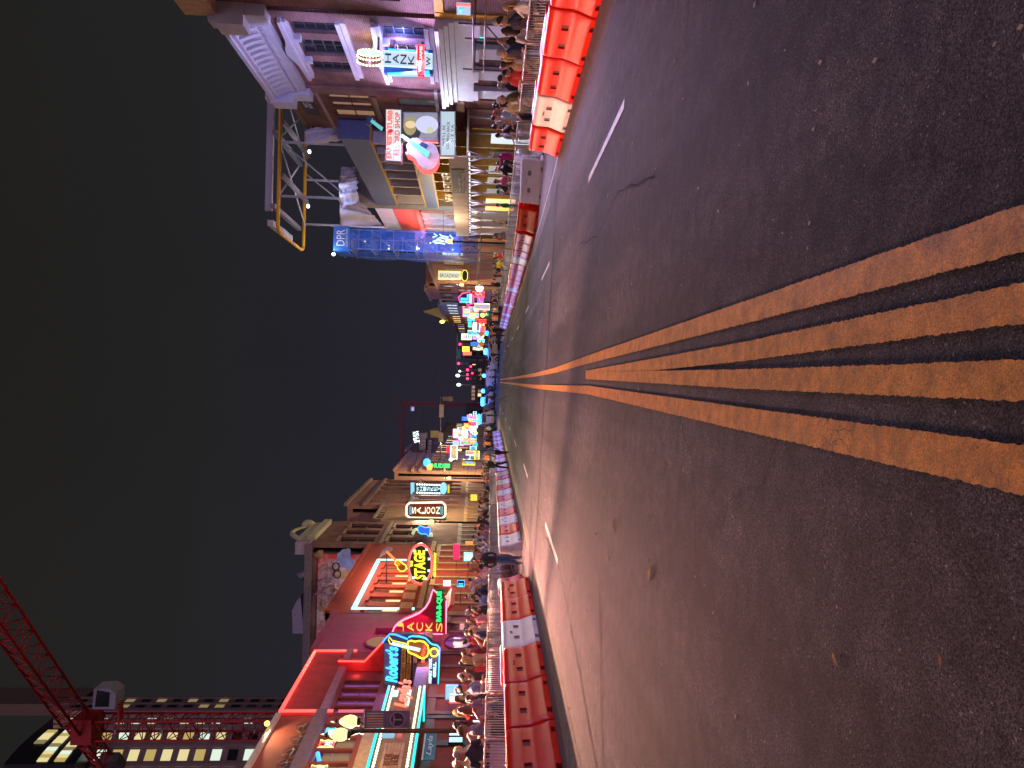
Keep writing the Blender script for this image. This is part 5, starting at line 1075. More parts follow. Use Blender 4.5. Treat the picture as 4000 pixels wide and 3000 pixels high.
# roof canopy: yellow ring beam on white posts
rg = thing('roof_canopy_frame', 'yellow steel ring beam with white posts and braces above the grey building', 'steel frame', (14,50,8.5))
YST = M('yellow_steel', (.72,.36,.02), .5, var=.06); WST = M('white_steel', (.46,.44,.52), .5, var=.06); GST = M('grey_steel', (.20,.19,.22), .5, var=.08)
Yn, Yq = 50.0, 57.5; zr_ = pY(1090,700,Yn).z
xl = pY(1085,905,Yn).x; xr = 26.0
path = [Vector((xr,Yn,zr_)), Vector((xl+.45,Yn,zr_)), Vector((xl+.15,Yn+.2,zr_)), Vector((xl,Yn+.7,zr_)), Vector((xl,Yq-.7,zr_)), Vector((xl+.15,Yq-.2,zr_)), Vector((xl+.45,Yq,zr_)), Vector((xr,Yq,zr_))]
MB().tube(path, .13, 6).build('ring_beam', YST, rg)
MB().box(xl+1.5, xr, Yn+.3, Yn+.6, zr_+.55, zr_+1.0).build('purlin', WST, rg); MB().box(xl+.6, xl+1.0, Yn+1, Yq-1, zr_+.6, zr_+1.0).build('purlin', WST, rg)
for x in (xl+1.6, 16.5): MB().box(x, x+.3, Yn-.1, Yq, zr_+.2, zr_+.5).build('joist', GST, rg)
for (x, Y_) in ((12.3,Yn),(16.0,Yn),(12.0,Yq),(15.5,Yq)): MB().cyl((x,Y_,8.3),(x,Y_,zr_), .09).build('post', WST, rg)
for p, q in (((12.3,Yn,zr_),(17.5,Yq,zr_-.1)),((16.0,Yn,zr_),(11.8,Yq,zr_-.1)),((16.3,Yn,zr_),(21,Yq,zr_-.1)),((20.5,Yn,zr_),(16.5,Yq,zr_-.1)),((12.4,Yq,10),(16,Yq,zr_)),((16.0,Yn,zr_-.1),(12.6,Yn,10.4))): MB().cyl(p, q, .055, 8).build('brace', WST, rg)
MB().box(17.2,17.5,Yn,Yq,zr_-.35,zr_-.1).build('beam', GST, rg); MB().box(13.6,13.9,Yn,Yq,zr_-.32,zr_-.1).build('beam', GST, rg)

for x_ in (12.5,16.5):
    MB().ell((x_,Yn+3.5,zr_-1.2), .16,.16,.12).build('site_lamp', N_WHT, rg); MB().cyl((x_,Yn+3.5,zr_-1.1),(x_,Yn+3.5,zr_-.1), .02, 5).build('lamp_cord', BLK, rg); lamp('site_light','POINT',(x_,Yn+2.9,zr_-1.6),(1,.86,.92),90,.15,rg)
lamp('roof_site_light','POINT',(11.9,47.2,10.6),(.50,.58,1),80,.2,gy)
# ---- covered pavement walkway
FC = facR(10.2); k0, k1 = 32.9, 51.0; kz0, kz1 = Z(FC,1827,620), Z(FC,1752,620)
wk2 = thing('covered_walkway', 'covered pavement walkway with white posts and boarded fascia in front of the grey building', 'scaffold walkway', (10.2,42,G(10.2,42)))
PLY = M('lilac_plywood', (.36,.28,.28), .7, var=.15, scale=1.5)
np_ = 10
for i in range(np_): FC.box(MB(), k0+(k1-k0)*i/np_+.01, k0+(k1-k0)*(i+1)/np_-.01, kz0, kz1, -.04, 0).build('fascia_board', PLY, wk2)
FC.box(MB(), k0, k1, kz0-.02, kz0+.06, -2.2, -.05).build('deck', M('ply_deck', (.30,.25,.20), .7), wk2)
for i in range(9):
    a = k0+.4+i*(k1-k0-.8)/8
    for d in (-.15,-2.0):
        p = FC.pt(a,0,d); MB().cyl((p.x,p.y,G(p.x,p.y)+.1),(p.x,p.y,kz0), .055).build('post', WST, wk2)
    p = FC.pt(a,0,-.15)
    MB().cyl((p.x,p.y,kz0-.9),(p.x,p.y+.75,kz0-.02), .035, 6).build('knee_brace', WST, wk2); MB().cyl((p.x,p.y,kz0-.9),(p.x,p.y-.75,kz0-.02), .035, 6).build('knee_brace', WST, wk2)
for i in range(14):
    a = k0+.5+i*(k1-k0-1)/13; FC.box(MB(), a-.45, a+.45, kz0-.10, kz0-.04, -.3, -.2).build('strip_light', neon('strip_white', (.9,.88,.95), 2.2), wk2)
for i in range(3): lamp('walkway_light', 'AREA', FC.pt(k0+3+i*6, kz0-.12, -.4), (.92,.82,1), 60, 4.5, wk2, FC.pt(k0+3+i*6, -3, .5), sizey=.3)
ba, bb = A(FC,752,1780), A(FC,660,1780)
bn = thing('contractor_banner', 'navy banner with pale contractor lettering on the walkway fascia', 'banner', FC.pt((ba+bb)/2, kz0, .05))
b0_, b1_ = sorted((ba, bb)); FC.box(MB(), b0_, b1_, kz0+.18, kz1-.06, .01, .03).build('cloth', M('navy_cloth', (.03,.028,.09), .7), bn)
for i, s_ in enumerate(('R.C.', 'MATHEWS', 'CONTRACTOR')): text('lettering', s_, M('lilac_letter', (.55,.52,.70), .6, var=0), bn, FC.pt(b1_-.25-(b1_-b0_-.5)*(.10,.36,.47)[i], kz1-.24-i*.21, .034), UR, (0,0,1), .16, (b1_-b0_-.5)*(.20,.70,.94)[i], .004)
zg = G(11.6,42)+.2
for i, (a, w_, m_) in enumerate(((33.6,1.3,GLC),(36.2,1.2,GLG),(38.6,1.4,neon('poster_green', (.55,.6,.42), .6)),(40.8,1.4,neon('poster_cream', (.6,.55,.38), .6)),(43.2,1.4,neon('poster_green2', (.45,.5,.38), .5)),(45.6,1.3,GLW),(47.6,1.0,N_ORA))):
    F3.box(MB(), a, a+w_, zg+.3, zg+2.2, .02, .06).build('shop_poster', m_, gy)

# ---- red and white lit building beyond
u0, u1 = 50.2, 60.0; F4 = facR(12.3); zp = Z(F4,1500,850)+.3
pkb = building('red_lit_building', 'narrow pale building lit red above the far end of the walkway', F4, u0, u1, zp, M('pale_column_wall', (.52,.42,.40), .7, var=.1), [(51+i*1.75, 52.2+i*1.75, 2.9, 5.0) for i in range(5)], depth=14)
for i in range(5): window(F4, pkb, 51+i*1.75, 52.2+i*1.75, 2.9, 5.0, CREAM, [GLR, GLC, GLB, GLC, GLR][i], 2, 2, .1); F4.box(MB(), 50.5+i*1.75, 50.8+i*1.75, 1, 5.3, 0, .25).build('column', M('pink_column', (.60,.40,.38), .6), pkb)
F4.box(MB(), u0, u1, 5.3, 5.6, 0, .5).build('ledge', M('red_ledge', (.55,.06,.04), .6), pkb); F4.box(MB(), u0, u1, 5.7, 7.3, 0, .06).build('red_board', M('vermilion_board', (.62,.08,.05), .6), pkb)
lamp('red_front_light', 'AREA', F4.pt(55,5.4,1.2), (1,.25,.18), 190, 6, pkb, F4.pt(55,6.5,0), sizey=.3)
# ---- scaffold tower wrapped in blue netting
X0, X1, Y0, Y1 = 9.95, 11.65, 56.6, 60.6; ztop = pY(1365,960,Y0).z; zs_ = pY(1308,960,Y0).z; zg = G(11,58)
sc = thing('scaffold_tower', 'tall scaffold tower wrapped in blue netting with a contractor board on top', 'scaffold', (11,59,zg))
net = bpy.data.materials.new('blue_netting'); net.use_nodes = True; n = net.node_tree.nodes; L = net.node_tree.links; pb_ = n['Principled BSDF']; pb_.inputs['Base Color'].default_value = (.01,.11,.60,1); pb_.inputs['Roughness'].default_value = .7
tr = n.new('ShaderNodeBsdfTransparent'); ms = n.new('ShaderNodeMixShader'); tcn = n.new('ShaderNodeTexCoord'); zn = n.new('ShaderNodeTexNoise'); zn.inputs['Scale'].default_value = 1.3; zn.inputs['Detail'].default_value = 4; mr = n.new('ShaderNodeMapRange'); mr.inputs[3].default_value = .30; mr.inputs[4].default_value = .78
L.new(tcn.outputs['Object'], zn.inputs['Vector']); L.new(zn.outputs[0], mr.inputs[0]); L.new(mr.outputs[0], ms.inputs[0]); L.new(tr.outputs[0], ms.inputs[1]); L.new(pb_.outputs[0], ms.inputs[2]); L.new(ms.outputs[0], n['Material Output'].inputs[0])
mb = MB()
for (ax_, ay_), (bx_, by_) in (((X0,Y0),(X1,Y0)),((X0,Y0),(X0,Y1))):
    nn = 12; mm = 30; vs = []
    for j in range(mm+1):
        for i in range(nn+1):
            u = i/nn; z = zg+3.2+(ztop-zg-3.2)*j/mm; wv = .05*math.sin(u*9+j*.6); vs.append((ax_+(bx_-ax_)*u+(wv-.06 if ax_ == bx_ else 0), ay_+(by_-ay_)*u+(wv-.06 if ay_ == by_ else 0), z))
    mb.smooth = True; mb.add(vs, [(j*(nn+1)+i, j*(nn+1)+i+1, (j+1)*(nn+1)+i+1, (j+1)*(nn+1)+i) for j in range(mm) for i in range(nn)])
mb.build('netting', net, sc)
nl = 6; lev = [zg+3.0+(ztop-zg-3.0)*i/nl for i in range(nl+1)]
for x in (X0+.1, (X0+X1)/2, X1-.1):
    for y_ in (Y0+.1, Y1-.1): MB().cyl((x,y_,G(x,y_)),(x,y_,ztop+.1), .04, 6).build('standard', WST, sc)
for z in lev:
    for y_ in (Y0+.1, Y1-.1): MB().cyl((X0,y_,z),(X1,y_,z), .035, 6).build('ledger', WST, sc); MB().cyl((X0,y_,z+1),(X1,y_,z+1), .03, 6).build('guard_rail', WST, sc)
    for x in (X0+.1, X1-.1): MB().cyl((x,Y0,z),(x,Y1,z), .035, 6).build('ledger', WST, sc)
    MB().box(X0+.1,X1-.1,Y0+.3,Y1-.3,z-.08,z-.03).build('deck', WOODB, sc)
for i in range(nl): MB().cyl((X0+.1,Y0+.08,lev[i]),(X1-.1,Y0+.08,lev[i+1]), .03, 6).build('brace', WST, sc); MB().cyl((X0+.4,Y0+.6,lev[i]),(X1-.4,Y0+.9,lev[i+1]), .05, 6).build('stair', STEEL, sc)
for i in range(nl):
    for k in range(6): MB().cyl((X0+.3+k*.14,Y0+.2,lev[i]),(X0+.3+k*.14,Y0+.2,lev[i]+.8), .018, 5).build('baluster', WST, sc)
bd = MB().box(X0-.1, X1+.1, Y0-.12, Y0-.02, ztop, zs_+.1).build('board', M('contractor_blue', (.02,.12,.50), .5, var=.05), sc)
MB().box(X0-.12, X0-.02, Y0-.1, Y0+2.6, ztop+.1, zs_+.05).build('board', MATS['contractor_blue'], sc)
text('board_lettering', 'DPR', M('pale_board_letter', (.62,.60,.72), .5, var=0), bd, Vector(((X0+X1)/2+.05,Y0-.13,ztop+(zs_-ztop)*.60)), (1,0,0), (0,0,1), .62, 1.25, .01); text('board_lettering', 'CONSTRUCTION', MATS['pale_board_letter'], bd, Vector(((X0+X1)/2+.05,Y0-.13,ztop+(zs_-ztop)*.17)), (1,0,0), (0,0,1), .17, 1.4, .01)
for i, (z, dx) in enumerate(((lev[5]+.7,.9),(lev[4]+.5,.4),(lev[3]-.2,.5),(lev[2]+.6,1.0),(lev[1]+.5,.5))):
    MB().ell((X0+dx,Y0+1.2,z), .08,.08,.08).build('work_lamp', N_WHT, sc); lamp('work_light','POINT',(X0+dx,Y0+1.0,z),(.75,.88,1),55,.1,sc)
p = pY(1303,993,Y0); MB().ell(p, .14,.14,.16).build('top_flood', N_WHT, sc); MB().cyl(p, (X0,Y0,zs_), .03).build('flood_arm', STEEL, sc); lamp('flood_light','POINT',p+Vector((0,-.5,.2)),(.9,.95,1),120,.1,sc)
lamp('net_flood','SPOT',(X0-2.5,Y0-5,zg+4.2),(.40,.66,1),3000,.2,sc,(X0+.8,Y0,zg+9)).data.spot_size = 1.3
# ---- far buildings on the right
OB = M('orange_brown_front', (.32,.15,.07), .8, var=.15, scale=1); 
def far_building(name, label, F, a0, a1, z1, mat, nw, rows, glass, cornice=None):
    b = []
    for i in range(nw):
        for z0, z2 in rows:
            w_ = (a1-a0)/nw; b.append((a0+w_*i+w_*.2, a0+w_*(i+1)-w_*.2, z0, z2))
    t = building(name, label, F, a0, a1, z1, mat, b, depth=14)
    for k, h in enumerate(b): window(F, t, *h, MATS['brown_frame'], glass[k % len(glass)], 1, 2, .1)
    F.box(MB(), a0, a1, z1-.2, z1+.15, -.35, .35).build('cornice', cornice or MATS['stone_hood'], t)
    storefront(F, t, a0+.1, a1-.1, G(12,a0)+.15, G(12,a0)+3.3, max(2, int((a1-a0)/3)), MATS['ochre_shopfront'], [GLW, GLC, GLB, GLW, GLR], door=1)
    return t
fb1 = far_building('guitar_mural_building', 'orange-brown front with hung guitar pictures beyond the scaffold tower', FR, 63.0, 97.0, 6.2, OB, 6, [(2.4,4.6)], [GLDIM, GLC, GLDIM])
for i, (x, y) in enumerate(((1755,1118),(1752,1152))):
    a, z = FR.at(x, y, .1); FR.box(MB(), a-1.6, a+1.6, z-1.5, z+1.2, .05, .12).build('picture', M('dark_picture', (.06,.05,.07), .6, var=.4, scale=2), fb1); MB().ell(FR.pt(a-.3,z+.1,.15), .05,.6,.7).build('picture_guitar', M('pale_picture', (.45,.40,.45), .6), fb1)
far_building('parapet_building', 'taller brown front with slanting roof board on the far right', FR, 98.5, 112, 7.9, M('rust_front', (.30,.13,.07), .8), 3, [(1.6,3.4),(4.4,6.2)], [GLDIM, GLD])
far_building('lilac_front_building', 'pale lilac front with stepped cornice on the far right', FR, 119, 138, 7.0, M('lilac_front', (.40,.31,.30), .8), 4, [(1.2,3),(4,5.8)], [GLDIM, GLC])
tw = far_building('gable_building', 'far right building with a yellow-lit pointed gable', FR, 140, 158, 6.6, OB, 4, [(1.0,3),(3.8,5.4)], [GLDIM, GLW])
MB().prism([(11.6,141,6.6),(15.0,141,6.6),(14.2,141,7.9),(13.3,141,11.0),(12.4,141,7.9)], (0,3,0)).build('gable', M('yellow_gable', (.62,.44,.10), .7), tw)
lamp('gable_light','POINT',FR.pt(146,7.4,1.0),(1,.75,.2),260,.3,tw); MB().ell(FR.pt(148,7.6,.6), .35,.35,.5).build('gable_lamp', N_AMB, tw)
far_building('end_brick_building', 'last brown building at the far end of the right row', FR, 160, 190, 5.6, M('far_brown', (.26,.14,.08), .8), 5, [(0.5,2.4),(3.2,4.8)], [GLB, GLDIM, GLW])
# ================================================================== far signs and lights down the street
FARS = [ # name, label, (x0,x1,y0,y1) in photo pixels, depth, face, rim, text
 ('yellow_column_sign','tall yellow-outlined neon column sign beyond the scaffold',(1712,1800,1062,1092),66,neon('cream_face', (.9,.9,.7), .9),N_YEL,'BROADWAY'),
 ('white_script_sign','bright icy script sign in front of the blue netting',(1686,1774,914,956),52,None,None,None),
 ('yellow_octagon_sign','small yellow neon octagon under the column sign',(1804,1826,1056,1098),66,BLK,N_YEL,None),
 ('pink_blue_boot_sign','pink and blue neon sign shaped like a boot on the far right',(1790,1850,1142,1196),86,BLK,neon('hot_pink', (1,.08,.25), 1.8),None),
 ('ice_lozenge_sign','slim icy lozenge sign beside the pink and blue one',(1832,1842,1150,1184),85,N_ICE,None,None),
 ('patchwork_sign','patchwork of coloured neon squares on the far right',(1808,1870,1200,1238),106,neon('lav', (.6,.5,1), 1.3),N_PINK,'MUSIC'),
 ('blue_square_sign','blue lit square sign with white discs on the far right',(1826,1856,1230,1254),118,N_SKY,None,None),
 ('blue_square_sign','small blue lit square sign under the larger one',(1828,1842,1256,1276),124,N_SKY,None,None),
 ('cream_bar_sign','pair of cream lit bars above the crowd far right',(1848,1862,1258,1296),128,N_CREAM,None,None),
 ('rainbow_column_sign','cyan and yellow neon column at the end of the right row',(1802,1842,1304,1328),150,N_ICE,neon('lemon', (.9,.9,.1), 1.4),None),
 ('magenta_oval_sign','magenta and blue oval sign low on the far right',(1846,1874,1300,1326),150,neon('magenta', (1,.3,.9), 1.5),N_BLUE,None),
 ('blue_panel_sign','deep blue lettered panel near the crossing on the far right',(1838,1868,1336,1352),160,neon('royal', (.05,.2,.9), 1.2),None,None),
 ('yellow_roof_sign','yellow lit roof sign near the far traffic lights',(1806,1834,1352,1374),200,N_YEL,None,None),
 ('coral_roof_sign','coral lit sign beneath the yellow roof sign',(1808,1842,1374,1388),200,neon('coral', (1,.22,.12), 1.3),None,None),
 ('red_square_sign','red neon square with a pale letter far down the left',(1744,1776,1746,1768),118,neon('crimson', (.9,.02,.10), 1.3),N_RED,None),
 ('banner_sign','pink and blue banner-shaped neon on the far left',(1768,1812,1722,1742),122,neon('baby_blue', (.4,.7,1), 1.3),neon('fuchsia', (1,.1,.35), 1.5),None),
 ('fan_sign','white and pink fan-shaped neon on the far left',(1770,1826,1676,1710),134,N_WHT,N_PINK,None),
 ('yellow_panel_sign','yellow lettered panel low on the far left',(1808,1852,1712,1736),126,neon('sun_yellow', (1,.72,.04), 1.1),None,'MUSIC'),
 ('white_cube_sign','white lit cube sign above the far left crowd',(1836,1860,1666,1690),140,N_WHT,None,None),
 ('orange_arrow_sign','orange neon arrow far down the left',(1812,1838,1654,1672),150,N_ORA,N_RED,None),
 ('magenta_dot_sign','magenta lit sign near the crossing on the left',(1824,1840,1620,1636),170,neon('magenta', (1,.3,.9), 1.5),None,None),
 ('blue_tv_sign','blue lit screen far down the left',(1840,1856,1628,1650),165,N_SKY,None,None),
 ('amber_pub_sign','amber glowing hanging sign over the left crowd',(1838,1864,1932,1956),70,neon('amber_face', (1,.62,.06), 1.3),None,None),
 ('crimson_neon_panel','crimson panel with orange script over the stage entrance',(1770,1796,2126,2186),44,neon('crimson_panel', (.9,.03,.12), 1.3),None,None),
 ('blue_beer_screen','pale blue beer screen behind the left crowd',(1812,1846,2160,2190),43,N_ICE,N_BLUE,None),
 ('orange_strip_sign','small orange strip sign behind the left crowd',(1818,1848,2116,2128),46,neon('orange_strip', (1,.32,.05), 1.2),None,None),
 ('blue_cup_sign','pair of blue neon cups in the stage window',(1786,1814,2266,2290),38,BLK,N_SKY,None),
 ('flag_beer_sign','red, white and blue lit sign in the stage window',(1732,1760,2270,2288),39,N_WHT,neon('rose', (1,.3,.6), 1.6),None),
 ('lottery_window_sign','cluster of red and blue neon in the western bar window',(1742,1790,2680,2728),26.5,neon('flag_blue', (.3,.5,1), 1.4),N_BLUE,None),
 ('white_fridge_screen','white glowing panel low in the western bar window',(1756,1806,2716,2742),26.3,neon('fridge', (.75,.9,1), 1.5),N_RED,None),
 ('green_yellow_window_sign','green and yellow neon pair by the western bar door',(1788,1806,2688,2714),26.6,BLK,N_GRN,None),
 ('pink_menu_sign','small pink menu board by the rose front',(1796,1814,2440,2460),34.5,neon('menu_pink', (.9,.4,.4), .9),None,None),
]
for nm, lb, (x0,x1,y0,y1), Y, face, rim, tx in FARS:
    P = [ptY(x1,y1,Y,0), ptY(x1,y0,Y,0), ptY(x0,y0,Y,0), ptY(x0,y1,Y,0)]; c = sum(P, Vector())/4; c.y = Y
    t = thing(nm, lb, 'sign', c, 'lit signs down the street'); W_ = P[1].x-P[0].x; H_ = P[2].z-P[1].z
    if face is not None: MB().prism(P, (0,.15,0)).build('face', face, t)
    r_ = max(.02, min(W_,H_)*.06)
    if rim is not None:
        if 'oct' in nm or 'boot' in nm or 'fan' in nm or 'oval' in nm:
            q = [(.2,0),(.8,.05),(1,.35),(.9,.75),(.6,1),(.25,.9),(.35,.55),(.05,.4)] if 'boot' in nm else [(.25,0),(.75,0),(1,.3),(1,.7),(.75,1),(.25,1),(0,.7),(0,.3)]
        else: q = [(0,0),(1,0),(1,1),(0,1)]
        tubeline(t, [P[0]+Vector((W_*u,-.05,H_*v)) for u, v in q], rim, r_, 'rim', True)
        if 'boot' in nm: tubeline(t, [P[0]+Vector((W_*u,-.08,H_*v)) for u, v in ((.3,.15),(.3,.85),(.5,.85),(.5,.4),(.8,.4),(.8,.2))], N_SKY, r_*1.6, 'inner_tube', True)
        if 'cup' in nm or 'green_yellow' in nm: tubeline(t, [P[0]+Vector((W_*u,-.08,H_*v)) for u, v in ((.15,.2),(.45,.2),(.45,.8),(.15,.8))], N_SKY if 'cup' in nm else N_YEL, r_*1.5, 'inner_tube', True)
        if 'fan' in nm:
            for k in range(5): tubeline(t, [P[0]+Vector((W_*(.1+.2*k),-.08,H_*.15)), P[0]+Vector((W_*.5+W_*(.15*(k-2)),-.08,H_*.9))], (N_PINK, N_CYAN, N_RED, N_WHT, N_ORA)[k], r_, 'ray_tube')
        if 'patch' in nm:
            for k in range(9): c_ = P[0]+Vector((W_*(.2+.3*(k % 3)),-.06,H_*(.2+.3*(k//3)))); MB().box(c_.x-W_*.11,c_.x+W_*.11,c_.y-.02,c_.y+.04,c_.z-H_*.11,c_.z+H_*.11).build('patch', (N_SKY,N_YEL,N_WHT,N_PINK,N_ORA,N_BLUE)[k % 6], t)
        if 'rainbow' in nm:
            for k in range(5): c_ = P[0]+Vector((W_*.5,-.06,H_*(.1+.2*k))); MB().ell(c_, W_*.3,.1,H_*.07).build('bulb', (N_YEL,N_SKY,N_RED,N_PINK,N_WHT)[k], t)
    if 'icy script' in lb:
        [tubeline(t, [c+Vector((W_*.5*u,-.1-.02*k_,H_*.5*v)) for u, v in pts_], N_ICE, .055, 'neon_script') for k_, pts_ in enumerate((((-.9,-.2),(-.5,.9),(-.2,.5),(-.45,-.3),(-.1,-.8),(.1,-.2),(.3,.3)),((-.3,.1),(.1,.5),(.3,.1),(.0,-.3),(.4,-.5),(.6,.1),(.9,.3)),((-.8,-.9),(-.3,-.6),(.2,-.9),(.8,-.6)),((.2,.9),(.6,.5),(.9,.8)),((-.7,.2),(-.9,.6),(-.6,.8))))]; lamp('script_light','POINT',c+Vector((-.3,-.8,-.3)),(.7,.95,1),160,.3,t)
    elif tx and W_ > H_: text('lettering', tx, INK, t, c+Vector((0,-.06,0)), (1,0,0), (0,0,1), H_*.4, W_*.8)
    elif tx: text('lettering', tx, INK, t, c+Vector((0,-.06,0)), (0,0,-1), (1,0,0), W_*.5, H_*.85)
    MB().cyl(c+Vector((0,.1,0)), Vector((12.3 if c.x > 0 else -11.9, Y+.12, c.z)), .014, 6).build('bracket', BLK, t)

# small bright signs and lamps packed towards the vanishing point
rr = random.Random(77); NEO = {'red':N_RED,'pink':N_PINK,'sky-blue':N_SKY,'yellow':N_YEL,'white':N_WHT,'amber':N_AMB,'blue':N_BLUE,'cyan':N_CYAN,'orange':N_ORA,'cream':N_CREAM,'green':N_GRN,'purple':N_PURP}
for side, wd_ in ((-1,'left'),(1,'right')):
    for i in range(34):
        Y = 84+i*3.4+rr.uniform(-1,1); x = side*rr.uniform(8.2,11.8); z = G(x,Y)+rr.choice((rr.uniform(2.4,3.6),rr.uniform(3.2,6.0),rr.uniform(3,4.5))); kd = i % 3; cn_ = rr.choice(list(NEO)) if kd else rr.choice(['amber','cream','white','amber']); s_ = rr.uniform(.35,.8)
        t = thing('shop_sign' if kd else 'globe_lamp', f'{cn_} {"hanging globe lamp" if kd == 0 else "upright neon sign" if kd == 1 else "flat neon sign"}, {nth(i)} along the far {wd_} fronts', 'sign' if kd else 'lamp', (x,Y,z), f'small lights along the far {wd_} fronts')
        if kd == 0: MB().ell((x,Y,z), s_*.55,s_*.55,s_*.6, 10, 8).build('globe', NEO[cn_], t)
        else:
            w_, h_ = (s_*.5, s_*1.3) if kd == 1 else (s_*1.2, s_*.6); MB().box(x-w_,x+w_,Y,Y+.15,z-h_,z+h_).build('board', M('far_board_'+cn_, (.05,.05,.06), .5, var=0, emit=.5, ecol={'red':(1,.1,.1),'pink':(1,.3,.4),'sky-blue':(.1,.5,1),'yellow':(1,.8,.1),'white':(.9,.95,1),'amber':(1,.6,.1),'blue':(.1,.2,1),'cyan':(.3,.9,1),'orange':(1,.4,.1),'cream':(1,.9,.6),'green':(.1,.9,.3),'purple':(.6,.2,1)}[cn_]), t)
            tubeline(t, [(x+w_*u,Y-.05,z+h_*v) for u, v in ((-1,-1),(1,-1),(1,1),(-1,1))], NEO[cn_], .09, 'rim', True); tubeline(t, [(x+w_*u,Y-.06,z+h_*v) for u, v in ((-.5,-.6),(.5,-.3),(-.4,.1),(.5,.5))], NEO[rr.choice(list(NEO))], .08, 'squiggle')
        MB().cyl((x,Y+.1,z),(12.4*side,Y+.1,z+.2), .03, 5).build('bracket', BLK, t)

# ================================================================== far left buildings
def fl(name, label, a0, a1, z1, mat, nw, rows, glass):
    return far_building(name, label, FL, a0, a1, z1, mat, nw, rows, glass)
b8 = fl('billboard_building', 'dark building carrying painted wall signs far down the left', 118.5, 134, 11.8, M('maroon_front', (.16,.07,.06), .8), 4, [(1.5,3.6),(5,7)], [GLDIM, GLW, GLC])
FB8 = facY(118.4)
p = px2
for (x0,x1,y0,y1,m_,tx) in ((1640,1668,1690,1758,M('grey_signboard', (.24,.20,.18), .7),'GRILLS'),(1664,1690,1712,1775,M('purple_signboard', (.07,.03,.07), .7),'Rosa')):
    q0_, q1_ = pY(x1,y1,118.3), pY(x0,y0,118.3); o = FB8.box(MB(), q0_.x, q1_.x, q0_.z, q1_.z, .05, .2).build('wall_sign', m_, b8)
    text('sign_lettering', tx, M('pale_letter', (.5,.45,.42), .6, var=0), o, Vector(((q0_.x+q1_.x)/2,118.15,(q0_.z+q1_.z)/2)), (1,0,0), (0,0,1), (q1_.z-q0_.z)*.6, (q1_.x-q0_.x)*.8, .02)
FB8.box(MB(), pY(1690,1709,118.3).x, pY(1690,1682,118.3).x, pY(1716,1690,118.3).z, pY(1682,1690,118.3).z, .05, .3).build('wall_lamp_glow', M('yellow_glow_paint', (.5,.40,.08), .7), b8)  # yellow panel whose colour stands for a wall lamp's glow
fl('far_awning_building', 'small far building with dark balcony beyond the billboard building', 136, 156, 9.0, M('far_grey', (.22,.17,.16), .8), 4, [(.8,2.8),(4,6)], [GLW, GLC, GLDIM])
fl('far_end_building', 'last grey building at the far end of the left row', 158, 200, 8.0, M('far_tan', (.28,.20,.15), .8), 6, [(.5,2.2),(3.4,5)], [GLW, GLDIM, GLC])
rsn = thing('roof_letter_sign', 'white lit letters on a frame above the far left roofs', 'sign', pY(1625,1710,140))
for i in range(2):
    for j in range(5):
        c = pY(1618+i*12+j*1.0, 1692+j*11-i*3, 140); text('letter', 'NASHV'[j] if i == 0 else 'HOTEL'[j], N_WHT, rsn, c, (1,0,0), (0,0,1), .55, .42, .06)
for j in range(4): c = pY(1640,1692+j*14,140.2); MB().cyl(c+Vector((0,0,-3)), c+Vector((0,0,1.2)), .06, 5).build('strut', BLK, rsn)
for i, (x, y) in enumerate(((1604,1780),(1620,1781))):
    c = pY(x,y,128); t = thing('roof_floodlight', ('lilac' if i == 0 else 'white')+' glowing roof floodlight above the corner stone building', 'floodlight', c); MB().ell(c, .5,.3,.4).build('lens', N_WHT if i else neon('lilac_lamp', (.7,.6,1), 2), t); MB().cyl(c, c+Vector((0,0,-3)), .06, 6).build('post', BLK, t)
# ================================================================== end of the street: low skyline, hill
SKYL = M('far_dark_block', (.10,.085,.10), .9)
for i, (x, w_, h, Y) in enumerate(((-14,10,7,260),(-5,8,5,300),(4,9,6,310),(14,10,8,280))):
    t = thing('distant_block', f'{["leftmost","second","third","rightmost"][i]} of four dim blocks closing the street end', 'building', (x,Y,-4)); MB().box(x-w_/2,x+w_/2,Y,Y+15,-5,-4+h).build('wall', SKYL, t)
    rr = random.Random(i)
    for k in range(8): a = x-w_/2+.8+(k % 4)*(w_-1.6)/4; MB().box(a,a+1.2,Y-.05,Y,-3+2.6*(k//4),-1.6+2.6*(k//4)).build('window', rr.choice([GLDIM,GLD,GLD,GLDIM,GLW]), t)

# ================================================================== office tower with lit windows, far left
TW = 150.0
tower = thing('office_tower', 'tall office tower with rows of lit windows behind the red crane', 'building', (-75,TW,-4))
TWM = M('tower_stone', (.34,.24,.23), .8, var=.1, scale=.3)
A0 = pY(600,2776,TW); xr_, xm = A0.x, pY(600,2835,TW).x; ztw = pY(215,2760,TW).z; zlo = pY(400,2850,TW).z
MB().box(xm, xr_, TW, TW+6, -4, ztw).build('corner_shaft', TWM, tower)
LITW = [neon('tw_warm', (1,.86,.42), .8), neon('tw_cool', (.85,1,.85), .9), neon('tw_dim', (.7,.55,.25), .35), DARK, neon('tw_gold', (.85,.62,.2), .6)]
rr = random.Random(11); fh = 60*TW/FPX; nfl = 26
FT = facY(TW)
for i in range(nfl):
    z = ztw-4-i*fh
    for k, (ya, yb) in enumerate(((2780,2792),(2796,2810),(2816,2830))):
        xa, xb = pY(600,yb,TW).x, pY(600,ya,TW).x
        MB().box(xa, xb, TW-.06, TW-.01, z, z+1.7).build('window', rr.choice([DARK,DARK,DARK,LITW[2],LITW[1]] if k < 2 else [LITW[0],LITW[1],LITW[2],DARK]), tower)
for y_ in (2778,2794,2813,2833): xa = pY(600,y_,TW).x; MB().box(xa-.35, xa+.35, TW-.5, TW-.07, -4, ztw).build('pier', TWM, tower)
FX_ = Fac((xr_,TW,0), (0,1,0), (1,0,0))
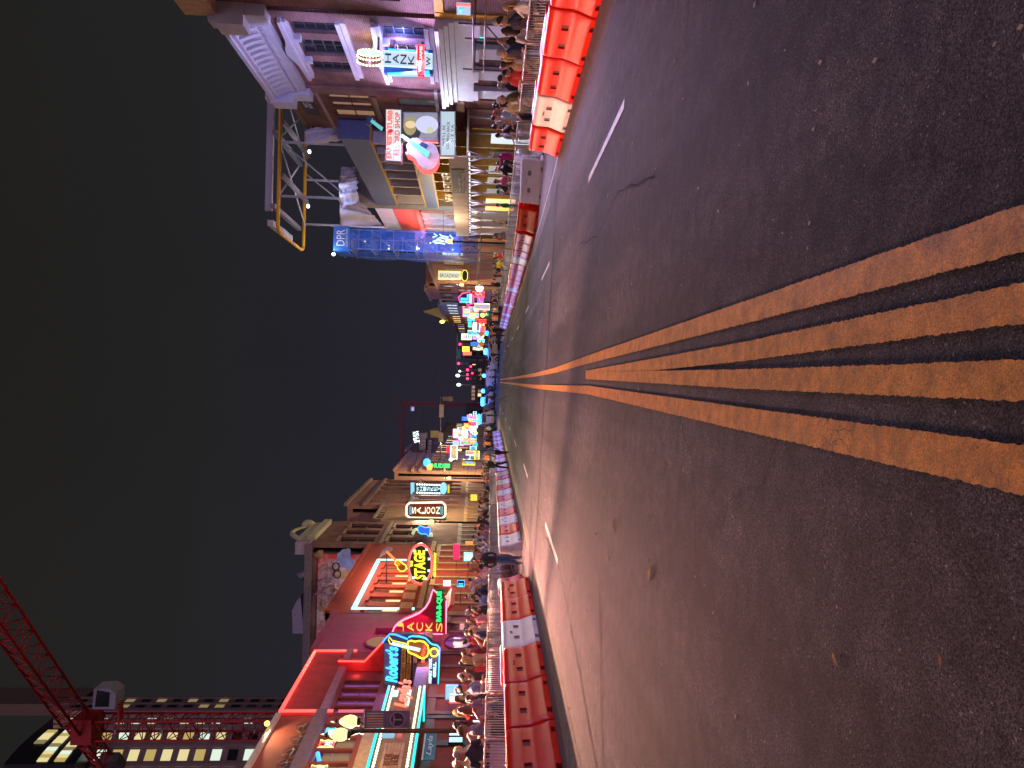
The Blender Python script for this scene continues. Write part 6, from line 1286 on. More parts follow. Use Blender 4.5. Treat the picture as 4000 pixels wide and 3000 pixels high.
for i in range(nfl):
    for k in range(2): FX_.box(MB(), .9+k*2.6, 2.6+k*2.6, ztw-4-i*fh, ztw-2.2-i*fh, .01, .06).build('window', rr.choice([DARK,DARK,GLD,LITW[2],DARK]), tower)
for k in range(3): FX_.box(MB(), .1+k*2.6, .6+k*2.6, -4, ztw, .0, .35).build('pier', TWM, tower)
# slanting wing that comes towards the street, storeys lit
wd = Vector((-.69,-.72,0)); FW = Fac((xm,TW,0), wd, Vector((.72,-.69,0)))
FW.box(MB(), 0, 16, -4, zlo, -8, 0).build('wing', TWM, tower)
for i in range(nfl):
    z = zlo-2.6-i*fh
    for k in range(4):
        a = 1.0+k*3.6; m_ = rr.choice([LITW[0],LITW[0],LITW[1],LITW[1],LITW[4],LITW[0]]) if i < 7 or rr.random() < .55 else DARK
        FW.box(MB(), a, a+2.1, z, z+1.9, .0, .05).build('window', m_, tower)
for k in range(5): FW.box(MB(), .1+k*3.6, .7+k*3.6, -4, zlo, 0, .5).build('pier', TWM, tower)
# bowed glazed top storeys
for i, (zz, n_) in enumerate(((zlo+2.0,9),(zlo+5.2,9),(zlo+8.6,4))):
    for k in range(n_):
        P_ = [Vector((xm-.6-3.0*(1-math.cos(t_)), TW-.3-12*math.sin(t_), 0)) for t_ in (k*.105, (k+1)*.105-.012)]
        mb = MB(); mb.hexa([p_+Vector((dx,0,z_)) for z_ in (zz, zz+1.9) for p_, dx in ((P_[0],0),(P_[1],0),(P_[1],-.2),(P_[0],-.2))]); mb.build('crown_window', LITW[(0,1,4,0,0,2,1,0,4)[(k+i) % 9]], tower)
cw = MB(); pts = [Vector((xm-.85-3.0*(1-math.cos(t_)), TW-.3-12*math.sin(t_), 0)) for t_ in [q*.1 for q in range(11)]]+[Vector((xm-14,TW-10,0)),Vector((xm-14,TW+10,0)),Vector((xm-.85,TW+10,0))]
cw.prism([p_+Vector((0,0,zlo-.2)) for p_ in pts], (0,0,13)).build('crown', M('tower_dark_glass', (.02,.02,.024), .3), tower)
u0_, u1_ = pY(100,2795,TW+6), pY(100,2750,TW+6); MB().box(u0_.x, u1_.x, TW+6, TW+14, ztw-1, ztw+34).build('upper_shaft', M('lit_shaft', (.26,.17,.12), .8), tower)

# ================================================================== cranes
CRD = M('crane_red', (.58,.022,.026), .5, var=.15, scale=.4)
def lattice(mb, p, q, s, n, tri=False, upv=Vector((0,0,1)), r=.09, cr=.05):
    p, q = Vector(p), Vector(q); t = (q-p).normalized(); x = t.cross(upv).normalized(); y = x.cross(t).normalized()
    C = [(-.5,-.5),(.5,-.5),(0,.6)] if tri else [(-.5,-.5),(.5,-.5),(.5,.5),(-.5,.5)]
    pt = lambda i, k: p+(q-p)*(i/n)+(x*C[k][0]+y*C[k][1])*s
    m = len(C)
    for k in range(m): mb.cyl(pt(0,k), pt(n,k), r, 6)
    for i in range(n):
        for k in range(m):
            mb.cyl(pt(i,k), pt(i+1,(k+1) % m) if i % 2 else pt(i+1,k-1), cr, 5); mb.cyl(pt(i,k), pt(i,(k+1) % m), cr, 5)
    return mb
mx_, my_, mz = -43.4, 90.0, 47.0
crane = thing('tower_crane', 'large red tower crane with white operator cab at the upper left', 'crane', (mx_,my_,-1))
lattice(MB(), (mx_,my_,-1), (mx_,my_,mz), 2.3, 34, upv=Vector((0,1,0)), r=.13, cr=.06).build('mast', CRD, crane)
dj = Vector((21.4,-17.5,0)).normalized(); top = Vector((mx_,my_,mz+1.4))
lattice(MB(), top, top+dj*48, 2.6, 20, True, r=.17, cr=.06).build('jib', CRD, crane); lattice(MB(), top, top-dj*13, 2.0, 7, True, r=.16, cr=.08).build('counter_jib', CRD, crane)
MB().box(mx_-1.5,mx_+1.5,my_-1.5,my_+1.5,mz-1.2,mz+1.2).build('slewing_unit', CRD, crane)
MB().prism([top-dj*13+Vector((0,0,.4)), top-dj*10+Vector((0,0,.4)), top-dj*10+Vector((0,0,-2)), top-dj*13+Vector((0,0,-2))], (.9,.9,0)).build('counterweight', M('crane_grey', (.18,.16,.17), .7), crane)
cbp = pY(405,2728,my_-2); CB = M('cab_white', (.55,.53,.60), .5, var=.05)
cab = MB().prism([cbp+Vector((-1.3,0,-1.3)), cbp+Vector((.6,0,-1.4)), cbp+Vector((1.2,0,-.5)), cbp+Vector((1.1,0,1.2)), cbp+Vector((-1.3,0,1.3))], (0,2.2,0)).build('operator_cab', CB, crane)
MB().prism([cbp+Vector((-1.0,-.03,-.6)), cbp+Vector((.7,-.03,-.7)), cbp+Vector((1.0,-.03,.8)), cbp+Vector((-1.0,-.03,1.0))], (0,.02,0)).build('cab_window', GLD, cab)
MB().box(mx_+1.2, cbp.x-1.0, my_-1.2, my_-.2, cbp.z-1.5, cbp.z-1.2).build('cab_platform', CRD, crane)
for i in range(8): p0 = mz-4-i*5.5; MB().box(mx_-.25,mx_+.25,my_-1.3,my_-1.2,p0,p0+.25).build('ladder_stage', STEEL, crane)
mx2, my2 = pY(1700,1578,250).x, 250; zj2 = pY(1575,1578,250).z
c2 = thing('tower_crane', 'small distant red crane above the end of the street', 'crane', (mx2,my2,-4))
lattice(MB(), (mx2,my2,-4), (mx2,my2,zj2), .9, 16, upv=Vector((0,1,0)), r=.10, cr=.06).build('mast', CRD, c2)
je = pY(1573,1870,250); lattice(MB(), (mx2,my2,zj2), (je.x,my2,zj2), .8, 14, True, r=.09, cr=.05).build('jib', CRD, c2)
MB().cyl((mx2,my2,zj2), pY(1535,1550,250), .1, 6).build('top_frame', CRD, c2); MB().cyl(pY(1535,1550,250), (mx2-9,my2,zj2+.5), .07, 5).build('tie', CRD, c2)
q = pY(1612,1596,249); MB().box(q.x-.9,q.x+.9,248,250,q.z-.8,q.z+.8).build('operator_cab', CB, c2); MB().box(q.x-.7,q.x+.5,247.95,248,q.z-.5,q.z+.3).build('cab_window', neon('cab_light', (.5,.45,1), 1.0), c2)
# ================================================================== street lamps
GLOBE = neon('lamp_globe', (1,.70,.26), 1.9)
def street_lamp(x, y, label, power=320, twin=False, banner=False, lit=True, z=None):
    z0 = G(x,y)+.15; h = 4.25; t = thing('street_lamp', label, 'street lamp', (x,y,z0), 'acorn street lamps')
    MB().lathe((x,y,z0), [(.20,0),(.20,.10),(.15,.14),(.13,.5),(.10,.6),(.09,.75)], 12).build('base', BLK, t)
    MB().lathe((x,y,z0), [(.065,.7),(.05,h-.35),(.075,h-.33),(.075,h-.27),(.05,h-.25),(.05,h)], 10).build('post', BLK, t)
    offs = [(-.04,-.1),(.19,.1)] if twin else [(0,0)]
    if twin: MB().tube([(x-.04,y-.1,z0+h-.02),(x,y,z0+h-.3),(x+.1,y+.06,z0+h-.34),(x+.19,y+.1,z0+h-.22)], .03, 6).build('cross_arm', BLK, t)
    for k, (ox, oy) in enumerate(offs):
        b = z0+h-.20*k; MB().lathe((x+ox,y+oy,b), [(.08,-.03),(.11,0),(.11,.05)], 10).build('collar', BLK, t)
        MB().lathe((x+ox,y+oy,b+.05), [(.09,0),(.14,.09),(.155,.19),(.125,.31),(.06,.42),(.02,.45)], 12).build('globe', GLOBE, t); MB().lathe((x+ox,y+oy,b+.54), [(.07,0),(.03,.08),(.012,.16)], 8).build('finial', BLK, t)
    lamp('lamp_light', 'POINT', (x,y-.0,z0+h+.95), (1,.72,.40), power, .18, t)
    if banner:
        bz1 = z0+h-.35; sg = 1
        bo = MB().box(x+.07,x+.50,y-.005,y+.005,bz1-1.1,bz1).build('banner', M('violet_banner', (.14,.12,.22), .7), t); MB().cyl((x,y,bz1+.02),(x+.55,y,bz1+.02), .015, 6).build('banner_arm', STEEL, t); MB().cyl((x,y,bz1-1.12),(x+.55,y,bz1-1.12), .015, 6).build('banner_arm', STEEL, t)
        for k in range(6): MB().box(x+.10+k*.064,x+.135+k*.064,y-.008,y-.006,bz1-.45,bz1-.04).build('banner_stripe', M('peach_stripe', (.55,.38,.26), .7), bo)
        for r_, m_ in ((.19,M('silver_ring', (.35,.32,.42), .6)),(.165,M('navy_roundel', (.03,.02,.06), .6))): MB().prism([p+Vector((0,(.19-r_)*-.1,0)) for p in arc((x+.285,y-.0085,bz1-.80), r_, r_, 0, 6.283, 20)[:-1]], (0,.002,0)).build('roundel', m_, bo)
        text('emblem', 'T', MATS['silver_ring'], bo, (x+.285,y-.014,bz1-.80), (1,0,0), (0,0,1), .20, .20, .002)
        for dx, dz in ((-.08,.10),(.09,.09),(-.02,-.12)): MB().box(x+.285+dx-.02,x+.285+dx+.02,y-.014,y-.012,bz1-.80+dz-.02,bz1-.80+dz+.02).build('emblem', M('emblem_red', (.45,.02,.04), .6), bo)
    return t
street_lamp(-8.75, 17.9, 'near left acorn street lamp with twin globes and a violet pole banner', 330, True, True)
street_lamp(-8.75, 44.2, 'left acorn street lamp in front of the tall brick building', 900); street_lamp(-8.75, 64.0, 'left acorn street lamp below the whiskey sign', 1500); street_lamp(-8.75, 90.0, 'farthest left acorn street lamp, beside the red square sign', 3400)
street_lamp(8.75, 45.5, 'right acorn street lamp in front of the icy script sign', 900); street_lamp(8.75, 66.0, 'right acorn street lamp under the yellow column sign', 900); street_lamp(8.75, 92.0, 'farthest right acorn street lamp', 1300)
# the same lamps go on beside and behind the photographer
street_lamp(-8.75, -3.5, 'left acorn street lamp behind the photographer', 420); street_lamp(8.75, -5.0, 'right acorn street lamp behind the photographer', 160)

# ================================================================== scaffold frame behind the right crowd
sf = thing('work_scaffold', 'low dark tubular scaffold frame behind the near right crowd', 'scaffold', (10,22,G(10,22)))
for (x, y) in ((10.2,17.6),(10.2,20.6),(10.2,23.6),(11.2,20.6),(11.2,23.6)): MB().cyl((x,y,G(x,y)+.1),(x,y,G(x,y)+3.0), .03, 6).build('post', M('dark_tube', (.16,.13,.14), .5, metal=.4), sf)
for z in (2.2,2.55): MB().cyl((10.2,17.4,G(10,20)+z),(10.2,23.8,G(10,20)+z), .028, 6).build('rail', MATS['dark_tube'], sf)
for y in (17.6,20.6): MB().cyl((10.2,y,G(10,20)+2.2),(10.2,y+3,G(10,20)+.8), .022, 6).build('brace', MATS['dark_tube'], sf)
for y in (20.6,23.6): MB().cyl((10.2,y,G(10,20)+2.5),(11.2,y,G(10,20)+2.5), .025, 6).build('rail', MATS['dark_tube'], sf)

# ================================================================== traffic signals
SIGB = M('signal_black', (.015,.015,.016), .5, var=0)
def signal(par, c, s=1.0, on='red', facing=-1):
    b = MB().box(c.x-.17*s,c.x+.17*s,c.y-.1,c.y+.12,c.z-.5*s,c.z+.5*s).build('signal_head', SIGB, par)
    for k, (dz, nm) in enumerate(((.33,'red'),(0,'amber'),(-.33,'green'))):
        lit_ = nm == on; MB().prism(arc((c.x,c.y-.11,c.z+dz*s), .12*s, .12*s, 0, 6.283, 12)[:-1], (0,.01,0)).build('lens', neon('signal_red', (1,.03,.12), 5) if lit_ else M('dead_lens', (.03,.02,.01), .3, var=0), b)
Ym = 86.0; za = pY(1724,1650,Ym).z
ma = thing('signal_mast', 'traffic signal mast arm with white street-name boards reaching over the left lanes', 'traffic signal', (-9.3,Ym,G(-9.3,Ym)))
MB().cyl((-9.6,Ym,G(-9.6,Ym)),(-9.6,Ym,za+.3), .13, 10, .10).build('pole', STEEL, ma); xe = pY(1722,1546,Ym).x
MB().cyl((-9.6,Ym,za),(xe,Ym,za+.15), .07, 8, .04).build('arm', STEEL, ma)
for y0, y1 in ((1580,1630),(1690,1725)):
    p, q = pY(1718,y1,Ym), pY(1718,y0,Ym); MB().box(p.x,q.x,Ym-.12,Ym-.09,za-.25,za+.28).build('name_board', M('cream_board', (.62,.52,.40), .6), ma)
p = pY(1754,1558,Ym); b = MB().box(p.x-.25,p.x+.25,Ym-.2,Ym+.2,za-1.35,za-.1).build('signal_head', M('signal_ochre', (.26,.20,.12), .6), ma); MB().box(p.x-.30,p.x+.30,Ym-.3,Ym-.2,za-1.2,za-.85).build('visor', M('signal_ochre2', (.30,.24,.14), .6), b)
for i, (x, y, Y) in enumerate(((1806,1345,150),(1800,1420,150),(1836,1445,190),(1836,1479,190),(1847,1432,230),(1853,1458,230),(1854,1477,230),(1834,1463,230))):
    c = pY(x,y,Y); t = thing('traffic_signal', f'red traffic light, {nth(i)} of the cluster over the far crossings counted from the right', 'traffic signal', c, 'red lights over the far crossings'); signal(t, c+Vector((0,0,-.33)), 2.4 if Y < 170 else 3.0); MB().cyl(c+Vector((0,.1,.2)), c+Vector((0,.1,1.2)), .03, 5).build('hanger', SIGB, t)
    if i < 4: lamp('red_glow','POINT',c+Vector((0,-.6,0)),(1,.05,.12),12,.2,t)
for i, (x, y) in enumerate(((1788,1467),(1792,1503),(1796,1450))):
    c = pY(x,y,215); t = thing('tall_street_light', ['middle','left','right'][i]+' one of three pale green street lights closing the street', 'street lamp', (c.x,215,-4)); MB().cyl((c.x,215,-4),c, .1, 6).build('pole', STEEL, t); MB().ell(c, .5 if i < 2 else .33,.3,.7 if i < 2 else .4).build('head', neon('green_white', (.75,1,.9), 2.2), t)
p = pY(1792,1389,150); t = thing('street_name_sign', 'teal overhead street-name board near the far traffic lights', 'sign', p); q0_, q1_ = pY(1798,1403,150), pY(1787,1365,150); MB().box(q0_.x,q1_.x,150,150.06,q0_.z,q1_.z).build('board', M('teal_board', (.04,.17,.22), .5), t); MB().cyl((q1_.x+3,150.1,q1_.z+.1),(q0_.x-4,150.1,q1_.z+.1), .05, 6).build('wire_arm', STEEL, t)
for i, (x, y) in enumerate(((1880,1304),(1881,1344))):
    c = pY(x,y,112); t = thing('roadwork_sign', ['right','left'][i]+' orange diamond roadwork sign above the far right crowd', 'sign', c); MB().prism([c+Vector((.5,0,0)),c+Vector((0,0,.5)),c+Vector((-.5,0,0)),c+Vector((0,0,-.5))], (0,.04,0)).build('board', M('sign_orange', (.75,.22,.02), .5, emit=.25, ecol=(1,.3,.03)), t); MB().cyl(c+Vector((0,.06,0)), Vector((c.x,112.06,G(c.x,112))), .04, 6).build('post', STEEL, t)
# overhead wire across the street
MB_ = MB().tube([(-12,95,8.5),(-4,120,9.0),(3,150,8.2),(12,175,7.0)], .02, 5)
wire = MB_.build('overhead_cable', BLK, origin=(0,130,7)); tag(wire, 'thin dark cable slung across the far end of the street', 'cable')

# ================================================================== police cars
CARW = M('car_silver', (.42,.42,.46), .3, metal=.3, var=.05); CARK = M('car_black', (.02,.02,.024), .25, var=0); TYRE = M('tyre', (.012,.012,.012), .8, var=0); RIM = M('rim_alloy', (.35,.35,.36), .35, metal=.8)
BLUEL = neon('beacon_blue', (.02,.16,1), 9); BLUEW = neon('beacon_core', (.06,.34,1), 5)
def suv(x, y, rot, label, body=None, van=False):
    t = thing('police_car', label, 'car', (0,0,0), 'police cars across the far street'); body = body or CARW; H = 1.85 if not van else 2.3
    prof = [(-2.45,.35),(-2.5,.75),(-2.35,1.05),(-1.35,1.15),(-.75,H-.12),(.3,H),(1.9,H-.03),(2.35,1.15),(2.45,.9),(2.42,.35)]
    mb = MB(); n = len(prof); rows = []
    for xx, ins in ((-.95,.0),(-.98,.0),(.98,.0),(.95,.0)): pass
    def ringv(s_, sc): return [Vector((s_*(.96-(.13 if z > 1.2 else 0)-(.05 if z < .4 else 0))*sc, yy, z)) for yy, z in prof]
    L_, R2 = ringv(-1,1), ringv(1,1); mb.add(L_+R2, [tuple(range(n)), tuple(range(2*n-1, n-1, -1))]+[(i, (i+1) % n, n+(i+1) % n, n+i) for i in range(n)])
    mb.build('body', body, t)
    for s_ in (-1,1):
        for ya, yb in ((-.62,.25),(.33,1.15),(1.23,1.95)):
            MB().prism([(s_*.875,ya+ (0.0),1.22),(s_*.875,yb,1.22),(s_*.835,yb-.05,H-.17),(s_*.835,ya+(.30 if ya < -.5 else .05),H-.17)], (s_*.012,0,0)).build('side_window', GLD, t)
        for yy in (-1.55,1.5):
            w_ = MB().cyl((s_*.72,yy,.37),(s_*.99,yy,.37), .37, 18).build('wheel', TYRE, t); MB().cyl((s_*.99,yy,.37),(s_*1.0,yy,.37), .22, 12).build('rim', RIM, w_)
        MB().box(s_*.62-.17,s_*.62+.17,-2.52,-2.44,.72,.9).build('headlight', M('dead_headlight', (.4,.4,.42), .2, var=0), t); MB().box(s_*.78-.1,s_*.78+.1,2.42,2.47,.95,1.25).build('tail_light', neon('tail_red', (1,.05,.03), 1.5), t)
        MB().box(s_*1.0-.1,s_*1.0+.1,-.75,-.6,1.12,1.28).build('mirror', body, t)
    MB().prism([(-.74,-1.28,1.18),(.74,-1.28,1.18),(.68,-.80,H-.16),(-.68,-.80,H-.16)], (0,-.02,.01)).build('windscreen', GLD, t)
    lb_ = MB().box(-.6,.6,.15,.45,H+.0,H+.06).build('light_bar', BLK, t)
    for k in range(6): MB().ell((-.52+k*.208,.3,H+.32), .34,.26,.34).build('beacon', BLUEL if k % 2 else BLUEW, lb_)
    lamp('beacon_light','POINT',(0,0,H+.9),(.05,.18,1),700,.15,t)
    t.location = (x,y,G(x,y)); t.rotation_euler = (0,0,rot); return t
suv(4.3,112,R_(-62),'silver police SUV with blue beacons, nearest on the right of the far crossing'); suv(7.4,116,R_(-80),'dark police car with blue beacons at the right kerb of the far crossing', CARK)
suv(1.2,128,R_(80),'police car with blue beacons just right of the yellow lines far away'); suv(-1.6,132,R_(75),'dark police car with blue beacons straight above the yellow lines', CARK)
suv(-3.6,126,R_(20),'police car with blue beacons left of the yellow lines far away'); suv(-6.0,112,R_(12),'pale police van with blue beacons on the left of the far crossing', CARW, True)
# ================================================================== people
SKINS = [M('skin_fair', (.62,.36,.26), .55, var=.08, scale=14), M('skin_tan', (.45,.24,.15), .55, var=.08, scale=14), M('skin_brown', (.22,.11,.065), .55, var=.08, scale=14), M('skin_pale', (.68,.44,.34), .55, var=.08, scale=14)]
HAIRM = {'dark brown': M('hair_dark', (.03,.018,.012), .5, var=.3, scale=40), 'black': M('hair_black', (.012,.010,.010), .45, var=.3, scale=40), 'brown': M('hair_brown', (.09,.045,.022), .5, var=.3, scale=40), 'blond': M('hair_blond', (.40,.26,.10), .5, var=.3, scale=40), 'grey': M('hair_grey', (.35,.33,.32), .55, var=.3, scale=40)}
CLOTH = {n: M('cloth_'+n.replace(' ','_'), c, .85, var=.16, scale=10, bump=.25) for n, c in {'black':(.014,.014,.016),'navy':(.018,.024,.06),'grey':(.24,.23,.25),'white':(.68,.66,.66),'cream':(.62,.50,.30),'red':(.48,.03,.03),'maroon':(.18,.02,.03),'olive':(.11,.10,.04),'light blue':(.25,.36,.55),'magenta':(.36,.02,.16),'pink':(.55,.22,.26),'yellow':(.70,.60,.04),'purple-grey':(.22,.19,.28),'charcoal':(.05,.05,.055),'green':(.03,.20,.11),'tan':(.38,.26,.16),'orange':(.60,.16,.03),'denim blue':(.05,.08,.17),'slate blue':(.14,.17,.28)}.items()}
DRK = M('eye_brow', (.02,.012,.01), .5, var=0); SHOE = M('shoe_dark', (.03,.028,.03), .6, var=.1); LIPS = M('lips', (.35,.10,.09), .5, var=0)
def loft(mb, rings, n=14):
    vs = []; fs = []
    for (cx, cy, z, rx, ry) in rings:
        for j in range(n): t = 2*math.pi*j/n; vs.append((cx+rx*math.cos(t), cy+ry*math.sin(t), z))
    for i in range(len(rings)-1):
        for j in range(n): fs.append((i*n+j, i*n+(j+1) % n, (i+1)*n+(j+1) % n, (i+1)*n+j))
    fs.append(tuple(range(n-1,-1,-1))); fs.append(tuple(range((len(rings)-1)*n, len(rings)*n))); mb.add(vs, fs)
def human(pose, sleeve='short', legs='long', slim=0):
    mb = MB(); caps = []; tilt = pose.get('tilt', 0); piv = Vector((0,0,.95)); rot = Matrix.Rotation(-tilt, 3, 'X')
    U = lambda p: piv + rot @ (Vector(p)-piv)
    def tb(pts, rs, reg, n=10):
        pts = [Vector(p) for p in pts]; mb.tube(pts, 0, n, rs=rs)
        for i in range(len(pts)-1): caps.append((pts[i], pts[i+1], rs[i], rs[i+1], reg if isinstance(reg, int) else reg[i]))
    k = 1-.10*slim
    # torso (shirt) and hips (trousers)
    t0 = MB(); loft(t0, [(0,0,.86,.165,.115),(0,0,.98,.168*k,.122),(0,.005,1.10,.150*k,.115),(0,.01,1.22,.165*k,.122),(0,.005,1.34,.185*k,.122),(0,-.005,1.42,.165*k,.105),(0,-.01,1.475,.085,.075)])
    for v in t0.v: v[:] = U(v)
    mb.add(t0.v, t0.f)
    caps.append((U((0,0,1.0)), U((0,0,1.40)), .15, .15, 1)); caps.append((U((-.13,0,1.40)), U((.13,0,1.40)), .09, .09, 1)); caps.append((Vector((-.07,0,.90)), Vector((.07,0,.90)), .125, .125, 2))
    # neck and head
    hy = pose.get('head', 0); HR = Matrix.Rotation(hy, 3, 'Z'); hb = Vector((0,.0,1.52)); Hh = lambda p: U(hb + HR @ (Vector(p)-hb))
    if tilt > .2: RT = Matrix.Rotation(tilt*.7, 3, 'X'); Hh = lambda p: U(hb) + rot @ (RT @ (HR @ (Vector(p)-hb)))
    tb([U((0,-.015,1.44)), U((0,-.005,1.51)), Hh((0,.0,1.58))], [.066,.056,.056], 0)
    h0 = MB(); h0.ell((0,-.005,1.675), .077,.097,.105, 16, 12); h0.ell((0,.025,1.615), .060,.072,.075, 14, 10); h0.ell((0,.100,1.640), .014,.020,.026, 8, 6); h0.ell((0,.070,1.568), .028,.024,.020, 8, 6)
    for s in (-1,1): h0.ell((s*.079,-.005,1.645), .013,.022,.032, 8, 6); h0.ell((s*.032,.078,1.672), .024,.016,.012, 8, 6)
    for v in h0.v: v[:] = Hh(v)
    mb.add(h0.v, h0.f); caps.append((Hh((0,0,1.60)), Hh((0,0,1.70)), .08, .09, 0))
    # arms
    for s, (el, wr) in zip((-1,1), pose['arms']):
        sh = U((s*.185*k,-.005,1.405)); el = U(el); wr = U(wr); f1 = 1 if sleeve == 'long' else 0
        mid = sh.lerp(el, .72); tb([sh, sh.lerp(el,.4), mid], [.066,.060,.060], 1); tb([mid, el], [.048 if f1 == 0 else .054,.044 if f1 == 0 else .05], f1); tb([el, el.lerp(wr,.35), wr], [.044,.043,.030] if f1 == 0 else [.050,.048,.038], f1)
        d = (wr-el).normalized(); hd = wr+d*.055; sd_ = d.cross(Vector((0,0,1)));
        if sd_.length < .2: sd_ = Vector((0,1,0))
        sd_.normalize(); nn = d.cross(sd_).normalized()
        tb([wr, hd, wr+d*.09], [.028,.038,.034], 0, 8)
        for i, (o_, ln) in enumerate(((-.030,.062),(-.010,.074),(.010,.070),(.029,.056))):
            b0 = wr+d*.085+sd_*o_; b1 = b0+d*ln*.55+nn*.012; b2 = b1+d*ln*.40+nn*.030; tb([b0, b1, b2], [.0105,.0100,.0085], 0, 6)
        b0 = wr+d*.03-sd_*.032; tb([b0, b0+d*.03-sd_*.028+nn*.01, b0+d*.062-sd_*.030+nn*.028], [.0125,.0115,.0095], 0, 6)
    # legs
    for s, (kn, an) in zip((-1,1), pose.get('legs', (((-.10,.02,.50),(-.11,-.03,.09)), ((.10,.02,.50),(.11,-.03,.09))))):
        hp = Vector((s*.088,0,.90)); kn = Vector(kn); an = Vector(an); f1 = 2 if legs == 'long' else 0; lo = .012 if legs == 'long' else 0
        tb([hp, hp.lerp(kn,.5), hp.lerp(kn,.85)], [.105,.090,.074], 2); tb([hp.lerp(kn,.85), kn, kn.lerp(an,.35), an], [.062+lo,.056+lo,.058+lo,.038+lo*1.6], f1)
        fd = Vector((s*.03,1,0)).normalized(); tb([an+Vector((0,-.02,-.035)), an+fd*.07+Vector((0,0,-.045)), an+fd*.155+Vector((0,0,-.058))], [.046,.044,.032], 3, 10)
    me = bpy.data.meshes.new('body'); me.from_pydata(mb.v, [], mb.f); o = bpy.data.objects.new('b', me)
    md = o.modifiers.new('r', 'REMESH'); md.mode = 'VOXEL'; md.voxel_size = .0135; md.use_smooth_shade = True
    sm = o.modifiers.new('s', 'SMOOTH'); sm.factor = .5; sm.iterations = 2
    out = evaluated(o); bpy.data.objects.remove(o); out.name = 'person_body'
    for m in (SKINS[0], CLOTH['black'], CLOTH['denim blue'], SHOE, DRK, LIPS): out.materials.append(m)
    eyes = [Hh((-.032,.094,1.655)), Hh((.032,.094,1.655))]; mouth = Hh((0,.100,1.600)); brow = [Hh((-.032,.094,1.684)), Hh((.032,.094,1.684))]
    # material per face from the nearest limb
    A_ = [(a, b-a, max((b-a).length_squared, 1e-9), ra, rb, rg) for a, b, ra, rb, rg in caps]
    for p in out.polygons:
        c = p.center; best = 9; reg = 0
        for a, ab, l2, ra, rb, rg in A_:
            u = (c-a).dot(ab)/l2; u = 0 if u < 0 else 1 if u > 1 else u
            d = (c-a-ab*u).length-(ra+(rb-ra)*u)
            if d < best: best = d; reg = rg
        if reg == 0 and c.z > .8:
            if min((c-e).length for e in eyes) < .014 or min((c-e).length for e in brow) < .011: reg = 4
            elif abs((c-mouth).z) < .009 and (c-mouth).length < .024: reg = 5
        p.material_index = reg
    return out, Hh
POSES = {
 'stand': dict(arms=(((-.245,-.03,1.14),(-.245,.06,.90)),((.245,-.03,1.14),(.245,.06,.90)))),
 'lean': dict(tilt=.42, arms=(((-.25,.10,1.17),(-.14,.34,1.20)),((.25,.10,1.17),(.12,.34,1.20))), legs=(((-.10,.04,.50),(-.11,-.10,.09)),((.10,.0,.50),(.11,-.16,.09)))),
 'phone': dict(arms=(((-.23,.0,1.14),(-.14,.24,1.10)),((.22,.16,1.19),(.06,.34,1.36))), head=.15),
 'crossed': dict(arms=(((-.26,.06,1.15),(.06,.19,1.17)),((.26,.06,1.15),(-.06,.21,1.14)))),
 'walk': dict(arms=(((-.25,.06,1.15),(-.22,.24,.98)),((.25,-.12,1.15),(.25,-.06,.91))), legs=(((-.09,-.04,.50),(-.09,-.30,.12)),((.09,.18,.52),(.09,.26,.09)))),
 'point': dict(arms=(((-.245,-.02,1.14),(-.24,.08,.90)),((.34,.14,1.38),(.40,.36,1.52))), head=-.3),
 'pocket': dict(arms=(((-.28,-.04,1.14),(-.19,.09,.93)),((.28,-.04,1.14),(.19,.09,.93))), head=.4),
 'turn': dict(arms=(((-.25,-.02,1.14),(-.20,.12,.95)),((.25,.05,1.15),(.16,.25,1.08))), head=-.55)}
VAR = {}
for key, (p, sl_, lg, sm_) in {'stand':('stand','short','long',0),'stand_l':('stand','long','long',1),'lean':('lean','short','long',0),'lean_s':('lean','short','shorts',1),'phone':('phone','short','long',0),'phone_l':('phone','long','long',1),'crossed':('crossed','short','shorts',0),'walk':('walk','long','long',0),'point':('point','long','long',1),'pocket':('pocket','long','long',0),'turn':('turn','short','long',1)}.items():
    VAR[key] = (*human(POSES[p], sl_, lg, sm_),)
HAIRC = {}
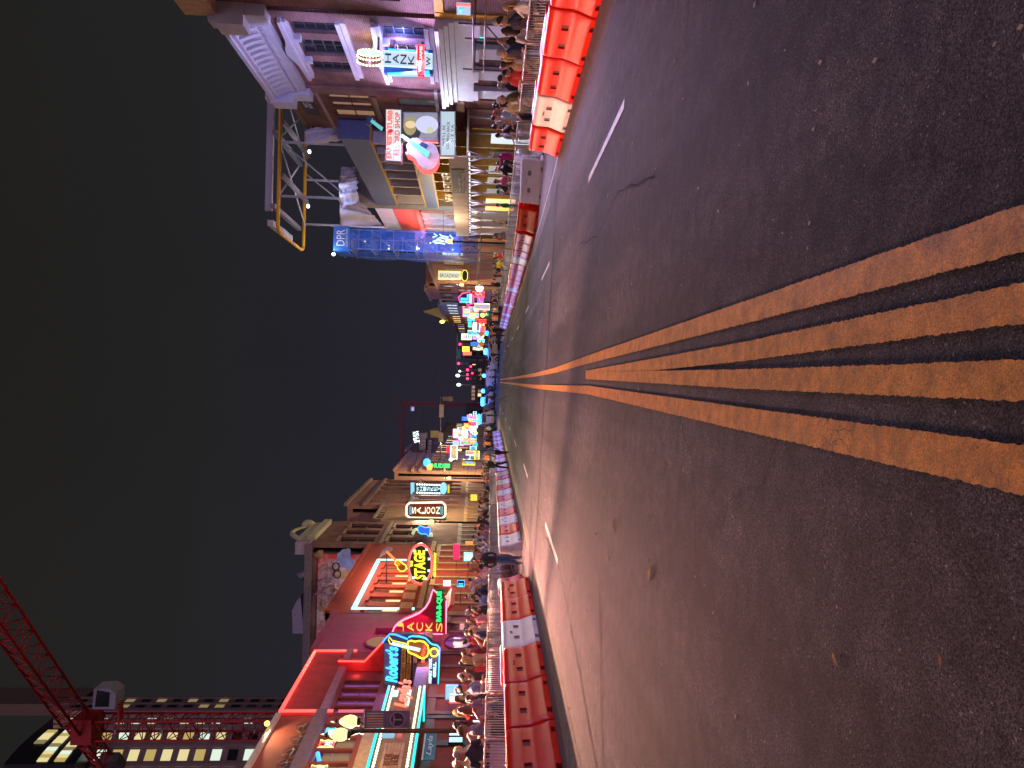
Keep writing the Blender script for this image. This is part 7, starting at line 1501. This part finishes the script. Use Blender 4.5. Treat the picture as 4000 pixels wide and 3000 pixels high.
def hair_mesh(key, kind):
    if (key, kind) in HAIRC: return HAIRC[(key, kind)]
    Hh = VAR[key][1]; mb = MB(); rr = random.Random(len(HAIRC))
    def shell(c, rx, ry, rz, cut):   # skull cap down to a hairline that is higher in front
        nu, nv = 20, 9; vs = []; fs = []
        for i in range(nv+1):
            for j in range(nu):
                th = 2*math.pi*j/nu; front = max(0, math.sin(th)); lim = cut + .60*front; ph = math.pi/2-(math.pi/2+ .55-lim)*i/nv; w_ = 1+.04*rr.uniform(-1,1)
                vs.append(Vector((c[0]+rx*w_*math.cos(ph)*math.cos(th), c[1]+ry*w_*math.cos(ph)*math.sin(th), c[2]+rz*w_*math.sin(ph))))
        for i in range(nv):
            for j in range(nu): fs.append((i*nu+j, i*nu+(j+1) % nu, (i+1)*nu+(j+1) % nu, (i+1)*nu+j))
        mb.smooth = True; mb.add(vs, fs)
    if kind in ('short','long','bun'): shell((0,-.010,1.680), .088,.110,.116, .15 if kind == 'short' else -.05)
    if kind == 'long':
        loft(mb, [(0,-.055,1.70,.080,.062),(0,-.068,1.60,.090,.058),(0,-.080,1.50,.098,.048),(0,-.095,1.40,.092,.040),(0,-.10,1.32,.06,.026)], 12)
        for s in (-1,1): mb.tube([(s*.080,.015,1.68),(s*.088,.0,1.60),(s*.085,-.01,1.50),(s*.08,.02,1.42)], 0, 7, rs=[.026,.028,.026,.014])
    if kind == 'bun': mb.ell((0,-.10,1.745), .045,.045,.045)
    if kind == 'cap':
        shell((0,-.005,1.690), .086,.106,.108, .42)
        mb.prism([(-.072,.075,1.722),(.072,.075,1.722),(.060,.165,1.702),(0,.185,1.700),(-.060,.165,1.702)], (0,0,.010))
    for v in mb.v: v[:] = Hh(v)
    o = mb.build('hair' if kind != 'cap' else 'cap', HAIRM['brown']); me = o.data; bpy.data.objects.remove(o); HAIRC[(key, kind)] = me; return me
PCOUNT = [0]
def person(x, y, face, key, label, skin, shirt, trous, hair, kind, h=1.75, z=None, group=None, capc='black'):
    """face: heading in degrees, 0 looks down the street, 90 looks left"""
    o = bpy.data.objects.new('person', VAR[key][0]); COL.objects.link(o); s = h/1.78
    zz = G(x,y)+(.15 if abs(x) > 8.6 else 0) if z is None else z
    o.location = (x, y, zz); o.rotation_euler = (0,0,R_(face)); o.scale = (s*random.uniform(.94,1.08), s*random.uniform(.96,1.1), s)
    for i, m in ((0,SKINS[skin]),(1,CLOTH[shirt]),(2,CLOTH[trous])): o.material_slots[i].link = 'OBJECT'; o.material_slots[i].material = m
    tag(o, label, 'person', group or 'people watching from behind the barricades')
    if kind:
        hm = bpy.data.objects.new('hair' if kind != 'cap' else 'cap', hair_mesh(key, kind)); COL.objects.link(hm); hm.parent = o
        hm.material_slots[0].link = 'OBJECT'; hm.material_slots[0].material = HAIRM[hair] if kind != 'cap' else CLOTH[capc]
    return o
KEYS = ['stand','stand_l','lean','lean_s','phone','phone_l','crossed','pocket','turn','stand','turn','lean']
SH = ['black','black','navy','grey','white','red','maroon','olive','charcoal','pink','purple-grey','tan','light blue','slate blue','cream']; TR = ['denim blue','black','charcoal','navy','grey','tan']; HC = list(HAIRM)
HK = ['short','long','short','cap','long','bun','short']
DESC = {'short':'short','long':'long','bun':'tied-up'}
def desc(shirt, hair, kind, key, capc='black'):
    top = {'stand_l':'sweater','phone_l':'sweater','pocket':'jacket','walk':'jacket','point':'sweater'}.get(key, 'T-shirt'); a = 'an' if shirt[0] in 'o' else 'a'
    hd = f'a {capc} cap' if kind == 'cap' else f'a {hair} bun' if kind == 'bun' else (f'{DESC[kind]} {hair} hair' if kind else 'a shaved head')
    return f'person in {a} {shirt} {top} with {hd}'.replace('with short dark brown hair','with dark hair').replace('with long dark brown hair','with long dark hair')
rp_ = random.Random(21)
# --- near left row, as in the photograph
left = [(16.0,'navy','lean','grey','short',200),(16.75,'purple-grey','phone','brown','short',-70),(17.25,'maroon','stand','dark brown','long',-20),(17.95,'purple-grey','stand','brown','long',10),(18.6,'black','turn','black','long',-60),(19.25,'slate blue','crossed','black','short',-90),(19.95,'black','stand','dark brown','short',-80),(20.6,'red','turn','brown','long',-80),(21.2,'tan','stand','blond','long',-100),(21.9,'maroon','phone','brown','short',-80),(22.6,'navy','lean','dark brown','short',-85),(23.3,'grey','stand','brown','short',-90),(23.9,'cream','stand','blond','long',-60),(24.5,'pink','turn','brown','long',-90),(25.2,'black','lean_s','dark brown','long',-90),(25.9,'black','stand','brown','short',-80)]
iL = 0
def lrow(x, y, shirt, key, hair, kind, face, grp, row):
    global iL
    cp = rp_.choice(['black','white','red','navy']); sk = rp_.choice([0,0,1,3,2])
    person(x, y, face, key, desc(shirt, hair, kind, key, cp)+f', {nth(iL) if iL < 88 else "far"} along the left crowd', sk, shirt, rp_.choice(TR), hair, kind, rp_.uniform(1.60,1.86), group=grp, capc=cp); iL += 1
for y, sh_, key, hair, kind, fc in left: lrow(-8.25+rp_.uniform(-.08,.08), y, sh_, key, hair, kind, fc, 'left crowd', 1)
y = 26.4
while y < 74:
    k_ = rp_.choice(KEYS); lrow(-8.3+rp_.uniform(-.12,.12), y, rp_.choice(SH), k_, rp_.choice(HC), rp_.choice(HK), -90+rp_.uniform(-50,50), 'left crowd', 1); y += rp_.uniform(.5,.8) if y < 50 else rp_.uniform(.9,1.6)
iL = 0
def lrow2(x, y):
    global iL
    k_ = rp_.choice(['stand','stand_l','phone','crossed','pocket','turn','phone_l']); sh_ = rp_.choice(SH); hair = rp_.choice(HC); kind = rp_.choice(HK); cp = rp_.choice(['black','white','red','navy'])
    person(x, y, -90+rp_.uniform(-70,70), k_, desc(sh_, hair, kind, k_, cp)+f', {nth(iL)} in the left second row', rp_.choice([0,0,1,3,2]), sh_, rp_.choice(TR), hair, kind, rp_.uniform(1.62,1.88), group='left crowd', capc=cp); iL += 1
y = 16.6
while y < 60: lrow2(-9.35+rp_.uniform(-.35,.3), y); y += rp_.uniform(.7,1.2) if y < 36 else rp_.uniform(1.3,2.2)
# --- near right row
right = [(15.55,'light blue','turn','brown','long',60),(16.05,'white','phone','blond','long',80),(16.6,'navy','stand','dark brown','short',100),(17.1,'white','turn','dark brown','long',0),(17.75,'navy','lean','grey','short',75),(18.45,'grey','turn','blond','long',60),(18.95,'tan','stand','dark brown','long',90),(19.4,'red','stand','black','short',100),(19.9,'red','crossed','dark brown','short',90),(20.65,'olive','lean','brown','cap',75),(21.3,'white','stand','grey','cap',90),(21.95,'cream','turn','dark brown','long',100),(22.5,'white','crossed','black','short',90),(23.1,'light blue','pocket','brown','cap',110),(23.7,'tan','phone','black','short',80),(24.6,'black','stand','black','short',30),(25.4,'grey','turn','black','short',60)]
iR = 0
def rrow(x, y, shirt, key, hair, kind, face, where='along the right crowd'):
    global iR
    cp = rp_.choice(['black','navy','red','white']); person(x, y, face, key, desc(shirt, hair, kind, key, cp)+f', {nth(iR)} {where}', rp_.choice([0,0,1,3,2]), shirt, rp_.choice(TR), hair, kind, rp_.uniform(1.60,1.86), group='right crowd', capc=cp); iR += 1
for y, sh_, key, hair, kind, fc in right: rrow(8.35+(.3 if y > 22 else 0)+rp_.uniform(-.06,.06), y, sh_, key, hair, kind, fc)
for y, sh_, key in ((29.6,'magenta','point'),(30.6,'black','turn'),(31.4,'charcoal','stand'),(32.2,'pink','lean'),(34.6,'navy','phone'),(36.0,'grey','stand'),(39.5,'green','stand_l'),(42.0,'tan','turn'),(44.5,'grey','pocket'),(47,'maroon','stand')): rrow(9.3+rp_.uniform(-.3,.4), y, sh_, key, rp_.choice(HC), rp_.choice(['short','long','short']), 90+rp_.uniform(-40,40))
y = 50
while y < 84: rrow(8.9+rp_.uniform(-.3,.6), y, 'yellow' if 52 < y < 54.6 else rp_.choice(SH), rp_.choice(KEYS), rp_.choice(HC), rp_.choice(HK), 90+rp_.uniform(-60,60)); y += rp_.uniform(.7,1.3)
iR = 0
y = 15.9
while y < 27: rrow(9.5+rp_.uniform(-.3,.4), y, rp_.choice(SH), rp_.choice(['stand','stand_l','phone','turn','pocket']), rp_.choice(HC), rp_.choice(HK), 90+rp_.uniform(-70,70), 'in the right second row'); y += rp_.uniform(.8,1.3)
# --- people on the roadway
def onroad(px_, py_, Y, *a, **k): p = pY(px_, py_, Y); return person(p.x, Y, *a, **k)
onroad(2022,2188,25.2,-150,'pocket','person in a black jacket and jeans standing in the gap of the left barriers',1,'black','denim blue','dark brown','short',1.72,group='people on the roadway')
onroad(1989,1767,48.0,25,'walk','person in a slate-blue shirt walking down the left lane',1,'slate blue','black','brown','short',1.78,group='people on the roadway')
onroad(1983,1816,47.5,165,'walk','person all in black walking beside the one in slate blue',0,'black','black','brown','long',1.72,group='people on the roadway')
onroad(1976,1556,62.0,70,'walk','person in a navy top and pale jeans crossing near the yellow lines',1,'navy','slate blue','dark brown','short',1.74,group='people on the roadway')
for i, (x_, Y) in enumerate(((6.0,84),(5.6,88),(6.5,92),(5.2,96),(3.8,104),(-1.0,112),(.6,113),(1.6,108),(-2.6,116),(-5.0,104),(-6.4,98),(7.2,100))):
    person(x_, Y, rp_.uniform(0,360), rp_.choice(['stand','turn','pocket','walk','phone']), desc('black' if i < 6 else rp_.choice(SH),'black','short','stand')+f', {nth(i)} of those far ahead', rp_.choice([0,1,2]), 'black' if i < 6 else rp_.choice(SH), 'black', 'black', 'short', rp_.uniform(1.65,1.85), group='people far down the road')
# dense crowd beyond: too small and packed to tell apart
cm = MB(); rr = random.Random(5); cols = [CLOTH['black'],CLOTH['grey'],CLOTH['white'],CLOTH['navy'],CLOTH['tan'],SKINS[0],CLOTH['red'],CLOTH['orange']]
for i in range(260):
    sgn = rr.choice((-1,1)); y_ = rr.uniform(86,170); x_ = sgn*rr.uniform(6.5,11.5) if rr.random() < .75 else rr.uniform(-7,7)+0
    if abs(x_) < 6.5: y_ = rr.uniform(136,170)
    z0 = G(x_,y_); h_ = rr.uniform(1.55,1.85); cm.mi = rr.choice((0,0,1,2,3,4,6,7)); loft(cm, [(x_,y_,z0+h_*.48,.17,.12),(x_,y_,z0+h_*.68,.17,.12),(x_,y_,z0+h_*.80,.22,.12),(x_,y_,z0+h_*.85,.08,.07)], 7); cm.mi = 3; loft(cm, [(x_-.09,y_,z0,.06,.07),(x_-.09,y_,z0+h_*.5,.09,.10)], 6); loft(cm, [(x_+.09,y_,z0,.06,.07),(x_+.09,y_,z0+h_*.5,.09,.10)], 6); cm.mi = 5; cm.ell((x_,y_,z0+h_*.92), .08,.09,.11, 7, 5); cm.mi = rr.choice((0,0,3,4)); cm.ell((x_,y_+.02,z0+h_*.95), .085,.09,.09, 7, 5)
tag(cm.build('far_crowd', cols), 'dense distant crowd filling the street beyond the barriers', 'crowd', kind='stuff')
# a lit phone held over the left barricade
ph = thing('phone', 'lit phone held up by a person at the near left barricade', 'phone', (-7.93,16.72,1.02)); MB().box(-7.965,-7.955,16.68,16.76,.96,1.11).build('case', BLK, ph); MB().box(-7.954,-7.951,16.685,16.755,.965,1.105).build('display', N_WHT, ph)
